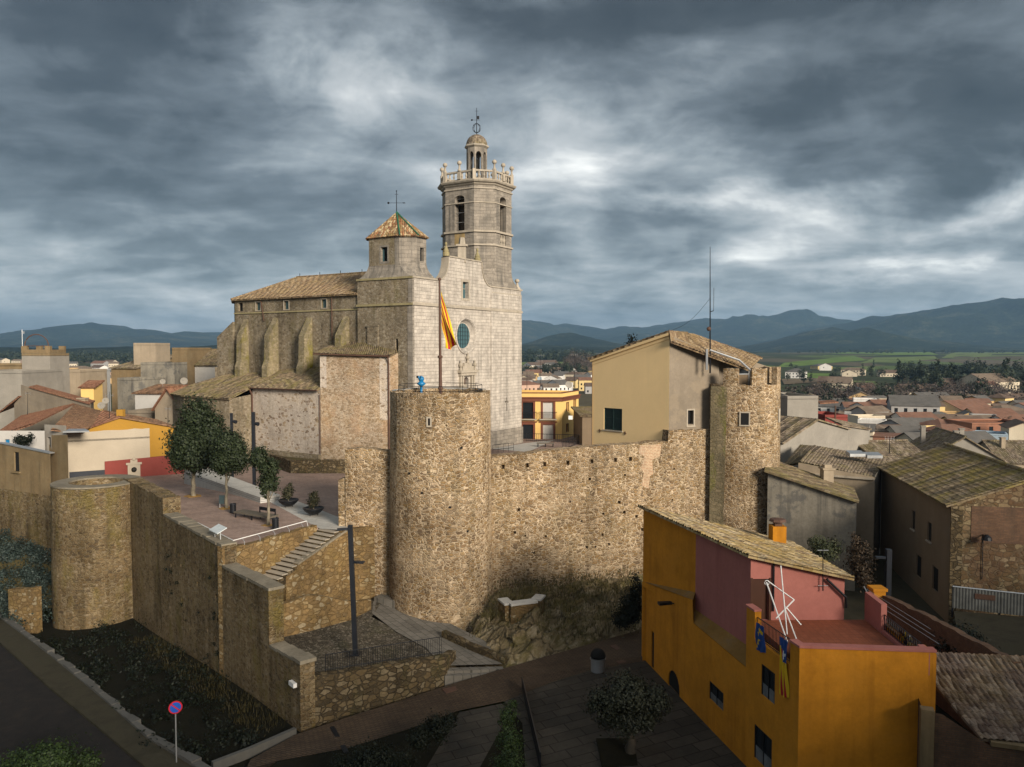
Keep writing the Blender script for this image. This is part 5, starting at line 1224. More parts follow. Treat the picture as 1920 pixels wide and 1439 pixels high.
rA = f1.p(-.25,zA+.22,.35); rB = f1.p(L,zB+.22,.35); apx = at(1255,621,62.3); dk = Vector((.35,.94,0))
tiled(mb, rA, rA+dk*11, apx+dk*11+Vector((0,0,.1)), apx, pu=.3, pv=.45, seed=2)
w0 = apx+Vector((0,.0,0)); e0 = at(1258,641,61.9); e1 = at(1404,694,63.2); u1 = at(1426,673,67.5); u0 = at(1300,627,66)
tiled(mb, e0, e1, u1, u0, pu=.3, pv=.45, seed=4); mb.face([apx,e0,u0]); tiled(mb, apx+dk*10, apx, u0, u1+dk*4, pu=.3, pv=.5)
mb.build('roof', M['tile_old'], hc)
# loggia behind the battlements
lg = Face((16.9,64.3),(22.2,66.6)); lu0, lu1 = upx(lg,1336), upx(lg,1384)
mb = MB(); lu0, lu1 = 1.3, 4.2
lg.wall(mb, [(0,8.9),(lg.L,8.9),(lg.L,11.4),(0,13.0)], [rect(1.0,3.5,9.2,11.5)], .25); mb.build('loggia_wall', M['grey_render'], hc)
mb = MB(); lg.wall(mb, rect(1.0,3.5,10.9,11.5), (), 0, out=-.2); mb.face([lg.p(1.0,9.2,-.2),lg.p(3.5,9.2,-.2),lg.p(3.5,10.9,-.2),lg.p(1.0,10.9,-.2)],1); lw_ = mb.build('window', [M['glass'], M['taupe']], hc)
mb = MB()
for u in (1.0,2.2,3.42): lg.slab(mb,u,u+.08,9.2,11.5,-.2,-.1)
lg.slab(mb,1.0,3.5,10.86,10.94,-.2,-.11); lg.slab(mb,1.0,3.5,11.42,11.5,-.2,-.11); mb.build('frame', M['steel'], lw_)
mb = MB(); mb.tube([at(1331,657,62.6),at(1386,676,62.7),at(1406,694,62.8),at(1408,705,62.9)], .09, 6); mb.build('gutter', M['steel'], hc)
mb = MB(); mb.tube([at(1325,655,62.4),at(1325,694,62.4)], .10, 6); mb.build('flue_pipe', M['steel'], hc)
# ---- yellow house on the far side of the church plaza
yh = thing('yellow_house', 'yellow two storey house with brown window frames and balconies beside the church', 'house', (6,118,0))
yA = Vector((-2.5,109.8,0)); yB = on(1054,826,0); yB = Vector(((1054-960)/1460*112,112,0)); yC = Vector(((1085-960)/1460*119,119,0)); yA = Vector((yB.x-9.5, 112.4, 0))
g1 = Face(yA.to_2d(), yB.to_2d()); g2 = Face(yB.to_2d(), yC.to_2d())
def zy(y, D=112): return CAM_Z+(655-y)*D/1460
hs1 = []; pn = []
for px in (990,1028):
    u = upx(g1,px); hs1 += [rect(u-.75,u+.75,zy(786),zy(755)), rect(u-.75,u+.75,zy(826),zy(797))]
mb = MB(); g1.wall(mb, rect(0,g1.L,-2,zy(738)), hs1, .2)
hs2 = [rect(1.9,2.9,zy(774),zy(757)), rect(5.2,6.2,zy(774),zy(754)), rect(1.9,2.8,zy(814),zy(798))]
g2.wall(mb, rect(0,g2.L,-2,zy(738)), hs2, .2); Face(yC.to_2d(), yC.to_2d()+Vector((-9,3))).wall(mb, rect(0,9.4,-2,zy(738)))
mb.prism([yA.to_2d(),yB.to_2d(),yC.to_2d(),yC.to_2d()+Vector((-9,3))], zy(738)-.9, zy(738)-.85); mb.build('wall', M['yellow_house'], yh)
for gi, hs in ((g1,hs1),(g2,hs2)):
    for k, h in enumerate(hs):
        u0,u1,z0,z1 = h[0][0],h[1][0],h[0][1],h[2][1]; m2 = MB(); gi.wall(m2, h, (), 0, out=-.18); o = m2.build('window' if gi is g2 or k%2==0 else 'door', M['white'] if (gi is g1 and k in (2,3)) else (M['glass'] if gi is g1 else M['brown_trim']), yh)
        m2 = MB(); fw = .3 if gi is g1 else .05
        for a,b,c_,d_ in ((u0-fw,u0,z0,z1+fw),(u1,u1+fw,z0,z1+fw),(u0,u1,z1,z1+fw)): gi.slab(m2,a,b,c_,d_,-.05,.06)
        if gi is g1 and k%2: gi.slab(m2,u0-.55,u1+.55,z1+fw,z1+fw+.18,-.05,.15)
        m2.build('frame', M['brown_trim'], o)
        if gi is g1 and k%2 == 0:
            m2 = MB(); gi.slab(m2,u0-.5,u1+.5,z0-.15,z0,0,.6); bl = m2.build('balcony', M['trim'], yh)
            m2 = MB()
            for i in range(15): m2.tube([gi.p(lerp(u0-.48,u1+.48,i/14),z0,.57),gi.p(lerp(u0-.48,u1+.48,i/14),z0+1.0,.57)],.025,4)
            m2.tube([gi.p(u0-.5,z0+1,0),gi.p(u0-.5,z0+1,.57),gi.p(u1+.5,z0+1,.57),gi.p(u1+.5,z0+1,0)],.035,4); m2.build('railing', M['black'], bl)
mb = MB(); zc = zy(747)
for gi in (g1,g2): gi.slab(mb,-.1,gi.L+.1,zc-.45,zc,-.1,.2); gi.slab(mb,-.1,gi.L+.25,zc,zc+.15,-.1,.34)
mb.build('cornice', M['brown_trim'], yh); mb = MB()
for gi in (g1,g2): gi.slab(mb,-.05,gi.L+.05,zy(738),zy(738)+.12,-.3,.08)
mb.build('parapet_cap', M['brown_trim'], yh)
house('stone_shed', 'low brown shed with a white wall lamp between the yellow and cream houses', (13.2,109), R(4), 8.0, 8, 0, 4.1, .5, M['taupe'], M['tile_moss'], 'mono', over=.4)
# ---- orange and pink house in front
oh = thing('orange_house', 'orange and pink house with a roof terrace and lichen covered tile roof', 'house', (12,38,-5.5))
oN = Vector((11.26,30.0)); oF = Vector((7.95,47.0)); fo = Face(oF, oN); Lo = fo.L      # outward = left/front
def zpx(f, px, py): u = upx(f,px); return u, CAM_Z+(655-py)*f.p(u,0).y/1460*1.0
def zat(D, py): return at(960,py,D).z
def pt_on(f, px, py): u = upx(f, px); return (u, zat(f.p(u,0).y, py))
holes = []
slit = pt_on(fo,1228,1185); slit2 = pt_on(fo,1228,1253); holes.append(rect(slit[0]-.2,slit[0]+.2,slit2[1],slit[1]))
ar0, ar1 = pt_on(fo,1258,1250), pt_on(fo,1280,1290); holes.append(arch(ar0[0],ar1[0],ar1[1]-.5,ar0[1]+.05,8))
w0_, w1_ = pt_on(fo,1337,1272), pt_on(fo,1364,1340); holes.append(rect(w0_[0],w1_[0],zat(fo.p((w0_[0]+w1_[0])/2,0).y,1322),zat(fo.p((w0_[0]+w1_[0])/2,0).y,1288)))
w0_, w1_ = pt_on(fo,1436,1240), pt_on(fo,1462,1330); D_ = fo.p((w0_[0]+w1_[0])/2,0).y; holes.append(rect(w0_[0],w1_[0],zat(D_,1312),zat(D_,1254)))
w0_, w1_ = pt_on(fo,1424,1360), pt_on(fo,1458,1430); D_ = fo.p((w0_[0]+w1_[0])/2,0).y; holes.append(rect(w0_[0],w1_[0],zat(D_,1436),zat(D_,1372)))
zt = 1.32      # parapet top of the terrace
uT = upx(fo,1406); uP = upx(fo,1303)
top = [(Lo,zt),(uT+3.6,zt),(uT+3.6,zt-.95),(uT+.75,zt-.95),(uT+.75,zt+.25),(uT,zt+.25),(uT,-1.2),(uP+.15,-1.15),(uP,.02),(0,-1.2)]
mb = MB(); fo.wall(mb, [(0,-8),(Lo,-8)]+top, holes, .07)
oE = Vector((16.35,29.55)); fe = Face(oN, oE); fe.wall(mb, rect(0,fe.L,-9,zt))
oG = Vector((16.6,35.6)); fg = Face(oE, oG); fg.wall(mb, rect(0,fg.L,-9,.95))
mb.build('wall', M['orange'], oh)
for k, h in enumerate(holes):
    m2 = MB(); fo.wall(m2, h, (), 0, out=-.065); o = m2.build('door' if k == 1 else 'window', M['dark'] if k < 2 else M['glass'], oh)
    if k >= 2:
        u0,u1,z0,z1 = h[0][0],h[1][0],h[0][1],h[2][1]; m3 = MB(); fo.slab(m3,u0,u1,z0,z0+(z1-z0)*.38,-.062,-.045); m3.build('curtain', flat('grey lace curtain', (.10,.105,.11), .9, var=.5), o)
        m3 = MB(); fo.slab(m3,u0,u0+.06,z0,z1,-.06,-.02); fo.slab(m3,u1-.06,u1,z0,z1,-.06,-.02); fo.slab(m3,(u0+u1)/2-.03,(u0+u1)/2+.03,z0+.01,z1-.01,-.061,-.022); fo.slab(m3,u0+.06,u1-.06,z1-.06,z1,-.06,-.025); m3.build('frame', M['black'], o)
# upper walls, set back on the ledge
hF = Vector((7.9,46.4)); hM = Vector((9.66,40.5)); hN = Vector((10.98,35.4)); hE = Vector((15.35,35.5)); hB = Vector((16.2,45.5)); ze_ = 3.55
fu1, fu2, fu3 = Face(hF,hM), Face(hM,hN), Face(hN,hE)
mb = MB(); fu1.wall(mb, rect(-.0,fu1.L,-1.3,ze_)); mb.build('upper_wall', M['orange'], oh)
mb = MB(); fu2.wall(mb, rect(0,fu2.L,-1.4,ze_)); mb.build('rose_wall', M['rose'], oh)
dr0, dr1 = upx(fu3,1417), upx(fu3,1448); zfl = .5
mb = MB(); fu3.wall(mb, [(0,zfl-.6),(fu3.L,zfl-.6),(fu3.L,2.6),(0,ze_+.02)], [rect(dr0,dr1,zfl,zat(35.4,1086))], .2); Face(hE,hB).wall(mb, [(0,-6),((hB-hE).length,-6),((hB-hE).length,1.6),(0,2.6)])
mb.build('terrace_house_wall', M['pink'], oh)
mb = MB(); Face(hB,hF).wall(mb, [(0,-6),((hB-hF).length,-6),((hB-hF).length,ze_),(0,1.6)]); mb.build('rear_wall', M['orange'], oh)
mb = MB(); fu3.wall(mb, rect(dr0,dr1,zfl,zat(35.4,1086)), (), 0, out=-.15); fu3.slab(mb,dr0-.1,dr0,zfl,zat(35.4,1084),-.1,.03); fu3.slab(mb,dr1,dr1+.1,zfl,zat(35.4,1084),-.1,.03); mb.build('door', M['door_brown'], oh)
mb = MB(); pl = [fo.p(uP+.05,0,-.01),fo.p(uT+.1,0,-.01)]; mb.face([(*fo.p(uP,0,-.02).to_2d(),-1.15),(*fo.p(uT+.3,0,-.02).to_2d(),-1.2),(*hN,-.75),(*hM,-.7)]); mb.face([(*fo.p(-.1,0,-.02).to_2d(),-1.2),(*fo.p(uP,0,-.02).to_2d(),.02),(*hM,.2),(*hF,-1.0)]); mb.build('ledge', plaster('dirty ledge', (.20,.11,.03), .3, .6), oh)
# terrace floor, parapets
pin = [oN+Vector((.25,.25)), oE+Vector((-.25,.25)), Vector((16.3,35.5)), Vector((11.0,35.4))]
mb = MB(); mb.prism(pin, zfl-.3, zfl, True, True); mb.build('terrace_floor', M['terracotta_floor'], oh)
mb = MB()
for f_, q_ in ((fe,(-.02,fe.L+.02,zt,zt+.09,-.32,.05)),(fo,(uT+3.6,Lo-.001,zt+.001,zt+.088,-.3,.045)),(fo,(uT-.03,uT+.78,zt+.25,zt+.34,-.3,.05)),(fe,(.0,fe.L,zfl,zt-.002,-.27,-.25)),(fg,(.01,.95,zfl-.1,zt-.06,-.25,.0)),(fg,(4.3,fg.L,zfl-.1,zt+.45,-.25,.0)),(fg,(.95,4.3,zfl-.1,zfl+.12,-.22,.0))):
    mb = MB(); f_.slab(mb, *q_); mb.build('parapet', M['pink'], oh)
mb = MB(); fg.slab(mb,-.0,.95,-5,zt-.07,-.1,.03); mb.build('pier', M['orange'], oh)
mb = MB(); fo.slab(mb,uT,uT+.75,zt-1,zt+.248,-.3,-.001); fo.slab(mb,uT+.75,uT+3.6,zt-1.3,zt-.952,-.28,-.002); mb.build('pier', M['orange'], oh)
def iron_rail(parent, f, u0, u1, z0, z1, o=-.12, n=None, cross=False, name='railing', mat=None):
    mb = MB(); n = n or int((u1-u0)/.11)
    for z in (z0+.06,z1): mb.tube([f.p(u0,z,o),f.p(u1,z,o)],.022,5)
    for i in range(n+1):
        u = lerp(u0,u1,i/n)
        if cross and i < n: u2 = lerp(u0,u1,(i+1)/n); mb.tube([f.p(u,z0+.06,o),f.p(u2,z1,o)],.010,4); mb.tube([f.p(u2,z0+.06,o),f.p(u,z1,o)],.010,4)
        mb.tube([f.p(u,z0,o),f.p(u,z1,o)],.013,4)
    return mb.build(name, mat or M['black'], parent)
iron_rail(oh, fo, uT+.78, uT+3.58, zt-.95, zt+.0); iron_rail(oh, fg, .97, 4.28, zfl+.12, zt-.02, -.1, 16, True)
mb = MB(); ze3 = ze_+.05
rF = fu1.p(-.2,ze3+.0,.28); rN = fu2.p(fu2.L+.25,ze3,.28); rE = Vector((15.65,35.15,2.52)); rB_ = Vector((16.6,45.7,1.55)); rM = fu2.p(0,ze3,.24)
# tiles run from the high left verge down to the right
tiled(mb, rB_, rE, rN, rF, pu=.25, pv=.4, amp=.065, seed=12, thick=.1); ort = mb.build('roof', M['tile_gold'], oh)
mb = MB(); p = Vector((15.0,43.6)); mb.box((p.x-.38,p.y-.38,1.4),(p.x+.38,p.y+.38,3.05)); mb.build('chimney', M['orange'], ort)
mb = MB(); mb.box((p.x-.2,p.y-.2,3.05),(p.x+.2,p.y+.2,3.3)); mb.lathe((p.x,p.y,3.3),[(.5,0),(.42,.12),(.05,.18)],8); mb.build('chimney_pot', M['rust'], ort)
mb = MB(); mb.tube([fu3.p(fu3.L-.9,2.45,.15),fu3.p(fu3.L+.0,1.6,.15),fu3.p(fu3.L+.05,1.1,.1)],.06,6); mb.build('downpipe', M['black'], oh)
mb = MB(); m_ = fu3.p(upx(fu3,1461),0,.1); mb.tube([fu3.p(dr1+.18,3.2,.08),fu3.p(dr1+.18,.95,.08)],.05,5); mb.build('flue_pipe', M['black'], oh)
mb = MB(); wl_ = fo.p(upx(fo,1268),zat(fo.p(upx(fo,1268),0).y,1132),0); mb.tube([wl_,wl_+fo.n*.5],.03,5); mb.prism([(wl_+fo.n*.15-fo.d*.12).to_2d(),(wl_+fo.n*.15+fo.d*.12).to_2d(),(wl_+fo.n*.9+fo.d*.17).to_2d(),(wl_+fo.n*.9-fo.d*.17).to_2d()],wl_.z-.02,wl_.z+.12,True,True); wlm = mb.build('wall_lamp', M['black']); tag(wlm, 'flat black street lamp head fixed to the orange wall', 'lamp')
# ---- tiled shed with brick gable at the lower right
sh = thing('brick_shed', 'low shed with brown tile roof and old brick wall against the orange house', 'shed', (19,29,-6))
sA, sB = Vector((15.35,28.45)), Vector((20.5,26.7)); fs = Face(sA, sB)
zs = lambda u: pw(u, [(0,-.45),(.6,-.5),(2.2,-1.45),(5,-1.35)])
mb = MB(); fs.wall(mb, [(0,-9),(fs.L,-9)]+[(u,zs(u)) for u in (fs.L,3.5,2.2,.6,0)]); Face((16.4,31.5),sA).wall(mb, rect(0,3.2,-9,-.5)); mb.build('wall', M['brick_old'], sh)
mb = MB(); fs.slab(mb,-.1,.35,-9,-.4,-.3,.08); mb.build('pier', M['ochre_old'], sh)
mb = MB(); fs.slab(mb,2.2,fs.L,-1.42,-1.26,-.3,.06); mb.build('coping', M['ochre_old'], sh)
mb = MB(); tiled(mb, Vector((17.2,27.9,-1.25)), Vector((24.5,26.2,-1.3)), Vector((25.5,31.6,.1)), Vector((16.6,32.3,.25)), pu=.24, pv=.38, amp=.07, seed=31); mb.build('roof', tiles('pale brown tiles', [(.15,.105,.08),(.19,.138,.105),(.12,.082,.062),(.235,.178,.138)], .15, lich=.3), sh)
mb = MB(); f_ = Face(sA+Vector((.5,.1)), sB+Vector((.5,-.1))); f_ = fs; f_.slab(mb,.4,fs.L,-9,-2.6,-.3,.015); mb.build('rubble_base', M['dark_rubble'], sh)
# ---- taupe house on the right
bh = thing('taupe_house', 'two storey taupe house with mossy tile roof and rubble end wall on the right', 'house', (30,55,-3.4))
bC = Vector((28.43,50.0)); bF = Vector((31.55,66.0)); bR = bC+Vector((.9815,-.1914))*5.0; bE = bC+Vector((.9815,-.1914))*10.0
fb_ = Face(bF, bC); fr_ = Face(bC, bE); ez = 3.0
hb = []
for px, y0, y1 in ((1719,958,993),(1750,980,1015)):
    u = upx(fb_,px); D_ = fb_.p(u,0).y; hb.append(rect(u-.42,u+.42,zat(D_,y1),zat(D_,y0)))
for px, y0, y1 in ((1731,1042,1082),(1763,1064,1108)):
    u = upx(fb_,px); D_ = fb_.p(u,0).y; hb.append(rect(u-.6,u+.6,zat(D_,y1),zat(D_,y0)))
mb = MB(); fb_.wall(mb, rect(0,fb_.L,-6,ez), hb, .12); Face(bF+Vector((9.8,-1.9)),bF).wall(mb, rect(0,10,-6,ez)); mb.build('wall', M['taupe'], bh)
for k, h in enumerate(hb):
    m2 = MB(); fb_.wall(m2, h, (), 0, out=-.11); o = m2.build('window' if k < 2 else 'door', M['glass'] if k < 2 else M['dark'], bh)
    if k < 2: m3 = MB(); fb_.slab(m3,h[0][0]-.1,h[1][0]+.1,h[0][1]-.1,h[0][1]-.002,-.05,.1); m3.build('sill', M['trim'], o)
mb = MB(); fr_.wall(mb, [(0,-6),(fr_.L,-6),(fr_.L,ez),(fr_.L/2,ez+1.9),(0,ez)]); mb.build('end_wall', rubble('brown rubble and brick gable', [(.13,.085,.045),(.17,.12,.07),(.20,.155,.09),(.10,.065,.035),(.24,.19,.12)], (.12,.09,.055), 2.4, 1.5, 1.4, .5, .35, (.045,.035,.02), patch=.4, patchcol=(.11,.06,.04), bumpd=.05), bh)
mb = MB(); fr_.slab(mb,1.2,fr_.L,.55,2.9,-.2,.03); mb.build('brick_band', M['brick_old'], bh)
mb = MB(); fr_.slab(mb,0,.7,-6,2.7,-.2,.035); mb.build('quoins', M['dark_rubble'], bh)
mb = MB(); dd = fb_.d; o_ = fb_.n*.35
e0, e1 = fb_.p(-.3,ez-.08,.4), fb_.p(fb_.L+.3,ez-.08,.4); r1 = Vector((bR.x,bR.y,ez+1.95))-fr_.n*-.3; r0 = r1-dd*(fb_.L+.6)
tiled(mb, e0, e1, r1, r0, pu=.27, pv=.4, amp=.06, seed=41); e2_ = Vector((*(bE+Vector((.5,-.1))),ez-.1)); tiled(mb, e2_, e2_-dd*(fb_.L), r0, r1, pu=.35, pv=.5, seed=42); ridge_tiles(mb, r0+Vector((0,0,.05)), r1+Vector((0,0,.05)), .16)
mb.build('roof', tiles('mossy ochre tiles', [(.16,.12,.075),(.20,.155,.10),(.13,.10,.065),(.24,.19,.13)], .85, (.125,.10,.03), lich=.5), bh)
mb = MB(); mb.tube([fb_.p(.1,ez,.15),fb_.p(.1,-4,.15)],.09,6); mb.build('downpipe', M['black'], bh)
# ---- stained wall house and the roofs behind it
def px_house(name, label, x0, x1, D, ytop, zb, depth, wm, rm, roof, rise, ang=0.0, **k):
    xa, xb = (x0-960)/1460*D, (x1-960)/1460*D; w = (xb-xa)/max(.3,math.cos(ang)); cx, cy = (xa+xb)/2, D
    c = Vector((cx,cy))+Vector((-math.sin(ang),math.cos(ang)))*depth/2
    return house(name, label, c, ang, w, depth, zb, zat(D,ytop), rise, wm, rm, roof, **k)
def quad_roof(parent, pts, mat, name='roof', pu=.28, seed=1, sag=0): 
    mb = MB(); tiled(mb, *pts, pu=pu, pv=.42, seed=seed, sag=sag); return mb.build(name, mat, parent)
sh2 = thing('stained_house', 'blotchy stained grey wall with a mossy sloping tile edge right of the battlemented tower', 'house', (23,59,-5))
sa, sb = Vector((20.0,60.5)), Vector((25.6,57.4)); f = Face(sa,sb); mb = MB(); f.wall(mb, [(0,-8),(f.L,-8),(f.L,1.85),(0,3.5)]); Face(sb,sb+Vector((2.2,6))).wall(mb, rect(0,6.4,-8,1.8)); mb.build('wall', M['stained'], sh2)
quad_roof(sh2, (f.p(f.L+.2,1.75,.3),f.p(f.L+.2,1.75,.3)+Vector((2,5.5,0)),f.p(-.2,3.6,.3)+Vector((2,5.5,.2)),f.p(-.2,3.55,.3)), M['tile_moss'], seed=51)
ph = thing('pink_shed', 'low house with grey brown tile roof, pink parapet and brick chimney', 'house', (26,67,-3))
a_, b_ = at(1497,868,66), at(1640,905,63); f = Face(a_.to_2d(), b_.to_2d()); mb = MB()
f.wall(mb, [(0,-6),(f.L,-6),(f.L,at(0,895,63).z),(0,at(0,868,66).z)]); mb.build('wall', M['beige'], ph)
mb = MB(); f.slab(mb,0,f.L,at(0,893,64).z-.15,at(0,893,64).z,0,.2); mb.build('ledge', M['trim'], ph)
b2_ = at(1657,880,67.5); f3 = Face(b_.to_2d(), b2_.to_2d()); mb = MB(); f3.wall(mb, [(0,-6),(f3.L,-6),(f3.L,at(0,868,67.5).z),(0,at(0,893,63).z)]); mb.build('side_wall', M['stained'], ph)
zq = at(0,893,63).z
quad_roof(ph, (at(1498,867,66),at(1641,897,63),at(1662,860,76),at(1525,836,80)), M['tile_grey'], seed=52); quad_roof(ph, (at(1466,876,70),at(1500,868,67),at(1540,838,78),at(1500,835,80)), M['tile_grey'], seed=53)
mb = MB(); c_ = at(1550,905,62.5); mb.box((c_.x-.4,c_.y-.4,-2),(c_.x+.4,c_.y+.4,at(0,880,62.5).z)); mb.box((c_.x-.5,c_.y-.5,at(0,880,62.5).z),(c_.x+.5,c_.y+.5,at(0,877,62.5).z)); mb.box((c_.x-.3,c_.y-.3,at(0,877,62.5).z),(c_.x+.3,c_.y+.3,at(0,871,62.5).z)); mb.build('chimney', M['beige'], ph)
for k, (px, py) in enumerate(((1603,851),(1635,854))):
    mb = MB(); p = at(px,py,71); mb.prism([(p.x-.7,p.y-.6),(p.x+.7,p.y-.6),(p.x+.9,p.y+.8),(p.x-.5,p.y+.8)], p.z-.2, lambda x,y: p.z+.12+(y-p.y)*.1); mb.build('skylight', M['steel'], ph)
gg = thing('grey_gable_house', 'long pale grey gabled wall with tiled verge behind the battlemented tower', 'house', (28,84,-4))
a_, ap_, b_ = at(1463,862,80), at(1532,788,83), at(1590,805,85.5); f = Face(a_.to_2d(), b_.to_2d()); ua = upx(f,1532); mb = MB()
za, zap, zb2 = at(0,850,80).z, at(0,787,83).z, at(0,804,85.5).z
f.wall(mb, [(0,-6),(f.L,-6),(f.L,zb2),(ua,zap),(0,at(0,832,80).z)]); mb.build('wall', M['greywall'], gg); zl = at(0,832,80).z
bk_ = -f.n*9
quad_roof(gg, (f.p(0,zl,.3)+bk_,f.p(0,zl,.3),f.p(ua,zap+.05,.3),f.p(ua,zap+.05,.3)+bk_), M['tile_grey'], seed=54); quad_roof(gg, (f.p(f.L+.1,zb2,.3),f.p(f.L+.1,zb2,.3)+bk_,f.p(ua,zap+.05,.3)+bk_,f.p(ua,zap+.05,.3)), M['tile_grey'], seed=55)
g2_ = thing('grey_annex', 'short pale grey wall with a tiled edge at the end of the grey gable', 'house', (38,88,-4))
f = Face(at(1594,0,86).to_2d(), at(1645,0,87.5).to_2d()); mb = MB(); f.wall(mb, [(0,-6),(f.L,-6),(f.L,at(0,806,87.5).z),(0,at(0,797,86).z)]); Face(at(1645,0,87.5).to_2d(),at(1648,0,94).to_2d()).wall(mb, rect(0,6.5,-6,at(0,806,87.5).z)); mb.build('wall', M['greywall'], g2_)
quad_roof(g2_, (f.p(f.L+.2,at(0,805,87.5).z,.25),f.p(f.L+.2,at(0,805,87.5).z,.25)+Vector((1,7,0)),f.p(-.3,at(0,796,86).z,.25)+Vector((1,7,.2)),f.p(-.3,at(0,796,86).z,.25)), M['tile_grey'], seed=56)
px_house('white_terrace_house', 'white blank parapet wall with a red pergola roof behind the grey gable', 1476, 1537, 96, 748, -4, 8, M['greywall'], M['tile_red'], 'flat', 0, R(8))
px_house('white_terrace_house', 'small pale side wall tucked against the battlemented tower, below the red brick chimney stack', 1455, 1478, 98, 747, -4, 8, M['greywall'], M['tile_red'], 'flat', 0, R(-10))
px_house('red_roof_shed', 'low terracotta clad roof box between the grey gable and the town', 1548, 1592, 104, 783, -6, 6, M['redwall'], M['tile_red'], 'flat', 0, R(5))
pg = thing('pergola', 'brown timber pergola standing on the white terrace right of the tower', 'pergola', (39,97,3)); mb = MB(); p0 = at(1538,756,98); p1 = at(1572,760,100)
mb.prism([p0.to_2d(),p1.to_2d(),p1.to_2d()+Vector((1,4)),p0.to_2d()+Vector((1,4))], p0.z-.15, p0.z); mb.build('roof', M['tile_red'], pg); mb = MB(); mb.tube([p1+Vector((-.3,.2,-.1)),p1+Vector((-.3,.2,-3))],.1,6); mb.build('post', M['rust'], pg)
# roof behind the taupe house and long grey gable at the right
px_house('long_roof_house', 'low house with a brown tiled roof behind the mossy roof of the taupe house', 1655, 1760, 84, 868, -5, 9, M['greywall'], M['tile_grey'], 'gable', 1.8, R(12), seed=61)
px_house('grey_long_house', 'pale grey gabled house with chimneys at the right edge behind the mossy roof', 1745, 1880, 108, 862, -9, 12, M['greywall'], M['tile_grey'], 'gable', 3.2, R(-12), flip=True, chim=3, seed=62)
px_house('cream_box_house', 'small pale pink box house with a white skylight beyond the brown roof', 1652, 1690, 115, 858, -12, 7, M['offwhite'], M['tile_grey'], 'flat', 0, R(10), seed=63)
px_house('dark_roof_house', 'house with a dark tiled roof and chimneys at the far right edge', 1888, 1990, 118, 868, -9, 12, M['beige'], M['tile_grey'], 'gable', 2.6, R(-8), chim=2, seed=64)
# ---- white panelled house, red wall, ochre gable and the lane houses on the left
rw0, rw1, rw2 = drop(195,899,flat0), drop(270,894.5,flat0), drop(348,888,flat0)
fw_ = Face(rw0.to_2d(), rw2.to_2d()); mb = MB()
def wz(f, px, py): u = upx(f,px); return (u, zat(f.p(u,0).y,py))
t_ = [wz(fw_,340,852), wz(fw_,312,855), wz(fw_,192,866)]
fw_.wall(mb, [(t_[2][0],-2),(fw_.L,-2),(fw_.L,t_[0][1]),t_[1],t_[2]]); bk2 = [fw_.p(u,z,-.35) for u,z in ((fw_.L,t_[0][1]),t_[1],t_[2])]; frn = [fw_.p(u,z) for u,z in ((fw_.L,t_[0][1]),t_[1],t_[2])]
for i in range(2): mb.face([frn[i],bk2[i],bk2[i+1],frn[i+1]][::-1])
rwo = mb.build('red_wall', M['redwall'], origin=(*rw1.to_2d(),-1)); tag(rwo, 'long low dark red painted wall at the back of the plaza, behind the hollow tower', 'wall')
mb = MB(); u, zc = wz(fw_,247,878); mb.v = []; fw_.slab(mb,u-.62,u+.62,zc-.9,zc+.55,0,.16); fw_.slab(mb,u-.78,u+.78,zc+.4,zc+.62,0,.24); fw_.slab(mb,u-.35,u+.35,zc+.62,zc+.95,0,.16); fw_.slab(mb,u-.6,u+.6,zc-1.1,zc-.9,0,.3)
ft = thing('wall_fountain', 'carved white stone fountain plaque mounted on the dark red wall', 'fountain', tuple(fw_.p(u,zc-1))); mb.build('plaque', M['offwhite'], ft); mb = MB(); mb.sphere(fw_.p(u,zc-.15,.18),.28,8); mb.build('spout', M['bronze'], ft); mb = MB(); mb.sphere(fw_.p(u,zc+.95,.08),.18,8); mb.build('finial', M['offwhite'], ft)
wp = thing('white_house', 'house with a large blank off white wall beyond the hollow tower and plaza', 'house', (-42,82,0)); wa, wb = fw_.p(upx(fw_,103),0,-.15), fw_.p(upx(fw_,278),0,-.15); f = Face(wa.to_2d(), wb.to_2d()); mb = MB()
za_, zb_ = wz(f,104,813)[1], wz(f,277,803)[1]; f.wall(mb, [(0,-3),(f.L,-3),(f.L,zb_)]+[(lerp(f.L,0,i/12),lerp(zb_,za_,i/12)+random.Random(i).uniform(-.06,.06)) for i in range(1,12)]+[(0,za_)]); mb.build('wall', M['offwhite'], wp)
Lw = Face(Vector((wa.x-6.2,wa.y+7.5)), wa.to_2d()); mb = MB(); Lw.wall(mb, [(0,-6),(Lw.L,-6),(Lw.L,za_-.15),(0,za_-.3)]); mb.build('side_wall', M['ochre_old'], wp); mb = MB(); mb.prism([wa.to_2d(),wb.to_2d(),wb.to_2d()+Vector((-3,6)),wa.to_2d()+Vector((-4,6))], za_-1.0, za_-.8); mb.build('flat_roof', M['trim'], wp)
mb = MB(); u0, u1 = upx(f,125), upx(f,193); f.slab(mb,u0,u1,-1.6,wz(f,150,884)[1],-.05,.1); mb.build('dark_plinth', M['anthracite'], wp)
og = thing('ochre_gable_house', 'ochre yellow gable with red brown tile roof behind the off white wall', 'house', (-42,87,0)); f = Face(fw_.p(upx(fw_,148),0,-2.2).to_2d(), fw_.p(upx(fw_,326),0,-1.0).to_2d()); mb = MB()
up, zp_ = wz(f,223,783); ul, zl_ = wz(f,150,808); ur, zr_ = wz(f,322,800); f.wall(mb, [(0,-3),(f.L,-3),(f.L,zr_),(up,zp_),(0,zl_)]); mb.build('wall', M['ochre'], og); bk_ = Vector((-6.5,9,0))
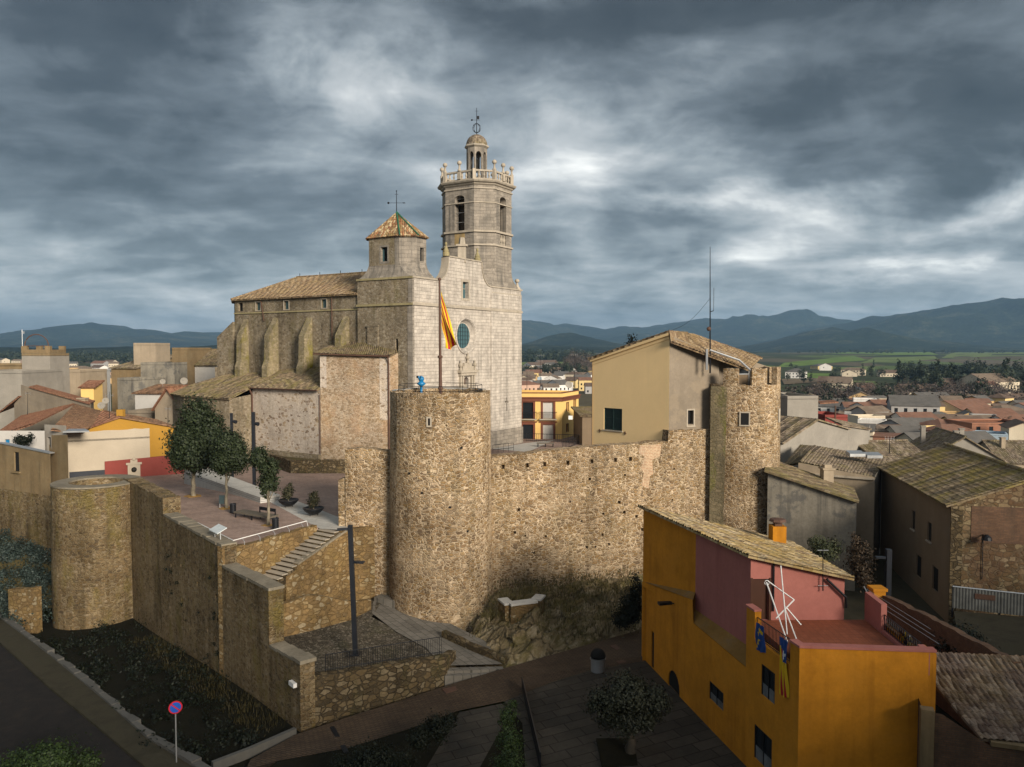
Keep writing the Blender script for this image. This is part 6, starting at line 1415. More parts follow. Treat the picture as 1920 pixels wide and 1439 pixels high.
quad_roof(og, (f.p(-.3,zl_-.05,.3)+bk_,f.p(-.3,zl_-.05,.3),f.p(up,zp_+.08,.3),f.p(up,zp_+.08,.3)+bk_), M['tile_red'], seed=71); quad_roof(og, (f.p(f.L+.2,zr_,.3),f.p(f.L+.2,zr_,.3)+bk_,f.p(up,zp_+.08,.3)+bk_,f.p(up,zp_+.08,.3)), M['tile_brown'], seed=72)
mb = MB(); p = f.p(up,zp_,-1); mb.box((p.x-.35,p.y-.3,p.z-.5),(p.x+.35,p.y+.3,p.z+.8)); mb.build('chimney', M['ochre'], og)
br_ = thing('brown_roof_house', 'large ribbed brown roof over a dark glazed gallery behind the off white wall', 'house', (-48,88,0))
q = (at(62,789,84),at(100,806,80),at(205,776,92),at(145,760,98)); quad_roof(br_, (at(95,806,79),at(152,812,80.5),at(207,776,93),at(140,758,97)), M['tile_brown'], pu=.5, seed=73)
f = Face(at(62,0,80.5).to_2d(), at(104,0,79.2).to_2d()); mb = MB(); f.wall(mb, rect(0,f.L,-1,at(0,797,80).z), [rect(.35+i*.75,.9+i*.75,1.2,3.9) for i in range(2)], .3); mb.build('gallery_wall', M['greywall'], br_); mb = MB(); f.wall(mb, rect(.3,1.7,1.15,3.95), (), 0, out=-.28); mb.build('window', M['glass'], br_)
quad_roof(br_, (at(-20,822,82),at(60,796,80.5),at(140,757,96),at(40,780,100)), M['tile_red'], seed=74)
mb = MB(); a_ = at(95,803,78.6); mb.prism([at(97,0,78.4).to_2d(),at(148,0,79).to_2d(),at(140,0,81).to_2d(),at(110,0,81).to_2d()], 4.55, 4.7); mb.build('canopy', M['steel'], br_)
blw = thing('blue_white_house', 'small whitewashed house with a blue shuttered window at the left edge', 'house', (-52,82,0)); f = Face(at(-30,0,80).to_2d(), at(62,0,80).to_2d()); mb = MB(); u0, u1 = upx(f,5), upx(f,14); f.wall(mb, rect(0,f.L,-2,at(0,808,80).z), [rect(u0,u1,2.2,3.7)], .2); mb.build('wall', M['white'], blw); mb = MB(); f.wall(mb, rect(u0-.05,u1+.05,2.2,3.7), (), 0, out=-.18); mb.build('window_shutter', M['blue'], blw)
# old town wall houses, ochre render over rubble
ow_ = thing('lane_house', 'old ochre rendered wall with two deep windows left of the hollow tower', 'house', (-48,74,-5)); f = Face(at(-80,0,79).to_2d(), at(72,0,72.5).to_2d()); mb = MB()
zo = [(f.L,at(0,851,72.5).z),(upx(f,0),at(0,834,75.6).z),(0,at(0,828,79).z)]; hh = []
for px, y0, y1 in ((26,848,884),):
    u = upx(f,px); D_ = f.p(u,0).y; hh.append(rect(u-.42,u+.42,zat(D_,y1),zat(D_,y0)))
f.wall(mb, [(0,-9),(f.L,-9)]+zo, hh, .15); mb.build('wall', M['ochre_old'], ow_)
mb = MB(); f.wall(mb, [(q_[0],q_[1]) for q_ in hh[0]], (), 0, out=-.14); mb.build('window', M['dark'], ow_)
mb = MB(); f.slab(mb,0,f.L,-9,at(0,925,74).z,-.3,.04); mb.build('rubble_base', M['castle_old'], ow_)
mb = MB(); u = upx(f,26); f.slab(mb,u-.7,u+.7,hh[0][0][1]-.15,hh[0][0][1],-.1,.2); mb.build('sill', M['ochre_old'], ow_)
mb = MB(); 
for (ua,za__),(ub,zb__) in zip(zo, zo[1:]):
    q = [f.p(ua,za__,.1),f.p(ub,zb__,.1),f.p(ub,zb__,-.4),f.p(ua,za__,-.4)]; t_2 = [p+Vector((0,0,.1)) for p in q]; mb.face(t_2); 
    for i in range(4): mb.face([q[i],q[(i+1)%4],t_2[(i+1)%4],t_2[i]])
mb.build('coping', M['steel'], ow_)
ow2 = thing('lane_house', 'narrow ochre rendered wall with one tall window beside the off white wall', 'house', (-44,73,-5)); f = Face(at(70,0,74).to_2d(), at(106,0,71.5).to_2d()); mb = MB(); u = upx(f,88); hh = [rect(u-.3,u+.3,zat(72.7,888),zat(72.7,854))]
f.wall(mb, [(0,-9),(f.L,-9),(f.L,at(0,816,71.5).z),(upx(f,93),at(0,819,72.4).z),(upx(f,92.5),at(0,846,72.4).z),(0,at(0,833,74).z)], hh, .15); mb.build('wall', M['ochre_old'], ow2); mb = MB(); f.wall(mb, hh[0], (), 0, out=-.14); mb.build('window', M['dark'], ow2)
mb = MB(); f.slab(mb,-.5,f.L,-9,-1.2,-.3,.06); mb.build('rubble_base', M['castle_old'], ow2)
# grey tower house with its hoop, and the roofscape behind
gt = px_house('grey_tower_house', 'tall grey rendered tower house with a terrace on top and a metal hoop', 40, 95, 128, 667, -6, 5, M['greywall'], M['tile_grey'], 'flat', 0, R(-4), pmat=M['ochre_old'])
gt2 = thing('roof_terrace', 'open terrace with corner posts and an arched metal hoop on the grey tower house', 'terrace', tuple(at(67,666,130))); mb = MB(); c0 = at(40,666,128.3); c1 = at(94,666,128.3); zt_ = at(0,649,128).z; zm = at(0,656,128).z
f = Face(c0.to_2d(), c1.to_2d()); f.slab(mb,0,f.L,c0.z+.3,zm,-.3,0); f.slab(mb,0,.9,zm,zt_,-.6,0); f.slab(mb,f.L-.9,f.L,zm,zt_,-.6,0); f.slab(mb,0,.9,zm,zt_,-4.6,-4.0); f.slab(mb,f.L-.9,f.L,zm,zt_,-4.6,-4.0); f.slab(mb,0,.3,c0.z+.3,zm,-4.6,-.3); f.slab(mb,f.L-.3,f.L,c0.z+.3,zm,-4.6,-.3); mb.build('parapet', M['ochre_old'], gt2)
mb = MB(); mb.tube([f.p(f.L/2-(f.L/2-.4)*math.cos(a),zt_+1.9*math.sin(a),-.3) for a in [math.pi*i/16 for i in range(17)]],.09,5); mb.tube([f.p(.4,zt_,-.3),f.p(f.L-.4,zt_,-.3)],.06,5); mb.build('hoop', M['rust'], gt2)
mb = MB(); mb.tube([f.p(.1,zt_,-.2),f.p(.1,zt_+2.7,-.2)],.05,5); mb.box(tuple(f.p(.12,zt_+2.0,-.21)),tuple(f.p(.5,zt_+2.4,-.19))); mb.build('flag_pole', M['steel'], gt2)
px_house('pediment_house', 'old beige house with a parapet and green door right of the grey tower house', 95, 151, 134, 698, -6, 8, M['beige'], M['tile_grey'], 'flat', 0, R(-3), wins=[(0,.14,9.2,1.0,1.9,M['green_sh']),(0,.55,10.2,.9,.8)])
px_house('grey_flat_house', 'plain bluish grey wall at the left edge behind the red roof', -60, 42, 118, 700, -6, 10, M['greywall'], M['tile_grey'], 'flat', 0, R(-2))
px_house('long_beige_block', 'flat beige block on the skyline left of the grey tower house', -60, 40, 150, 686, -6, 8, M['ochre_old'], M['tile_grey'], 'flat', 0, R(0))
lh = thing('lean_to_house', 'grey brown stained wall with a long sloping red coping in the left roofscape', 'house', (-62,106,0)); f = Face(at(5,0,106).to_2d(), at(152,0,100).to_2d()); mb = MB(); u1 = upx(f,38); u2 = upx(f,56); f.wall(mb, [(0,-3),(f.L,-3),(f.L,at(0,757,100).z),(u2,at(0,727,104).z),(u1,at(0,722,104.5).z),(u1-.01,at(0,744,104.5).z),(0,at(0,758,106).z)]); Face(at(152,0,100).to_2d(),at(158,0,108).to_2d()).wall(mb, rect(0,9,-3,at(0,757,100).z)); mb.build('wall', M['grey_render'], lh)
quad_roof(lh, (f.p(f.L+.1,at(0,757,100).z,.2),f.p(f.L+.1,at(0,757,100).z,.2)+Vector((-2,5,0)),f.p(u2,at(0,726,104).z,.2)+Vector((-2,5,0)),f.p(u2,at(0,726,104).z,.2)), M['tile_red'], seed=75); quad_roof(lh, (f.p(-3,at(0,776,106).z,.3),f.p(u1,at(0,744,104.5).z,.3),f.p(u1,at(0,738,106).z,-5),f.p(-3,at(0,748,106).z,-6)), M['tile_red'], seed=76)
mb = MB(); p = f.p(upx(f,146),at(0,757,100).z,-.6); mb.box((p.x-.5,p.y-.4,p.z-4),(p.x+.5,p.y+.4,p.z+.5)); mb.box((p.x-.6,p.y-.5,p.z+.5),(p.x+.6,p.y+.5,p.z+.65)); mb.build('chimney', M['beige'], lh)
px_house('ruined_block', 'weathered grey and ochre block with a small tower on the skyline left of the church', 205, 258, 138, 690, -6, 12, M['ochre_old'], M['tile_grey'], 'mono', 2.2, R(-14), wins=[(0,.35,5.5,.9,1.5),(0,.35,9,.9,1.5),(0,.75,7,.9,1.4)])
px_house('stained_block', 'dark stained back wall with a terrace railing right of the small beige tower', 262, 328, 128, 684, -6, 9, M['stained'], M['tile_grey'], 'flat', 0, R(-6))
px_house('beige_turret', 'small square beige tower with a pink tank on the skyline left of the church', 250, 293, 140, 647, -6, 5, M['beige'], M['tile_grey'], 'flat', 0, R(-5))
px_house('ruined_gable_house', 'brown ruin with open upper floor and a white inner wall left of the church', 322, 352, 132, 656, -6, 8, M['ochre_old'], M['tile_grey'], 'flat', 0, R(-8))
px_house('ruined_gable_house', 'white rendered upper wall with an ochre door under a tiled edge, nearest the church', 352, 405, 134, 684, -6, 5, M['white'], M['tile_moss'], 'mono', 2.4, R(-6), wins=[(0,.25,10.4,1.1,2.0,M['ochre'])])
px_house('ruined_gable_house', 'tall brown back wall rising behind the white rendered wall by the church', 352, 406, 142, 658, -6, 3, M['ochre_old'], M['tile_moss'], 'flat', 0, R(-6))
px_house('streaked_house', 'grey streaked house side with black damp stains in the middle of the left roofscape', 216, 250, 122, 713, -6, 9, M['stained'], M['tile_grey'], 'flat', 0, R(-20), wins=[(0,.3,5,.8,1.5),(0,.7,3.5,.8,1.4)])
px_house('white_patio_house', 'small white patio house with striped tile edge below the brown ruin', 250, 306, 112, 737, -4, 6, M['white'], M['tile_brown'], 'mono', .9, R(-8))
px_house('red_roof_house', 'beige house with a pitched red roof left of the tall plaza tree', 283, 345, 100, 765, -4, 9, M['beige'], M['tile_red'], 'gable', 2.6, R(-22), seed=77, flip=True)
px_house('yellow_flat_house', 'small yellow house with a dark window under a red roof in the left roofscape', 151, 174, 128, 726, -6, 3.5, M['yellow_house'], M['tile_red'], 'mono', .9, R(6), wins=[(0,.3,6.5,.5,.9),(0,.75,6.3,1.1,1.5)])
px_house('white_block', 'white cubic house behind the small yellow house', 160, 183, 175, 697, -8, 8, M['white'], M['tile_red'], 'flat', 0, R(10))
px_house('low_grey_house', 'low grey house wall with a dark terrace in front of the streaked house', 235, 285, 104, 775, -4, 7, M['grey_render'], M['tile_grey'], 'flat', 0, R(-12))

# ---- unseen houses added behind the viewer to shade the lower street from sun and sky
for k, (x, y, w, d, ze, ang) in enumerate(((10,-9,13,10,9.0,.1),(24.5,-5,14,10,12.0,.1),(39,0,14,10,13.5,.15),(53,9,14,10,12.5,.2),(-6,-17,15,10,8.0,.0),(-24,-12,14,10,9.0,-.1),(-41,-4,14,10,9.5,-.2))):
    house('shading_house', 'tall plastered street house beyond the right edge of the view', (x,y), ang, w, d, -5, ze, 2.2, (M['beige'],M['ochre_old'])[k%2], M['tile_brown'], 'gable', wins=grid_wins(0,3,4)+grid_wins(3,3,4), group='street houses out of view', fine=True, pu=.5, seed=90+k)
# ------------------------------------------------------------------ vegetation
def foliage(mb, blobs, n, leaf, rng, per=26, spread=.22, hollow=.55, flat_=1.0):
    """blobs: (centre, (rx,ry,rz)); leaf-sized quads gathered in clumps through the crown volume"""
    wts = [b[1][0]*b[1][1]*b[1][2] for b in blobs]
    for _ in range(max(1, n//per)):
        c, r = rng.choices(blobs, wts)[0]
        d = Vector((rng.gauss(0,1),rng.gauss(0,1),rng.gauss(0,1))).normalized(); k = lerp(hollow,1.02,rng.random()**.6)
        q = Vector((c[0]+d.x*r[0]*k, c[1]+d.y*r[1]*k, c[2]+d.z*r[2]*k)); s_ = spread*(r[0]+r[1]+r[2])/3*rng.uniform(.6,1.3)
        for _ in range(per):
            p = q+Vector((rng.gauss(0,s_),rng.gauss(0,s_),rng.gauss(0,s_)*flat_)); l = leaf*rng.uniform(.6,1.4)
            n_ = (d*1.3+Vector((rng.gauss(0,.5),rng.gauss(0,.5),rng.gauss(0,.5)+.35))).normalized(); u = n_.orthogonal().normalized(); u.rotate(Matrix.Rotation(rng.uniform(0,6.28),3,n_)); w = n_.cross(u)
            mb.face([p-u*l*.5,p+w*l*.28,p+u*l*.5,p-w*l*.28])
def trunk_mesh(mb, base, top, r, limbs, rng):
    base, top = Vector(base), Vector(top); pts = [base.lerp(top,i/6)+Vector((rng.uniform(-1,1),rng.uniform(-1,1),0))*r*.35*(0<i<6) for i in range(7)]
    mb.tube([base-Vector((0,0,.15))]+pts, r*1.25, 9, r*.7)
    for l in limbs:
        s0 = pts[rng.choice((4,5,6))]; l = Vector(l); mid = s0.lerp(l,.5)+Vector((rng.uniform(-.2,.2),rng.uniform(-.2,.2),.15)); mb.tube([s0,mid,l], r*.5, 6, r*.12)
def tree(name, label, base, trunk_h, r, blobs, n, leaf, lm, bm_, seed, group=None, litter=0, spread=.22, per=26, hollow=.55):
    rng = random.Random(seed); base = Vector(base); t = thing(name, label, 'tree', base, group)
    mb = MB(); trunk_mesh(mb, base, base+Vector((0,0,trunk_h)), r, [Vector(b[0])+Vector((rng.uniform(-.5,.5)*b[1][0],rng.uniform(-.5,.5)*b[1][1],rng.uniform(0,.5)*b[1][2])) for b in blobs for _ in range(3)], rng); mb.build('trunk', bm_, t, smooth=True)
    mb = MB(); foliage(mb, blobs, n, leaf, rng, per, spread, hollow); mb.build('crown', lm, t, uv=False)
    if litter:
        mb = MB(); k = 18; mb.prism([(base.x+litter*rng.uniform(.75,1.1)*math.cos(6.283*i/k), base.y+litter*rng.uniform(.75,1.1)*math.sin(6.283*i/k)) for i in range(k)], base.z-.02, base.z+.012); mb.build('tree_pit', M['ochre_litter'], t)
    return t
def bl(px, py, D, rx, ry): k = D/1460; p = at(px,py,D); return (p, (rx*k*.84, rx*k*.8, ry*k*.84))
b_ = on(363,930,0); D_ = b_.y
tree('evergreen_oak', 'tallest dense evergreen oak on the plaza, standing left of the other two', b_, 2.6, .19, [bl(368,776,D_,32,36),bl(352,826,D_,38,44),bl(390,822,D_,34,48),bl(370,850,D_,48,36),bl(340,856,D_,26,28),bl(404,800,D_,20,30)], 26000, .23, M['leaf'], M['bark'], 1, 'evergreen trees on the plaza', .75)
b_ = on(425,953,0); D_ = b_.y
tree('evergreen_oak', 'middle sized round evergreen oak on the plaza, between a tall and a thin one', b_, 2.9, .12, [bl(428,838,D_,30,32),bl(420,865,D_,26,28),bl(444,858,D_,24,30)], 13000, .20, M['leaf'], M['bark'], 2, 'evergreen trees on the plaza', .65)
b_ = on(503,985,0); D_ = b_.y
tree('evergreen_oak', 'thin young evergreen oak with a sparse crooked crown beside the black bench', b_, 2.6, .11, [bl(486,858,D_,18,24),bl(505,880,D_,18,24),bl(498,905,D_,16,18),bl(512,905,D_,12,18),bl(497,925,D_,10,10)], 6500, .18, M['leaf'], M['bark'], 3, 'evergreen trees on the plaza', .5)
b_ = Vector((5.62,36.0,-6.0))
tree('olive_tree', 'grey green olive tree with a broad crown in the slab courtyard beside the orange house', b_, 1.1, .22, [bl(1172,1298,36,58,38),bl(1130,1318,36,38,36),bl(1222,1312,36,40,40),bl(1172,1345,36,60,26),bl(1205,1345,36,40,26)], 17000, .13, M['leaf_olive'], M['bark_dark'], 4, None, 0, .16, 22, .3)
mb = MB(); mb.prism([(b_.x-1.5,b_.y-1.2),(b_.x+1.5,b_.y-1.2),(b_.x+1.5,b_.y+1.3),(b_.x-1.5,b_.y+1.3)], -6.5, street_h(b_.x)+.03); struct(mb, 'tree_bed', M['bedsoil'])
def shrub(name, label, blobs, n, leaf, lm, seed, cat='shrub', group=None, spread=.25):
    rng = random.Random(seed); mb = MB(); foliage(mb, blobs, n, leaf, rng, 24, spread, .35); c = Vector(blobs[0][0])
    return tag(mb.build(name, lm, origin=(c.x,c.y,c.z-blobs[0][1][2]), uv=False), label, cat, group)
shrub('cypress_bush', 'black green conical bush squeezed between the castle rock and the orange house', [bl(1182,1140,51,24,36),bl(1192,1105,51,14,36),bl(1166,1160,50.5,24,16),bl(1198,1130,51,10,40)], 5000, .16, M['leaf_dark'], 5)
shrub('dark_shrub', 'upright dark rosemary shrub at the edge of the brick street, bottom of the view', [bl(818,1365,37,34,24),bl(785,1385,36,24,22),bl(845,1352,37.5,16,18)], 4500, .10, M['leaf_dark'], 6)
shrub('dark_shrub', 'low rounded dark shrub left of the rosemary at the bottom edge', [bl(700,1425,34,54,26),bl(640,1435,34,28,18),bl(755,1430,34,36,22)], 5000, .10, M['leaf_dark'], 7)
shrub('hedge', 'bright green clipped hedge beside the black steel edging', [bl(950,1345,36,18,30),bl(955,1390,34,26,30),bl(955,1435,32,34,28),bl(962,1318,37.5,10,14)], 7000, .09, M['leaf_green'], 8, 'hedge')
shrub('roadside_shrub', 'spiky dark green shrub at the bottom left corner beside the asphalt', [bl(90,1425,33,62,26),bl(150,1430,33,42,20),bl(30,1435,33,40,22)], 6500, .13, M['leaf_green'], 9)
shrub('yard_bush', 'black leafy bush sprawling in the yard beyond the terrace railing', [bl(1800,1205,37,44,34),bl(1770,1225,36,26,26),bl(1840,1225,36,30,24)], 5000, .14, M['leaf_dark'], 19)
shrub('garden_bush', 'dark bush growing in front of the blotchy stained wall', [bl(1548,1030,54,30,24),bl(1530,1018,54,16,14)], 2600, .16, M['leaf_mid'], 10)
shrub('withered_climber', 'tall brown withered climber in the lane right of the stained wall', [bl(1612,1050,49,24,44),bl(1605,1015,49,14,20),bl(1620,1085,48.5,20,26)], 4200, .15, M['leaf_brown'], 11, 'climber')
shrub('lane_bush', 'dark leafy bush over the wall of the blue shuttered house at the left edge', [bl(40,826,78,16,10),bl(56,822,78,8,10)], 1300, .2, M['leaf_dark'], 12)
# planted bed: dark low bushes too many to count
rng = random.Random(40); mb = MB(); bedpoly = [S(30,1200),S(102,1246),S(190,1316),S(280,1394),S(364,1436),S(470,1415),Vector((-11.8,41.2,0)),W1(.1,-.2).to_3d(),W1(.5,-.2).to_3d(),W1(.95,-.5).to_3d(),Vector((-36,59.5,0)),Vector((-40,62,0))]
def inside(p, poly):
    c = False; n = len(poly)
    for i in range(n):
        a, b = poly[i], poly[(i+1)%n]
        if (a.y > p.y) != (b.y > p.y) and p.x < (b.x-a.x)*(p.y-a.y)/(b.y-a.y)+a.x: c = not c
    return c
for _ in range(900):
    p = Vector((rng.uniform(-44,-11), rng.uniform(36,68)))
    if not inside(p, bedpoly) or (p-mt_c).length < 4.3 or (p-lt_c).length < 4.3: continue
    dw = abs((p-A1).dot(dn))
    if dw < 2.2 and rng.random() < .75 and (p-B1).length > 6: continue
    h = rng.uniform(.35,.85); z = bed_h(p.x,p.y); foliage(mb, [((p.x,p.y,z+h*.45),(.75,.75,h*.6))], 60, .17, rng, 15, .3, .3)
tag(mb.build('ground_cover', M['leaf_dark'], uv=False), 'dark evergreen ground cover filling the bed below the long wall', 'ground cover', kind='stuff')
mb = MB()
for _ in range(260):
    s_ = rng.uniform(.05,.75); p = W1(s_, -rng.uniform(.2,2.0)); z = bed_h(p.x,p.y)
    for _ in range(9):
        q = Vector((p.x+rng.gauss(0,.3),p.y+rng.gauss(0,.3),z)); a = rng.uniform(0,6.28); h = rng.uniform(.12,.4); mb.face([q,q+Vector((.05*math.cos(a),.05*math.sin(a),0)),q+Vector((rng.uniform(-.1,.1),rng.uniform(-.1,.1),h))])
tag(mb.build('dry_grass', leafmat('dry grass', (.018,.015,.006),(.035,.029,.010),(.055,.045,.016)), uv=False), 'dry grass along the foot of the long wall', 'grass', kind='stuff')
# lavender covering the bank
rng = random.Random(44); k = 0; mb = MB()
for _ in range(600):
    p = Vector((rng.uniform(-60,-38.4), rng.uniform(62.5,79)))
    px_ = 960+1460*p.x/p.y
    if k > 95 or px_ < -20 or px_ > 94 or (p-lt_c).length < 4.5: continue
    z = bank_h(p.x,p.y); h = rng.uniform(.5,.75); foliage(mb, [((p.x,p.y,z+h*.5),(.95,.95,h*.55))], 220, .20, rng, 16, .3, .5); k += 1
tag(mb.build('lavender', M['lavender'], uv=False), 'grey green lavender covering the bank left of the hollow tower', 'lavender', kind='stuff')
tuft = None; rng = random.Random(45)
mb = MB()
for _ in range(500):
    u = rng.uniform(0,1); v = rng.uniform(.1,.95); i = min(2,int(u*3)); 
    a = drop(870+330*u,1205+20*math.sin(u*3),street_h); b2 = fR.p(1.2+12*u,-4.4,-.2); p = a.lerp(b2,v)+Vector((0,-.7*math.sin(math.pi*v),.75*math.sin(math.pi*v)))
    for _ in range(8):
        q = p+Vector((rng.gauss(0,.35),rng.gauss(0,.35),rng.gauss(0,.12))); a_ = rng.uniform(0,6.28); h = rng.uniform(.1,.4); mb.face([q,q+Vector((.06*math.cos(a_),.06*math.sin(a_),0)),q+Vector((rng.uniform(-.12,.12),rng.uniform(-.12,.12),h))])
tag(mb.build('dry_grass', leafmat('rock grass', (.045,.04,.015),(.085,.072,.028),(.12,.10,.04)), uv=False), 'dry grass and weeds growing over the rock', 'grass', kind='stuff')
# weeds rooted in the walls
rng = random.Random(46)
for k in range(16):
    s_ = rng.uniform(.36,.68); zz = rng.uniform(-7.5,-1); p = W1(s_,-.04); mb = MB(); foliage(mb, [((0,0,0),(.12,.12,.16))], 40, .11, rng, 10, .5, .2); o = mb.build('wall_weed', M['leaf_dark'], uv=False); o.location = (p.x,p.y,zz); tag(o, 'small dark weed tuft rooted in the long weathered wall', 'weed', 'weeds in the long weathered wall')
# ------------------------------------------------------------------ plaza furniture
pl0 = thing('stone_platform', 'long low grey stone platform running across the plaza behind the trees', 'platform', on(505,941,0)); mb = MB()
pp = [on(488,944,0),on(525,939,0),on(392,887,0),on(345,892,0)]; mb.prism([p.to_2d() for p in pp], -1.2, .42); mb.build('base', M['concrete'], pl0)
mb = MB(); c = sum((p for p in pp), Vector())/4; mb.prism([(p+(p-c).normalized()*.08).to_2d() for p in pp], .42, .5, True, True); mb.build('top_slab', M['plaza_grey'], pl0)
mb = MB()
for z in (.12,.27): mb.prism([(p+(p-c).normalized()*.02).to_2d() for p in pp], z, z+.02, True, True)
mb.build('joint', M['anthracite'], pl0)
def planter(px, py, label):
    p = on(px,py,0); t = thing('bowl_planter', label, 'planter', p, 'bowl planters on the plaza')
    mb = MB(); mb.lathe((p.x,p.y,p.z+.12),[(.30,0),(.52,.12),(.72,.3),(.82,.45),(.84,.5),(.78,.5),(.74,.42),(.02,.40)],26,cap=False); mb.lathe((p.x,p.y,p.z+.12),[(.02,0),(.3,.0)],26,cap=False); mb.build('bowl', M['black'], t, smooth=True)
    mb = MB(); mb.lathe((p.x,p.y,p.z),[(.02,.50),(.74,.53)],20,cap=False); mb.build('soil', M['bark_dark'], t)
    for a in (0,2.1,4.2): mb = MB(); mb.tube([(p.x+.35*math.cos(a),p.y+.35*math.sin(a),p.z),(p.x+.32*math.cos(a),p.y+.32*math.sin(a),p.z+.2)],.03,5); mb.build('foot', M['black'], t)
    rng = random.Random(int(px)); c = Vector((p.x,p.y,p.z+1.25)); mb = MB(); foliage(mb, [(c,(.42,.42,.5)),(c+Vector((.05,0,.45)),(.28,.28,.4)),(c+Vector((-.1,0,-.3)),(.36,.36,.3))], 1500, .13, rng, 18, .25, .3); sh_ = mb.build('shrub', leafmat('reddish planter shrub', (.014,.016,.008),(.036,.036,.018),(.075,.06,.035)), t, uv=False)
    mb = MB(); mb.tube([(p.x,p.y,p.z+.45),(p.x+.03,p.y,p.z+1.2)],.035,5); mb.build('stem', M['bark'], sh_)
planter(541,951,'black bowl planter with a shrub, next to the end of the stone platform'); planter(588,967,'black bowl planter with a shrub, nearest the top of the stone stairs')
# bench with part backrest
p0, p1 = on(441,970,0), on(507,981,0); dd = (p1-p0); L = dd.length; dd.normalize(); nn = Vector((-dd.y,dd.x,0)); c = (p0+p1)/2+nn*.35
t = thing('bench', 'long black slatted platform bench with short backrest under the thin tree', 'bench', c, None, math.atan2(dd.y,dd.x))
def kid(mb, name, mat, par): o = mb.build(name, mat); o.parent = par; return o
mb = MB()
for i in range(7): y = -.48+i*.14; mb.box((-L/2,y,.42),(L/2,y+.12,.47))
mb.box((-L/2,-.5,.36),(L/2,-.46,.419)); mb.box((-L/2,.46,.36),(L/2,.5,.419)); mb.box((-L/2,-.46,.36),(-L/2+.05,.46,.418)); mb.box((L/2-.05,-.46,.36),(L/2,.46,.418)); kid(mb, 'seat', M['wood'], t)
for x in (-L/2+.15,0,L/2-.15):
    for y in (-.42,.42): mb = MB(); mb.box((x-.035,y-.035,0),(x+.035,y+.035,.36)); kid(mb, 'leg', M['black'], t)
mb = MB(); mb.box((.0,.30,.68),(L/2-.2,.37,.92)); mb.box((.0,.30,.47),(.07,.37,.68)); mb.box((L/2-.27,.30,.47),(L/2-.2,.37,.68)); kid(mb, 'backrest', M['black'], t)
def bin_(px, py, h, label):
    p = on(px,py,0); t = thing('litter_bin', label, 'litter bin', p); mb = MB(); mb.lathe((p.x,p.y,.06),[(.2,0),(.24,.02),(.24,h-.1),(.22,h-.06),(.2,h-.06),(.2,.1)],14,cap=False); mb.build('body', M['black'], t); mb = MB(); mb.lathe((p.x,p.y,0),[(.12,0),(.12,.08)],10); mb.build('foot', M['black'], t); mb = MB(); mb.lathe((p.x,p.y,h),[(.255,-.06),(.255,0),(.19,0),(.19,-.06)],14,cap=False); mb.build('rim', M['anthracite'], t)
bin_(437,963,.78,'black round litter bin at the left end of the platform bench'); bin_(516.5,993,.82,'black round litter bin right of the thin tree, close to the white handrail')
p = on(418,953,0); t = thing('notice_panel', 'small teal grey notice panel on two legs beside the middle tree', 'notice board', p); mb = MB(); mb.box((p.x-.3,p.y-.03,.35),(p.x+.3,p.y+.03,1.05)); mb.build('panel', flat('teal grey panel',(.035,.055,.06),.5), t)
for s_ in (-.25,.25): mb = MB(); mb.tube([(p.x+s_,p.y,0),(p.x+s_,p.y,.36)],.025,5); mb.build('leg', M['steel'], t)
# white handrail round the plaza edge
t = thing('handrail', 'thin white handrail on short hooked posts along the plaza edge', 'railing', (*W1(.36,1.0),0)); mb = MB()
k0 = W1(.70,1.0); k1 = W1(.352,.95); k2 = B2-n2*.75-e2*.3; pts = [Vector((*k0,.55)),Vector((*k1,.55)),Vector((*k2,.55)),Vector((*(k2+e2*.15),.0))]
mb.tube(pts,.032,6); mb.build('rail', M['white_metal'], t)
for a, b, n in ((k0,k1,8),(k1,k2,5)):
    for i in range(n):
        q = a.lerp(b,(i+.5)/n); w = ((b-a).normalized()); o_ = Vector((w.y,-w.x)); mb = MB(); mb.tube([(*(q+o_*.28),.0),(*(q+o_*.28),.36),(*(q+o_*.12),.5),(*q,.53)],.018,5); mb.build('post', M['steel'], t)
t = thing('information_panel', 'white sloping information panel on top of the plaza wall corner', 'sign', (*W1(.40,.4),.5)); q = W1(.395,.45); mb = MB(); a, b = q+d1*.75, q-d1*.75
lo = [Vector((*(a-dn*.3),.95)),Vector((*(b-dn*.3),.95)),Vector((*(b+dn*.35),1.25)),Vector((*(a+dn*.35),1.25))]; 
i_ = [mb.vert(v) for v in lo]+[mb.vert(v+Vector((0,0,.05))) for v in lo]
for f_ in ((3,2,1,0),(4,5,6,7),(0,1,5,4),(1,2,6,5),(2,3,7,6),(3,0,4,7)): mb.idx([i_[k] for k in f_])
mb.build('panel', flat('pale glass panel',(.5,.53,.53),.2), t)
for s_ in (-.5,.5): mb = MB(); q2 = q+d1*s_; mb.tube([(*q2,.4),(*q2,1.1)],.04,5); mb.build('leg', M['steel'], t)
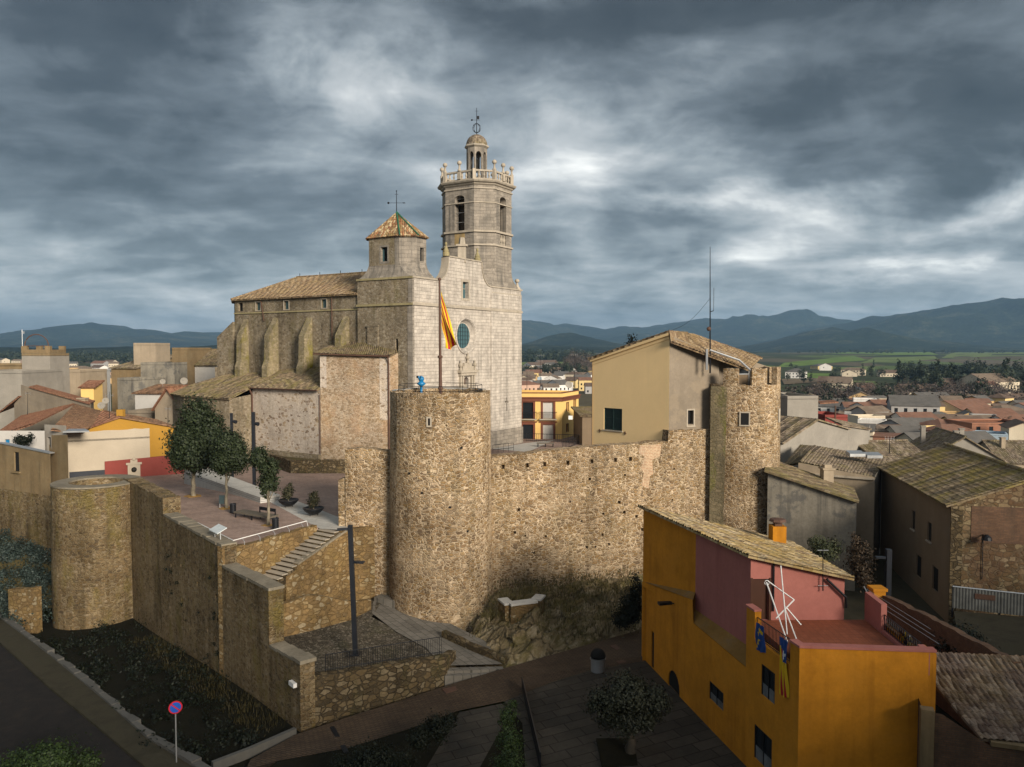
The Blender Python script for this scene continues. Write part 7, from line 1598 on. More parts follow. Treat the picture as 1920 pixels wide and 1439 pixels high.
# ------------------------------------------------------------------ lamps
def lamp_post(p, h, w, heads, label, group=None, lean=(0,0)):
    p = Vector(p); t = thing('street_lamp', label, 'street lamp', p, group); mb = MB(); tp = p+Vector((lean[0],lean[1],h))
    mb.tube([p-Vector((0,0,.1)),tp], w*.72, 4); mb.build('post', M['anthracite'], t); mb = MB(); mb.obox(p.to_2d(),(1,0),w*2.2,w*2.2,p.z-.05,p.z+.03); mb.build('base_plate', M['anthracite'], t)
    for z, dx, dy, kind in heads:
        c = p.lerp(tp,z/h); d = Vector((dx,dy,0)); L = d.length; d.normalize(); n_ = Vector((-d.y,d.x,0)); mb = MB()
        if kind == 'arm':
            q = [c+d*.05-n_*.07,c+d*L*.45-n_*.16,c+d*L-n_*.16,c+d*L+n_*.16,c+d*L*.45+n_*.16,c+d*.05+n_*.07]; mb.prism([v.to_2d() for v in q], c.z-.02, lambda x,y: c.z+.1-.03*((x-c.x)**2+(y-c.y)**2)**.5, True, True)
        else: mb.tube([c,c+d*L*.6],.05,5); mb.tube([c+d*L*.5,c+d*L+Vector((0,0,-.05))],.16,10,.2)
        mb.build('lamp_head', M['anthracite'], t)
    return t
pb_ = Vector((-9.42,46.1,ter_h(-9.42,46.1))); tp_ = at(656.5,985,46.1)
lamp_post(pb_, tp_.z-pb_.z, .26, [(7.55,-.75,-.15,'arm'),(5.55,.75,-.1,'arm')], 'tall black square lamp post with two flat heads on the cobbled terrace', None, (tp_.x-pb_.x,0))
p = drop(436,905,flat0); lamp_post(p, at(436,775,p.y).z-p.z, .24, [(6.4,.55,-.2,'spot'),(3.6,.6,.1,'arm')], 'dark lamp post with a spotlight before the mossy apse chapel, left of its twin', 'twin lamp posts by the church')
p = drop(477,913,flat0); lamp_post(p, at(476,773,p.y).z-p.z, .28, [(6.3,.55,-.2,'spot'),(2.9,.95,.1,'arm')], 'dark lamp post with a spotlight at the corner of the pale chapel wall', 'twin lamp posts by the church')
p = at(1664,1125,47.5); lamp_post(p, at(1664,1030,47.5).z-p.z, .3, [(2.6,-.75,.1,'arm')], 'stout black lamp post in the lane before the taupe house')
mb = MB(); q = fb_.p(.15,at(0,948,65).z,.1); mb.tube([q,q+Vector((-.4,-.2,0))],.03,5); mb.prism([(q.x-.35,q.y-.35),(q.x-.95,q.y-.5),(q.x-1.0,q.y-.2),(q.x-.35,q.y-.05)],q.z-.03,q.z+.1,True,True); tag(mb.build('wall_lamp', M['black']), 'flat black lamp head on the far corner of the taupe house', 'lamp')
mb = MB(); q = fr_.p(1.9,at(0,1003,49.6).z,.05); mb.tube([q,q+fr_.n*.5],.04,5); mb.lathe(tuple(q+fr_.n*.6-Vector((0,0,.2))),[(.3,0),(.26,.2),(.08,.35)],10); mb.tube([q+fr_.n*.02,q+fr_.n*.02-Vector((0,0,2.9))],.025,4); tag(mb.build('wall_lamp', M['black']), 'round black lamp with a cable on the rubble end wall of the taupe house', 'lamp')
mb = MB(); q = Vector((*W1(.02,-.05),-5.05)); mb.obox((W1(.02,-.12)),d1,.2,.6,-5.15,-4.92); mb.tube([q+Vector((.0,0,-.1)),q-Vector((.1,.1,-.05))],.05,5); tag(mb.build('floodlight', M['white_metal']), 'small white floodlight fixed on the end of the long weathered wall', 'lamp')
# iron railing on the terrace wall
t = thing('iron_railing', 'black iron railing with close upright bars along the cobbled terrace', 'railing', (*C3.lerp(E3,.5),-5)); f = Face(C3, E3); mb = MB()
u0, u1 = .9, f.L-.15; zb_, ze2 = -4.72, -5.15
mb.tube([f.p(u0,zb_+.95,-.25),f.p(u1,ze2+1.05,-.25)],.025,5); mb.tube([f.p(u0,zb_+.12,-.25),f.p(u1,ze2+.14,-.25)],.02,5); mb.build('rail', M['black'], t)
for i in range(52): uu = lerp(u0,u1,i/51); z = lerp(zb_,ze2,i/51); mb = MB(); mb.tube([f.p(uu,z-.02,-.25),f.p(uu,z+lerp(.95,1.05,i/51),-.25)],.013 if i%10 else .022,4); mb.build('bar', M['black'], t)
# ------------------------------------------------------------------ no parking sign
sp_ = S(331,1434); t = thing('no_parking_sign', 'round blue no parking sign with red rim on a thin grey pole', 'sign', sp_); zc = at(331,1326,sp_.y).z
mb = MB(); mb.tube([sp_,Vector((sp_.x,sp_.y,zc+.25))],.035,8); mb.build('pole', M['steel'], t)
dv = Vector((.45,-.9,0)).normalized(); rt_ = Vector((-dv.y,dv.x,0)); cc = Vector((sp_.x,sp_.y,zc))+dv*.06
def disc(r, o, n=28): return [cc+dv*o+rt_*r*math.cos(6.2832*i/n)+Vector((0,0,r*math.sin(6.2832*i/n))) for i in range(n)]
mb = MB(); fr0, bk0 = disc(.32,0), disc(.32,-.03); mb.face(fr0); mb.face(bk0[::-1])
for i in range(28): mb.face([fr0[i],bk0[i],bk0[(i+1)%28],fr0[(i+1)%28]])
plt = mb.build('plate', flat('red sign rim',(.38,.012,.02),.4), t); mb = MB(); mb.face(disc(.255,.004)); mb.build('blue_face', flat('blue sign face',(.01,.07,.36),.4), plt)
mb = MB(); a_ = R(135); ax = rt_*math.cos(a_)+Vector((0,0,math.sin(a_))); bx = rt_*-math.sin(a_)+Vector((0,0,math.cos(a_))); mb.face([cc+dv*.008+ax*s1*.25+bx*s2*.03 for s1,s2 in ((-1,-1),(1,-1),(1,1),(-1,1))]); mb.build('slash', flat('red slash',(.38,.012,.02),.4), plt)
# ------------------------------------------------------------------ on the flag tower
t = thing('flag_pole', 'tall rust brown flag pole on the round tower', 'flag pole', (mt_c.x,mt_c.y,9.55)); pb2 = at(826,742,57.2); pt2 = at(824,524,57.2); mb = MB(); pb2.z = 9.5; mb.tube([pb2,pb2.lerp(pt2,.33)],.13,8,.12); mb.tube([pb2.lerp(pt2,.33),pt2],.10,8,.075); mb.sphere(pt2,.13,6); mb.build('pole', M['rust'], t)
mb = MB(); 
for k in (.06,.33): q = pb2.lerp(pt2,k); mb.lathe(tuple(q),[(.16,0),(.18,.05),(.18,.15),(.15,.2)],10)
mb.build('collar', M['rust'], t)
m, t2, b = newmat('striped flag cloth'); uvn = t2.n('ShaderNodeTexCoord').outputs['UV']; sx = t2.n('ShaderNodeSeparateXYZ',{0:uvn}).outputs[1]
st_ = t2.m('GREATER_THAN', t2.m('MODULO', t2.m('MULTIPLY', sx, 9.0), 2.0), 1.0); t2.put(b.inputs['Base Color'], t2.mix(st_, (.62,.42,.015), (.34,.012,.03))); b.inputs['Roughness'].default_value = .8; M['flag'] = m
def cloth(fn, nu, nv, mat, name, parent=None):
    mb = MB(); mb.grid(fn, nu, nv); o = mb.build(name, mat, parent, smooth=True); L = o.data.uv_layers[0].data
    k = 0
    for p in o.data.polygons:
        j, i = divmod(p.index, nu)
        for li, (a, b) in zip(p.loop_indices, ((i,j),(i+1,j),(i+1,j+1),(i,j+1))): L[li].uv = (a/nu, b/nv)
    return o
fA, fB, fC, fD = at(827,546,57.1), at(828,612,57.1), at(859,648,56.6), at(838,655,56.9)
def flagfn(u, v):    # u along the fly, v down the hoist
    a = fA.lerp(fB,v); c_ = fC.lerp(fD,v); p = a.lerp(c_,u**.9); w = .28*u*math.sin(v*9+u*3); return p+Vector((.10*math.sin(v*12+u*5)*u, w+.12*math.sin(u*6+v*3)*u, -.12*math.sin(math.pi*u)*(1-v)+.12*u*math.sin(v*7)))
o = cloth(flagfn, 24, 30, M['flag'], 'flag'); tag(o, 'drooping yellow flag with red stripes hanging from the tall pole', 'flag')
t = thing('tower_viewer', 'bright blue coin viewer on the round tower', 'viewer', at(790,737,58)); q = at(790,735,58.5); q.z = 9.55; mb = MB(); mb.lathe(tuple(q),[(.22,0),(.22,.06),(.09,.12),(.09,.65),(.2,.72),(.34,.85),(.2,.98),(.14,1.05)],14); mb.build('stand', M['blue'], t, smooth=True)
mb = MB(); c = q+Vector((0,0,1.2)); mb.sphere(c,.22,8); mb.tube([c+Vector((-.05,.1,.08)),c+Vector((-.25,-.15,.16))],.1,8); mb.tube([c+Vector((.1,.1,.08)),c+Vector((.0,-.2,.16))],.1,8); mb.build('head', M['blue'], t, smooth=True); mb = MB(); mb.tube([c+Vector((-.25,-.15,.16)),c+Vector((-.30,-.2,.18))],.085,8); mb.build('lens', M['dark'], t)
t = thing('tower_railing', 'thin dark safety railing round the top of the flag tower', 'railing', (mt_c.x,mt_c.y,9.55)); mb = MB()
for z in (10.05,10.4): mb.tube([(mt_c.x+3.05*math.cos(a),mt_c.y+3.05*math.sin(a),z) for a in [2*math.pi*i/40 for i in range(41)]],.02,4)
mb.build('rail', M['black'], t)
for i in range(12): a = 2*math.pi*i/12+.1; mb = MB(); mb.tube([(mt_c.x+3.05*math.cos(a),mt_c.y+3.05*math.sin(a),9.5),(mt_c.x+3.05*math.cos(a),mt_c.y+3.05*math.sin(a),10.4)],.022,4); mb.build('post', M['black'], t)
# ------------------------------------------------------------------ masts and aerials
def mast(px, D, y0, y1, label, arms=(), r=.045, r1=.02):
    a, b = at(px,y0,D), at(px,y1,D); t = thing('aerial', label, 'aerial', a); mb = MB(); mb.tube([a,b],r,6,r1); mb.build('mast', M['black'], t)
    for (k, w, n) in arms:
        c = a.lerp(b,k); mb = MB(); mb.tube([c-Vector((w*.5,0,0)),c+Vector((w*.5,0,0))],.018,4)
        for i in range(n): x = lerp(-w*.5,w*.5,i/max(1,n-1)); mb.tube([c+Vector((x,0,-.22)),c+Vector((x,0,.22))],.012,4)
        mb.build('antenna', M['steel'], t)
    return t
t = mast(1331.5,62.8,700,463,'very tall thin radio mast beside the battlemented tower',(), .07,.02); mb = MB(); a, b = at(1332,585,62.8), at(1338,583,62.8); mb.tube([a,b],.03,4); mb.tube([b,at(1338.5,540,62.8)],.02,4); mb.build('side_whip', M['black'], t); mb = MB(); mb.sphere(at(1329,617,62.7),.18,6); mb.build('insulator', M['rust'], t)
mb = MB(); pa, pb3 = at(1255,621,62.5), at(1331,560,62.8); mb.tube([pa.lerp(pb3,i/10)-Vector((0,0,.5*math.sin(math.pi*i/10))) for i in range(11)],.012,4); tag(mb.build('stay_wire', M['black']), 'thin sagging wire from the cream roof ridge to the radio mast', 'wire')
mast(1543,35.3,1108,1030,'thin television aerial on the pink wall above the terrace',((.12,.45,0),(.97,.5,0)), .03,.015)
mast(205,86,800,735,'white aerial pole above the brown roof left of the plaza',((.9,.8,4),))
mast(52,98,790,735,'white pole aerial in front of the lean-to wall at the left',((.95,.6,3),))
mast(315,95,795,760,'short roof aerial beside the tall plaza tree',((.8,.7,5),))
mast(1013,150,730,660,'tall thin aerial over the town, just right of the church',((.9,1.2,4),(.75,.8,3)))
mast(1077,150,728,655,'tall thin aerial over the town, beside the cream gable',((.85,1.2,4),))
mast(988,140,735,690,'short aerial over the yellow house roof',((.9,1.0,4),))
mast(1668,70,850,820,'short bent aerial on the brown roofs right of the tower',((.9,.8,4),))
def dish(px, py, D, r, label):
    c = at(px,py,D); t = thing('satellite_dish', label, 'satellite dish', c); ax = Vector((.35,-.9,.35)).normalized(); u = ax.orthogonal().normalized(); w = ax.cross(u); mb = MB(); rings = []
    for k in range(5): q = k/4; rings.append([mb.vert(c+ax*(.18*r*q*q)+(u*math.cos(6.2832*i/16)+w*math.sin(6.2832*i/16))*(r*q+.005)) for i in range(16)])
    for A, B in zip(rings, rings[1:]):
        for i in range(16): mb.idx([A[i],A[(i+1)%16],B[(i+1)%16],B[i]])
    mb.build('bowl', M['greywall'], t, smooth=True); mb = MB(); mb.tube([c,c-Vector((0,0,r*1.8))],.03,5); mb.tube([c-w*r*.8,c+ax*r*.9],.015,4); mb.build('mount', M['steel'], t)
dish(198,752,104,.42,'large white satellite dish in the left roofscape'); dish(190,761,100,.45,'small white dish below the large one in the left roofscape'); dish(305,716,112,.38,'white dish on the striped tile edge of the small patio house'); dish(345,715,110,.5,'white dish nearest the church on the left roofs'); dish(1066,722,170,.8,'large pale dish above the town right of the church')
# ------------------------------------------------------------------ orange house terrace
c0 = at(1464,1205,31.6); t = thing('drying_frame', 'bundle of crossed white poles, a folded airing frame, leaning on the terrace rail', 'airing frame', c0)
PZ = lambda px,py,D: at(px,py,D)
for a, b in ((PZ(1437,1092,33),PZ(1477,1206,31.4)),(PZ(1464,1061,33),PZ(1476,1190,31.8)),(PZ(1440,1090,33),PZ(1489,1125,32.6)),(PZ(1489,1125,32.6),PZ(1455,1160,32)),(PZ(1473,1138,32.4),PZ(1502,1172,32.2)),(PZ(1471,1140,32.4),PZ(1496,1206,31.8))): mb = MB(); mb.tube([a,b],.028,5); mb.build('pole', M['white_metal'], t)
mb = MB(); q = PZ(1438,1093,33); mb.tube([q+Vector((.1*math.cos(a),0,.1*math.sin(a))) for a in [6.2832*i/10 for i in range(11)]],.02,4); mb.build('ring', M['white_metal'], t)
def hang(f, u0, u1, zt_, zb_, o, mats, name, label, pat, seed, gather=.0):
    rng = random.Random(seed)
    def fn(u, v):
        w = lerp(1,1-gather,math.sin(math.pi*min(1,v*1.2))); uu = lerp((u0+u1)/2-(u1-u0)/2*w,(u0+u1)/2+(u1-u0)/2*w,u); return f.p(uu, lerp(zt_,zb_,v)+.04*math.sin(u*9)*v, o+.07*math.sin(u*14+v*4)*(.3+v))
    nu, nv = 14, 20; mb = MB(); mb.grid(fn, nu, nv)
    for j in range(nv):
        for i in range(nu): mb.mi[j*nu+i] = pat((i+.5)/nu,(j+.5)/nv)
    return tag(mb.build(name, mats, smooth=True), label, 'flag')
FY, FR_, FB_, FW = flat('yellow flag cloth',(.56,.36,.012),.85), flat('red flag cloth',(.33,.012,.02),.85), flat('blue flag cloth',(.015,.05,.20),.85), flat('white flag cloth',(.6,.6,.6),.85)
uA = upx(fo,1475)
def star(u, v): return abs(u-.55) < .13 and abs(v-.27) < .045 or abs(v-.27) < .09 and abs(u-.55) < .045
hang(fo, uA-.05, uA+.62, zt-.0, zt-2.35, .10, [FY,FR_,FB_,FW], 'hanging_flag', 'striped red and yellow flag with a blue triangle and white star on the terrace rail', lambda u,v: 3 if star(u,v) else (2 if v < .38-.0*u and v < .12+.5*u else (1 if int(u*9)%2 else 0)), 1, .35)
uB = upx(fo,1436)
hang(fo, uB-.35, uB+.35, zt-.1, zt-1.25, .08, [FB_,FY], 'ribbon_banner', 'blue cloth with a yellow ribbon loop tied to the left terrace rail', lambda u,v: 1 if (abs(((u-.45)**2/.06+(v-.45)**2/.07)-1) < .45 and v < .6) or (v >= .55 and abs(u-(.35-.5*(v-.55))) < .14) else 0, 2)
hang(fg, 2.0, 2.75, zt-.1, zfl+.2, .0, [FY,flat('dark banner cloth',(.012,.012,.014),.85),FW,FB_], 'letter_banner', 'dark banner with yellow blocks tied to the right terrace rail', lambda u,v: (0 if int(u*7)%2 == 0 and abs(v-.5) > .1 and .05 < v < .95 else (2 if v < .18 and u < .3 else (3 if v < .4 and u > .6 else 1))), 3)
mb = MB()
for k in range(3): a, b = at(1625+k*6,1105+k*12,39), at(1745+k*8,1180+k*14,33); mb.tube([a,b],.008,3)
mb.tube([at(1620,1100,39),at(1642,1140,38)],.03,4); tag(mb.build('clothes_line', M['steel']), 'thin sagging clothes lines beyond the terrace, over the dark yard', 'clothes line')
# ------------------------------------------------------------------ lane and yard on the right
t = thing('yard_wall', 'long brown brick yard wall with mossy top beyond the terrace', 'wall', (21,40,-3)); ya, yb = Vector((.482*42.5,42.5)), Vector((.655*31.5,31.5)); f = Face(ya,yb); mb = MB(); z0_, z1_ = at(0,1117,42.5).z, at(0,1242,31.5).z
thick_wall(mb, ya, yb, [(0,z0_),(f.L*.5,lerp(z0_,z1_,.5)+.1),(f.L,z1_)], -6, .35, random.Random(5), .05); mb.build('wall', M['brick_old'], t)
mb = MB(); mb.obox(ya+Vector((-.15,.3)),(1,0),.65,.65,-6,at(0,1106,42.8).z); mb.obox(ya+Vector((-.15,.3)),(1,0),.8,.8,at(0,1106,42.8).z,at(0,1101,42.8).z); mb.build('pier', M['orange'], t)
mb = MB(); mb.prism([ya,yb,yb+Vector((-6,-.5)),Vector((16.8,36)),ya+Vector((-3,1))],-4.6,-4.2); struct(mb, 'yard', M['bedsoil'])
t = thing('metal_fence', 'grey corrugated metal fence below the rubble end wall of the taupe house', 'fence', (29,47,-3)); ma, mb_ = Vector((.573*48,48)), Vector((.70*46,46)); f = Face(ma,mb_); mb = MB(); zt3, zb3 = at(0,1101,48).z, at(0,1140,48).z
n = 60
for i in range(n): u0, u1 = f.L*i/n, f.L*(i+1)/n; o0, o1 = (.03 if i%2 else 0), (.0 if i%2 else .03); mb.face([f.p(u0,zb3,o0),f.p(u1,zb3,o1),f.p(u1,zt3,o1),f.p(u0,zt3,o0)])
mb.build('panel', flat('dull zinc sheet',(.11,.115,.11),.6,.3,.3), t)
for u in (.02,f.L*.5,f.L): mb = MB(); mb.tube([f.p(u,zb3-.6,-.05),f.p(u,zt3+.08,-.05)],.06,5); mb.build('post', M['black'], t)
mb = MB(); mb.tube([f.p(0,zt3+.03,0),f.p(f.L,zt3+.03,0)],.05,4); mb.build('rail', M['steel'], t)
mb = MB(); f.slab(mb,1.2,2.3,zb3+.75,zt3-.25,-.02,.06); mb.build('hatch', M['rust'], t)
mb = MB(); mb.prism([ma+Vector((0,-.2)),mb_+Vector((2,-.2)),Vector((30,38)),Vector((24,41))],-6,zb3-.12); struct(mb, 'yard', M['pavement'])
house('lane_wall_house', 'small ochre wall with a red tiled coping in the lane behind the stained wall', Vector((.445*72,72)), R(-55), 7, 2.5, -4, at(0,985,70).z, .5, M['ochre_old'], M['tile_red'], 'mono', over=.1)
# ------------------------------------------------------------------ courtyard details
p = drop(1121,1258,street_h); t = thing('waste_container', 'round grey steel street container with a black domed mouth by the slab courtyard', 'container', p); mb = MB(); mb.lathe(tuple(p),[(.42,0),(.42,.7),(.47,.72),(.47,.8)],18); mb.build('body', M['steel'], t)
mb = MB(); c = p+Vector((0,0,.85)); prof = [(.46*math.cos(a),.5*math.sin(a)) for a in [math.pi/2*i/7 for i in range(8)]]; prof[-1] = (.02,prof[-1][1]); mb.lathe(tuple(c),prof,18); mb.build('lid', M['dark'], t, smooth=True)
e0_, e1_ = S(978,1291), S(1012,1445); mb = MB(); f = Face(e0_.to_2d(), e1_.to_2d()); mb.prism([e0_.to_2d(),e1_.to_2d(),e1_.to_2d()+Vector((.06,0)),e0_.to_2d()+Vector((.06,0))],-8,lambda x,y: -5.75 if y > 40 else -5.55); tag(mb.build('steel_edging', M['black'], origin=tuple(e0_)), 'upright black steel edging plate between the green hedge and the courtyard slabs', 'edging')
for px, py, w, l, lab in ((1163,1213,.75,1.1,'rust brown drain grate in the brick street near the orange house'),(846,1294,.6,.9,'rust brown drain grate in the brick street below the stone steps'),(1168,1241,.35,.8,'small rust drain slot at the edge of the brick street')):
    p = S(px,py); mb = MB(); mb.obox(p.to_2d(),(.75,.4),w,l,p.z-.05,p.z+.035)
    for i in range(5): mb.obox(p.to_2d()+Vector((.75,.4)).normalized()*(i-2)*l*.17,(.75,.4),w*.9,.04,p.z+.035,p.z+.045)
    tag(mb.build('drain_grate', M['rust'], origin=tuple(p)), lab, 'drain')
for k, (a, b) in enumerate(((S(622,1364),S(650,1412)),(S(1168,1196),S(1207,1224)))):
    d_ = (b-a).normalized(); n_ = Vector((-d_.y,d_.x,0))*.12; mb = MB(); mb.prism([(a-n_).to_2d(),(b-n_).to_2d(),(b+n_).to_2d(),(a+n_).to_2d()],-9,lambda x,y: street_h(x)+.035); tag(mb.build('drain_channel', M['black'], origin=tuple(a)), ['black drain channel across the lower end of the brick street','black drain channel across the brick street by the orange house'][k], 'drain')
p = at(700,1133,55.6); mb = MB(); mb.prism([(-10.0,55.7),(-8.0,54.6),(-7.6,55.3),(-9.6,56.4)],-7,-4.95); tag(mb.build('stone_bench', M['path'], origin=(-9,55.5,-5.5)), 'low stone block bench at the foot of the castle wall', 'bench')
p = on(0,0,0) if False else at(1003,836,104); t = thing('bench', 'dark backless bench on the church plaza before the yellow house', 'bench', (4.6,103.5,0)); mb = MB(); mb.box((3.3,103,.42),(5.6,103.7,.52)); mb.build('seat', M['wood'], t)
for x in (3.4,4.4,5.4): mb = MB(); mb.box((x,103.1,0),(x+.12,103.6,.42)); mb.build('leg', M['black'], t)
t = thing('plaza_railing', 'black iron railing before the yellow house on the church plaza', 'railing', (5,108,0)); mb = MB(); 
for a, b in (((2.0,109.5),(9.5,107.5)),((9.5,107.5),(6.3,98.5))):
    a, b = Vector(a), Vector(b); f = Face(a,b)
    for z in (.15,1.1): mb.tube([f.p(0,z),f.p(f.L,z)],.035,4)
    for i in range(int(f.L/.3)+1): mb.tube([f.p(i*.3,0),f.p(i*.3,1.1)],.016 if i%5 else .035,4)
mb.build('panel', M['black'], t)
t = thing('church_barrier', 'short dark metal barrier beside the church tower foot', 'railing', (-1.5,98,0)); mb = MB(); f = Face((-2.4,97),(.2,99.3))
for z in (.4,1.0): mb.tube([f.p(0,z),f.p(f.L,z)],.03,4)
for i in range(5): mb.tube([f.p(f.L*i/4,0),f.p(f.L*i/4,1.0)],.03,4)
mb.build('panel', M['black'], t)
mb = MB(); wlp = Face((7.5,104.1),(8.2,104.1)); mb.box((7.55,103.7,3.6),(8.1,104.05,4.1)); tag(mb.build('wall_lamp', M['white_metal']), 'white square wall lamp on the brown shed beside the yellow house', 'lamp')
# old ruined stub walls left
mb = MB(); thick_wall(mb, at(15,1105,63).to_2d(), at(82,1103,62).to_2d(), [(0,at(0,1106,63).z),(2.9,at(0,1104,62).z)], -11, .5, random.Random(6), .05); tag(mb.build('low_wall', M['retain'], origin=tuple(at(50,1140,62.5))), 'short low ochre wall between the lavender bank and the hollow tower', 'wall')
# ------------------------------------------------------------------ the town below
TC = [plaster('town cream', (0.525,0.450,0.338), .1), plaster('town ochre', (0.500,0.338,0.163), .1), plaster('town white', (0.625,0.600,0.562), .08), plaster('town pink', (0.450,0.300,0.225), .1), plaster('town grey', (0.325,0.312,0.300), .1), plaster('town brick', (0.250,0.119,0.075), .12), plaster('town yellow', (0.562,0.425,0.200), .1), plaster('town blue', (0.312,0.388,0.450), .1)]
CNAME = ['cream','ochre','white','pinkish','grey','brick red','yellow','pale blue']
TR = [plaster('town roof brown', (.115,.080,.060), .35, .4), plaster('town roof red', (.17,.090,.062), .3, .4), plaster('town roof grey', (.105,.098,.09), .3, .4), plaster('town roof tan', (.16,.12,.088), .35, .4)]
RNAME = ['brown','red','grey','tan']
def town(px, py, w, d, h, roof, ci, ri, ang, label, group, name='town_house', cat='house'):
    p = drop(px, py, far_h); rise = w*.0+d*.22 if roof == 'gable' else (d*.2 if roof == 'hip' else 0)
    ws = []
    n = max(1, int(w/3.0))
    for r_ in range(max(1, int(h/3))):
        ws += [(0,(i+.5)/n,1.0+3*r_,1.1,1.4) for i in range(n)]
    ws += [(k,.35,h*.5,1.0,1.4) for k in (1,3)]
    t = house(name, label, (p.x,p.y), ang, w, d, p.z, p.z+h, rise, TC[ci], TR[ri], roof, wins=ws, group=group, over=.4, fine=False, parts=False, chim=0, cat=cat)
    return t, p
rng = random.Random(77); placed = []
def ok(p, r):
    for q, s in placed:
        if (q-p).length < (r+s)*.82: return False
    return True
def scatter(n, x0, x1, y0, y1, group, where, hmin, hmax, wmin, wmax, seed, reds=.4, avoid=None):
    rg = random.Random(seed); k = 0; tries = 0
    while k < n and tries < n*40:
        tries += 1; px, py = rg.uniform(x0,x1), rg.uniform(y0,y1)
        if avoid and avoid(px,py): continue
        p = drop(px,py,far_h); w, d, h = rg.uniform(wmin,wmax), rg.uniform(wmin*.8,wmax*.8), rg.uniform(hmin,hmax)
        if not ok(p.to_2d(), max(w,d)*.55): continue
        placed.append((p.to_2d(), max(w,d)*.55)); ci = rg.choices(range(8),(6,3,5,2,3,1.2,2,.6))[0]; ri = rg.choices(range(4),(3,3*reds,2,3))[0]; rf = rg.choices(('gable','hip','flat'),(6,1.5,1.5))[0]
        lab = f'{CNAME[ci]} house with a {RNAME[ri]+" pitched" if rf != "flat" else "flat"} roof, {where}'
        town(px,py,w,d,h,rf,ci,ri,rg.choice((0,.1,-.2,.35,1.2,-.5,.6)),lab,group); k += 1
# houses one can single out on the right
def T_(*a): t, p = town(*a); placed.append((p.to_2d(), max(a[2],a[3])*.55)); return t
T_(1710,808,15,14,9.5,'gable',4,2,-.35,'big grey house with a blank pale gable in the middle of the right town',None)
T_(1668,800,16,10,8,'gable',3,1,.12,'pinkish row house with dark roof left of the big grey gable in the town',None)
T_(1800,800,20,14,7,'gable',0,1,.5,'cream warehouse with a striped gable end right of the big grey house',None)
T_(1838,815,9,9,7,'gable',6,1,.05,'yellow house next to the pale blue one in the town',None)
T_(1862,815,11,9,7,'gable',7,1,.05,'pale blue house with white framed windows in the town at the right',None)
T_(1852,855,17,12,9,'flat',5,0,.05,'large brick red block near the dark conifer in the town',None)
T_(1740,858,12,9,7.5,'flat',6,0,.2,'bright yellow block house in front of the big grey gable',None)
T_(1690,866,13,9,6.5,'mono',5,1,-.4,'dark red shed wall with a sloping top in the town',None)
T_(1800,860,14,10,5,'flat',2,2,.1,'low white flat roofed house among the town roofs',None)
T_(1770,885,18,11,6,'gable',0,2,.15,'long brown roofed house just behind the mossy roof ridge',None)
T_(1905,838,16,12,7,'gable',2,1,.3,'white house with a brown roof at the right edge of the town',None)
T_(1850,738,30,22,8,'gable',0,3,.4,'large tan roofed farmhouse on the wooded slope at the right',None)
scatter(80, 1600, 1925, 785, 868, 'houses of the town on the right', 'right of the battlemented tower', 5.5, 9, 6.5, 11, 5, .8)
scatter(16, 1470, 1640, 770, 830, 'houses of the town on the right', 'low in the near valley', 4, 6.5, 8, 12, 6)
scatter(14, 1600, 1920, 735, 785, 'scattered houses among the trees', 'among the right hand trees', 4, 7, 9, 16, 7)
scatter(12, 1480, 1900, 690, 730, 'farmhouses in the fields', 'out in the fields below the hills', 4, 7, 14, 26, 8)
scatter(38, 972, 1112, 704, 745, 'houses of the town beyond the church', 'beyond the yellow house and church tower', 4.5, 8, 9, 16, 9, .5)
scatter(6, 975, 1075, 686, 700, 'farm sheds beyond the town', 'in the fields beyond the church', 4, 6, 20, 34, 10)
scatter(44, -10, 425, 683, 712, 'houses of the town on the left', 'far left of the church', 5, 8, 12, 20, 11, .9)
scatter(16, 100, 425, 712, 750, 'houses of the town on the left', 'just behind the left roofs', 5, 8, 8, 13, 12, .8)
scatter(14, -420, -15, 684, 725, 'houses of the town on the left', 'beyond the left edge', 5, 8, 10, 15, 13, .9)
rg = random.Random(3); car = thing('parked_car', 'small parked car in the row beyond the white terrace house', 'car', (0,0,0), 'cars parked in the far car park'); mb = MB(); mb.prism([(-2,-.8),(2,-.8),(2,.8),(-2,.8)],.3,.8,True,True); mb.build('body', M['white'], car); mb = MB(); mb.prism([(-1.1,-.7),(1,-.7),(1,.7),(-1.1,.7)],.8,1.4); mb.build('cabin', M['glass'], car)
for sx in (-1.2,1.2):
    for sy in (-.8,.8): mb = MB(); mb.tube([(sx,sy-.08,.32),(sx,sy+.08,.32)],.32,10); mb.build('wheel', M['black'], car)
p = drop(1580,771,far_h); car.location = p; car.rotation_euler = (0,0,1.3)
for i in range(11): px = 1590+i*7.5; p = drop(px,770+.6*math.sin(i),far_h); copy_thing(car, p, 1.3+rg.uniform(-.1,.1))
# ------------------------------------------------------------------ far trees
def proto(name, lab, kind, seed, lm):
    rng = random.Random(seed); t = thing(name, lab, 'tree', (0,0,0)); mb = MB(); mb.tube([(0,0,-.3),(.1,.05,2.5),(0,.1,4.5)],.3,6,.15); mb.build('trunk', M['bark_dark'], t); mb = MB()
    if kind == 0: bs = [((0,0,5),(3,3,2.4)),((1.4,.3,4.2),(2.2,2.2,1.8)),((-1.5,-.4,4.4),(2.1,2.1,1.9)),((.2,.6,6.6),(1.8,1.8,1.5))]
    elif kind == 1: bs = [((0,0,3),(1.6,1.6,1.6)),((0,0,5.5),(1.2,1.2,2.2)),((0,0,8),(.7,.7,1.8))]
    else: bs = [((0,0,5),(2.6,2.6,3.2)),((.8,.5,6.5),(1.6,1.6,2))]
    foliage(mb, bs, 420 if kind < 2 else 500, .75 if kind < 2 else .42, rng, 12, .25, .45); mb.build('crown', lm, t, uv=False); return t
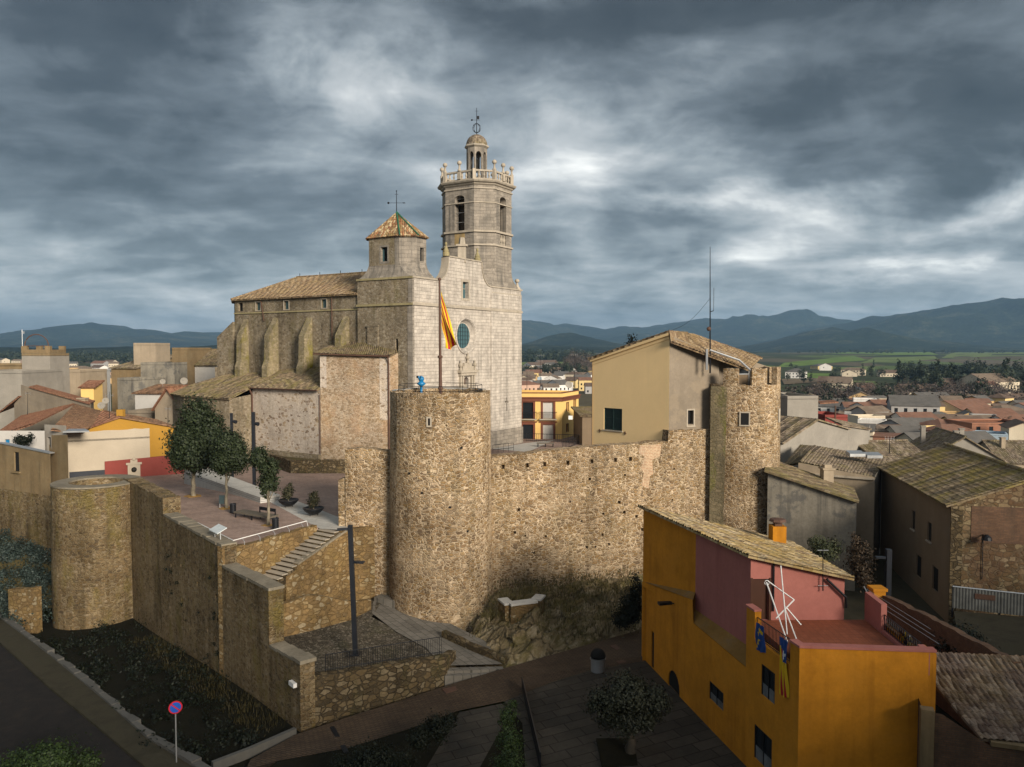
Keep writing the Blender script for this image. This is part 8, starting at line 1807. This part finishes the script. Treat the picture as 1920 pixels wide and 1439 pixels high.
P = [proto('broad_tree','x',0,1,M['leaf_far']), proto('broad_tree','x',0,2,M['leaf_far']), proto('conifer','x',1,3,M['leaf_far']), proto('bare_tree','x',2,4,M['twig_far']), proto('bare_tree','x',2,5,M['twig_far'])]
used_p = [False]*5; LAB = ['dark round tree','dark spreading tree','dark pointed conifer','bare brown winter tree','bare greyish winter tree']
def put(k, px, py, s, where, group, rg):
    p = drop(px,py,far_h); sc = (s*rg.uniform(.85,1.15),s*rg.uniform(.85,1.15),s*rg.uniform(.8,1.15))
    if not used_p[k]: used_p[k] = True; o = P[k]; o.location = p; o.rotation_euler = (0,0,rg.uniform(0,6)); o.scale = sc
    else: o = copy_thing(P[k], p, rg.uniform(0,6), scale=sc)
    o['label'] = f'{LAB[k]} {where}'; o['group'] = group
rg = random.Random(50)
for _ in range(90): put(rg.choice((0,0,1,3,3,4)), rg.uniform(1475,1925), rg.uniform(733,790), rg.uniform(.9,1.5), 'in the wooded belt between town and fields', 'trees of the belt beyond the town', rg)
for _ in range(40): put(rg.choice((0,1,0,2)), rg.uniform(1680,1925), rg.uniform(700,740), rg.uniform(1.3,2.3), 'in the dark woods right of the fields', 'trees of the dark woods on the right', rg)
for _ in range(22): put(rg.choice((0,1,2)), rg.uniform(1470,1760), rg.uniform(690,722), rg.uniform(.9,1.5), 'standing in the green fields below the hills', 'hedgerow trees in the fields', rg)
for _ in range(22): put(rg.choice((0,1,0)), rg.uniform(972,1110), rg.uniform(703,711), rg.uniform(1.2,2.0), 'at the edge of the far town beyond the church', 'trees beyond the church', rg)
for _ in range(18): put(rg.choice((3,4)), rg.uniform(1060,1112), rg.uniform(696,706), rg.uniform(2.0,3.0), 'in the brown grove left of the cream gable', 'bare trees beyond the church', rg)
for px, py, s, k in ((1893,850,1.35,1),(1716,808,.8,0),(1620,806,.9,0),(1815,872,.8,3),(1680,792,.8,3)): put(k, px, py, s, 'between the houses of the town', 'trees between the town houses', rg)
for px, py, s in ((1182,641,0),(1188,638,1)): 
    p = at(px,py,75); mb = MB(); foliage(mb, [((0,0,.6),(.35,.35,1.0)),((0,0,1.5),(.2,.2,.6))], 300, .2, rg, 12, .3, .3); o = mb.build('cypress', M['leaf_dark'], uv=False); o.location = p-Vector((0,0,1.2+.3*s)); o.scale = (1,1,1+.3*s); tag(o, 'tip of a dark cypress showing above the cream house roof, '+('the taller of the two' if s else 'the shorter of the two'), 'cypress')
# far woods as one mass
def woods(x0, x1, y0, y1, n, smin, smax, seed, lm, label, leaf=3.2):
    rg = random.Random(seed); mb = MB()
    for _ in range(n):
        p = drop(rg.uniform(x0,x1), rg.uniform(y0,y1), far_h); s = rg.uniform(smin,smax); foliage(mb, [((p.x,p.y,p.z+s*.55),(s*.6,s*.6,s*.5))], 44, leaf*s/9, rg, 11, .3, .5)
    tag(mb.build('woods', lm, uv=False), label, 'woods', kind='stuff')
woods(-20,430,664,682,900,8,13,1,M['leaf_far'],'dark band of forest beyond the left part of town')
woods(972,1112,664,680,330,9,15,2,M['leaf_far'],'far woods at the foot of the hills beyond the church')
woods(1455,1930,656,663,260,8,13,3,M['leaf_far'],'scattered far woods at the foot of the right hills')
woods(1720,1930,702,728,240,7,11,4,M['leaf_far'],'dark mass of woods right of the fields')
woods(1470,1930,742,775,420,5,8,5,M['twig_far'],'brown winter thickets between the town and the fields',1.8)
# ------------------------------------------------------------------ air
HZ = dict(d=6e-5, col=(.36,.60,.90))
mb = MB(); mb.box((-19000,-300,-40),(19000,14500,640)); hz = mb.build('haze', (lambda: None)() or bpy.data.materials.new('haze'), uv=False); hm = hz.data.materials[0]; hm.use_nodes = True; hm.node_tree.nodes.clear(); t = NT(hm.node_tree)
pv = t.n('ShaderNodeVolumePrincipled', {'Color': (*HZ['col'],1), 'Density': HZ['d'], 'Anisotropy': .1}); ot = t.n('ShaderNodeOutputMaterial'); hm.node_tree.links.new(pv.outputs[0], ot.inputs['Volume'])
tag(hz, 'blue air fading the far hills', 'haze', kind='stuff'); hz.visible_shadow = True
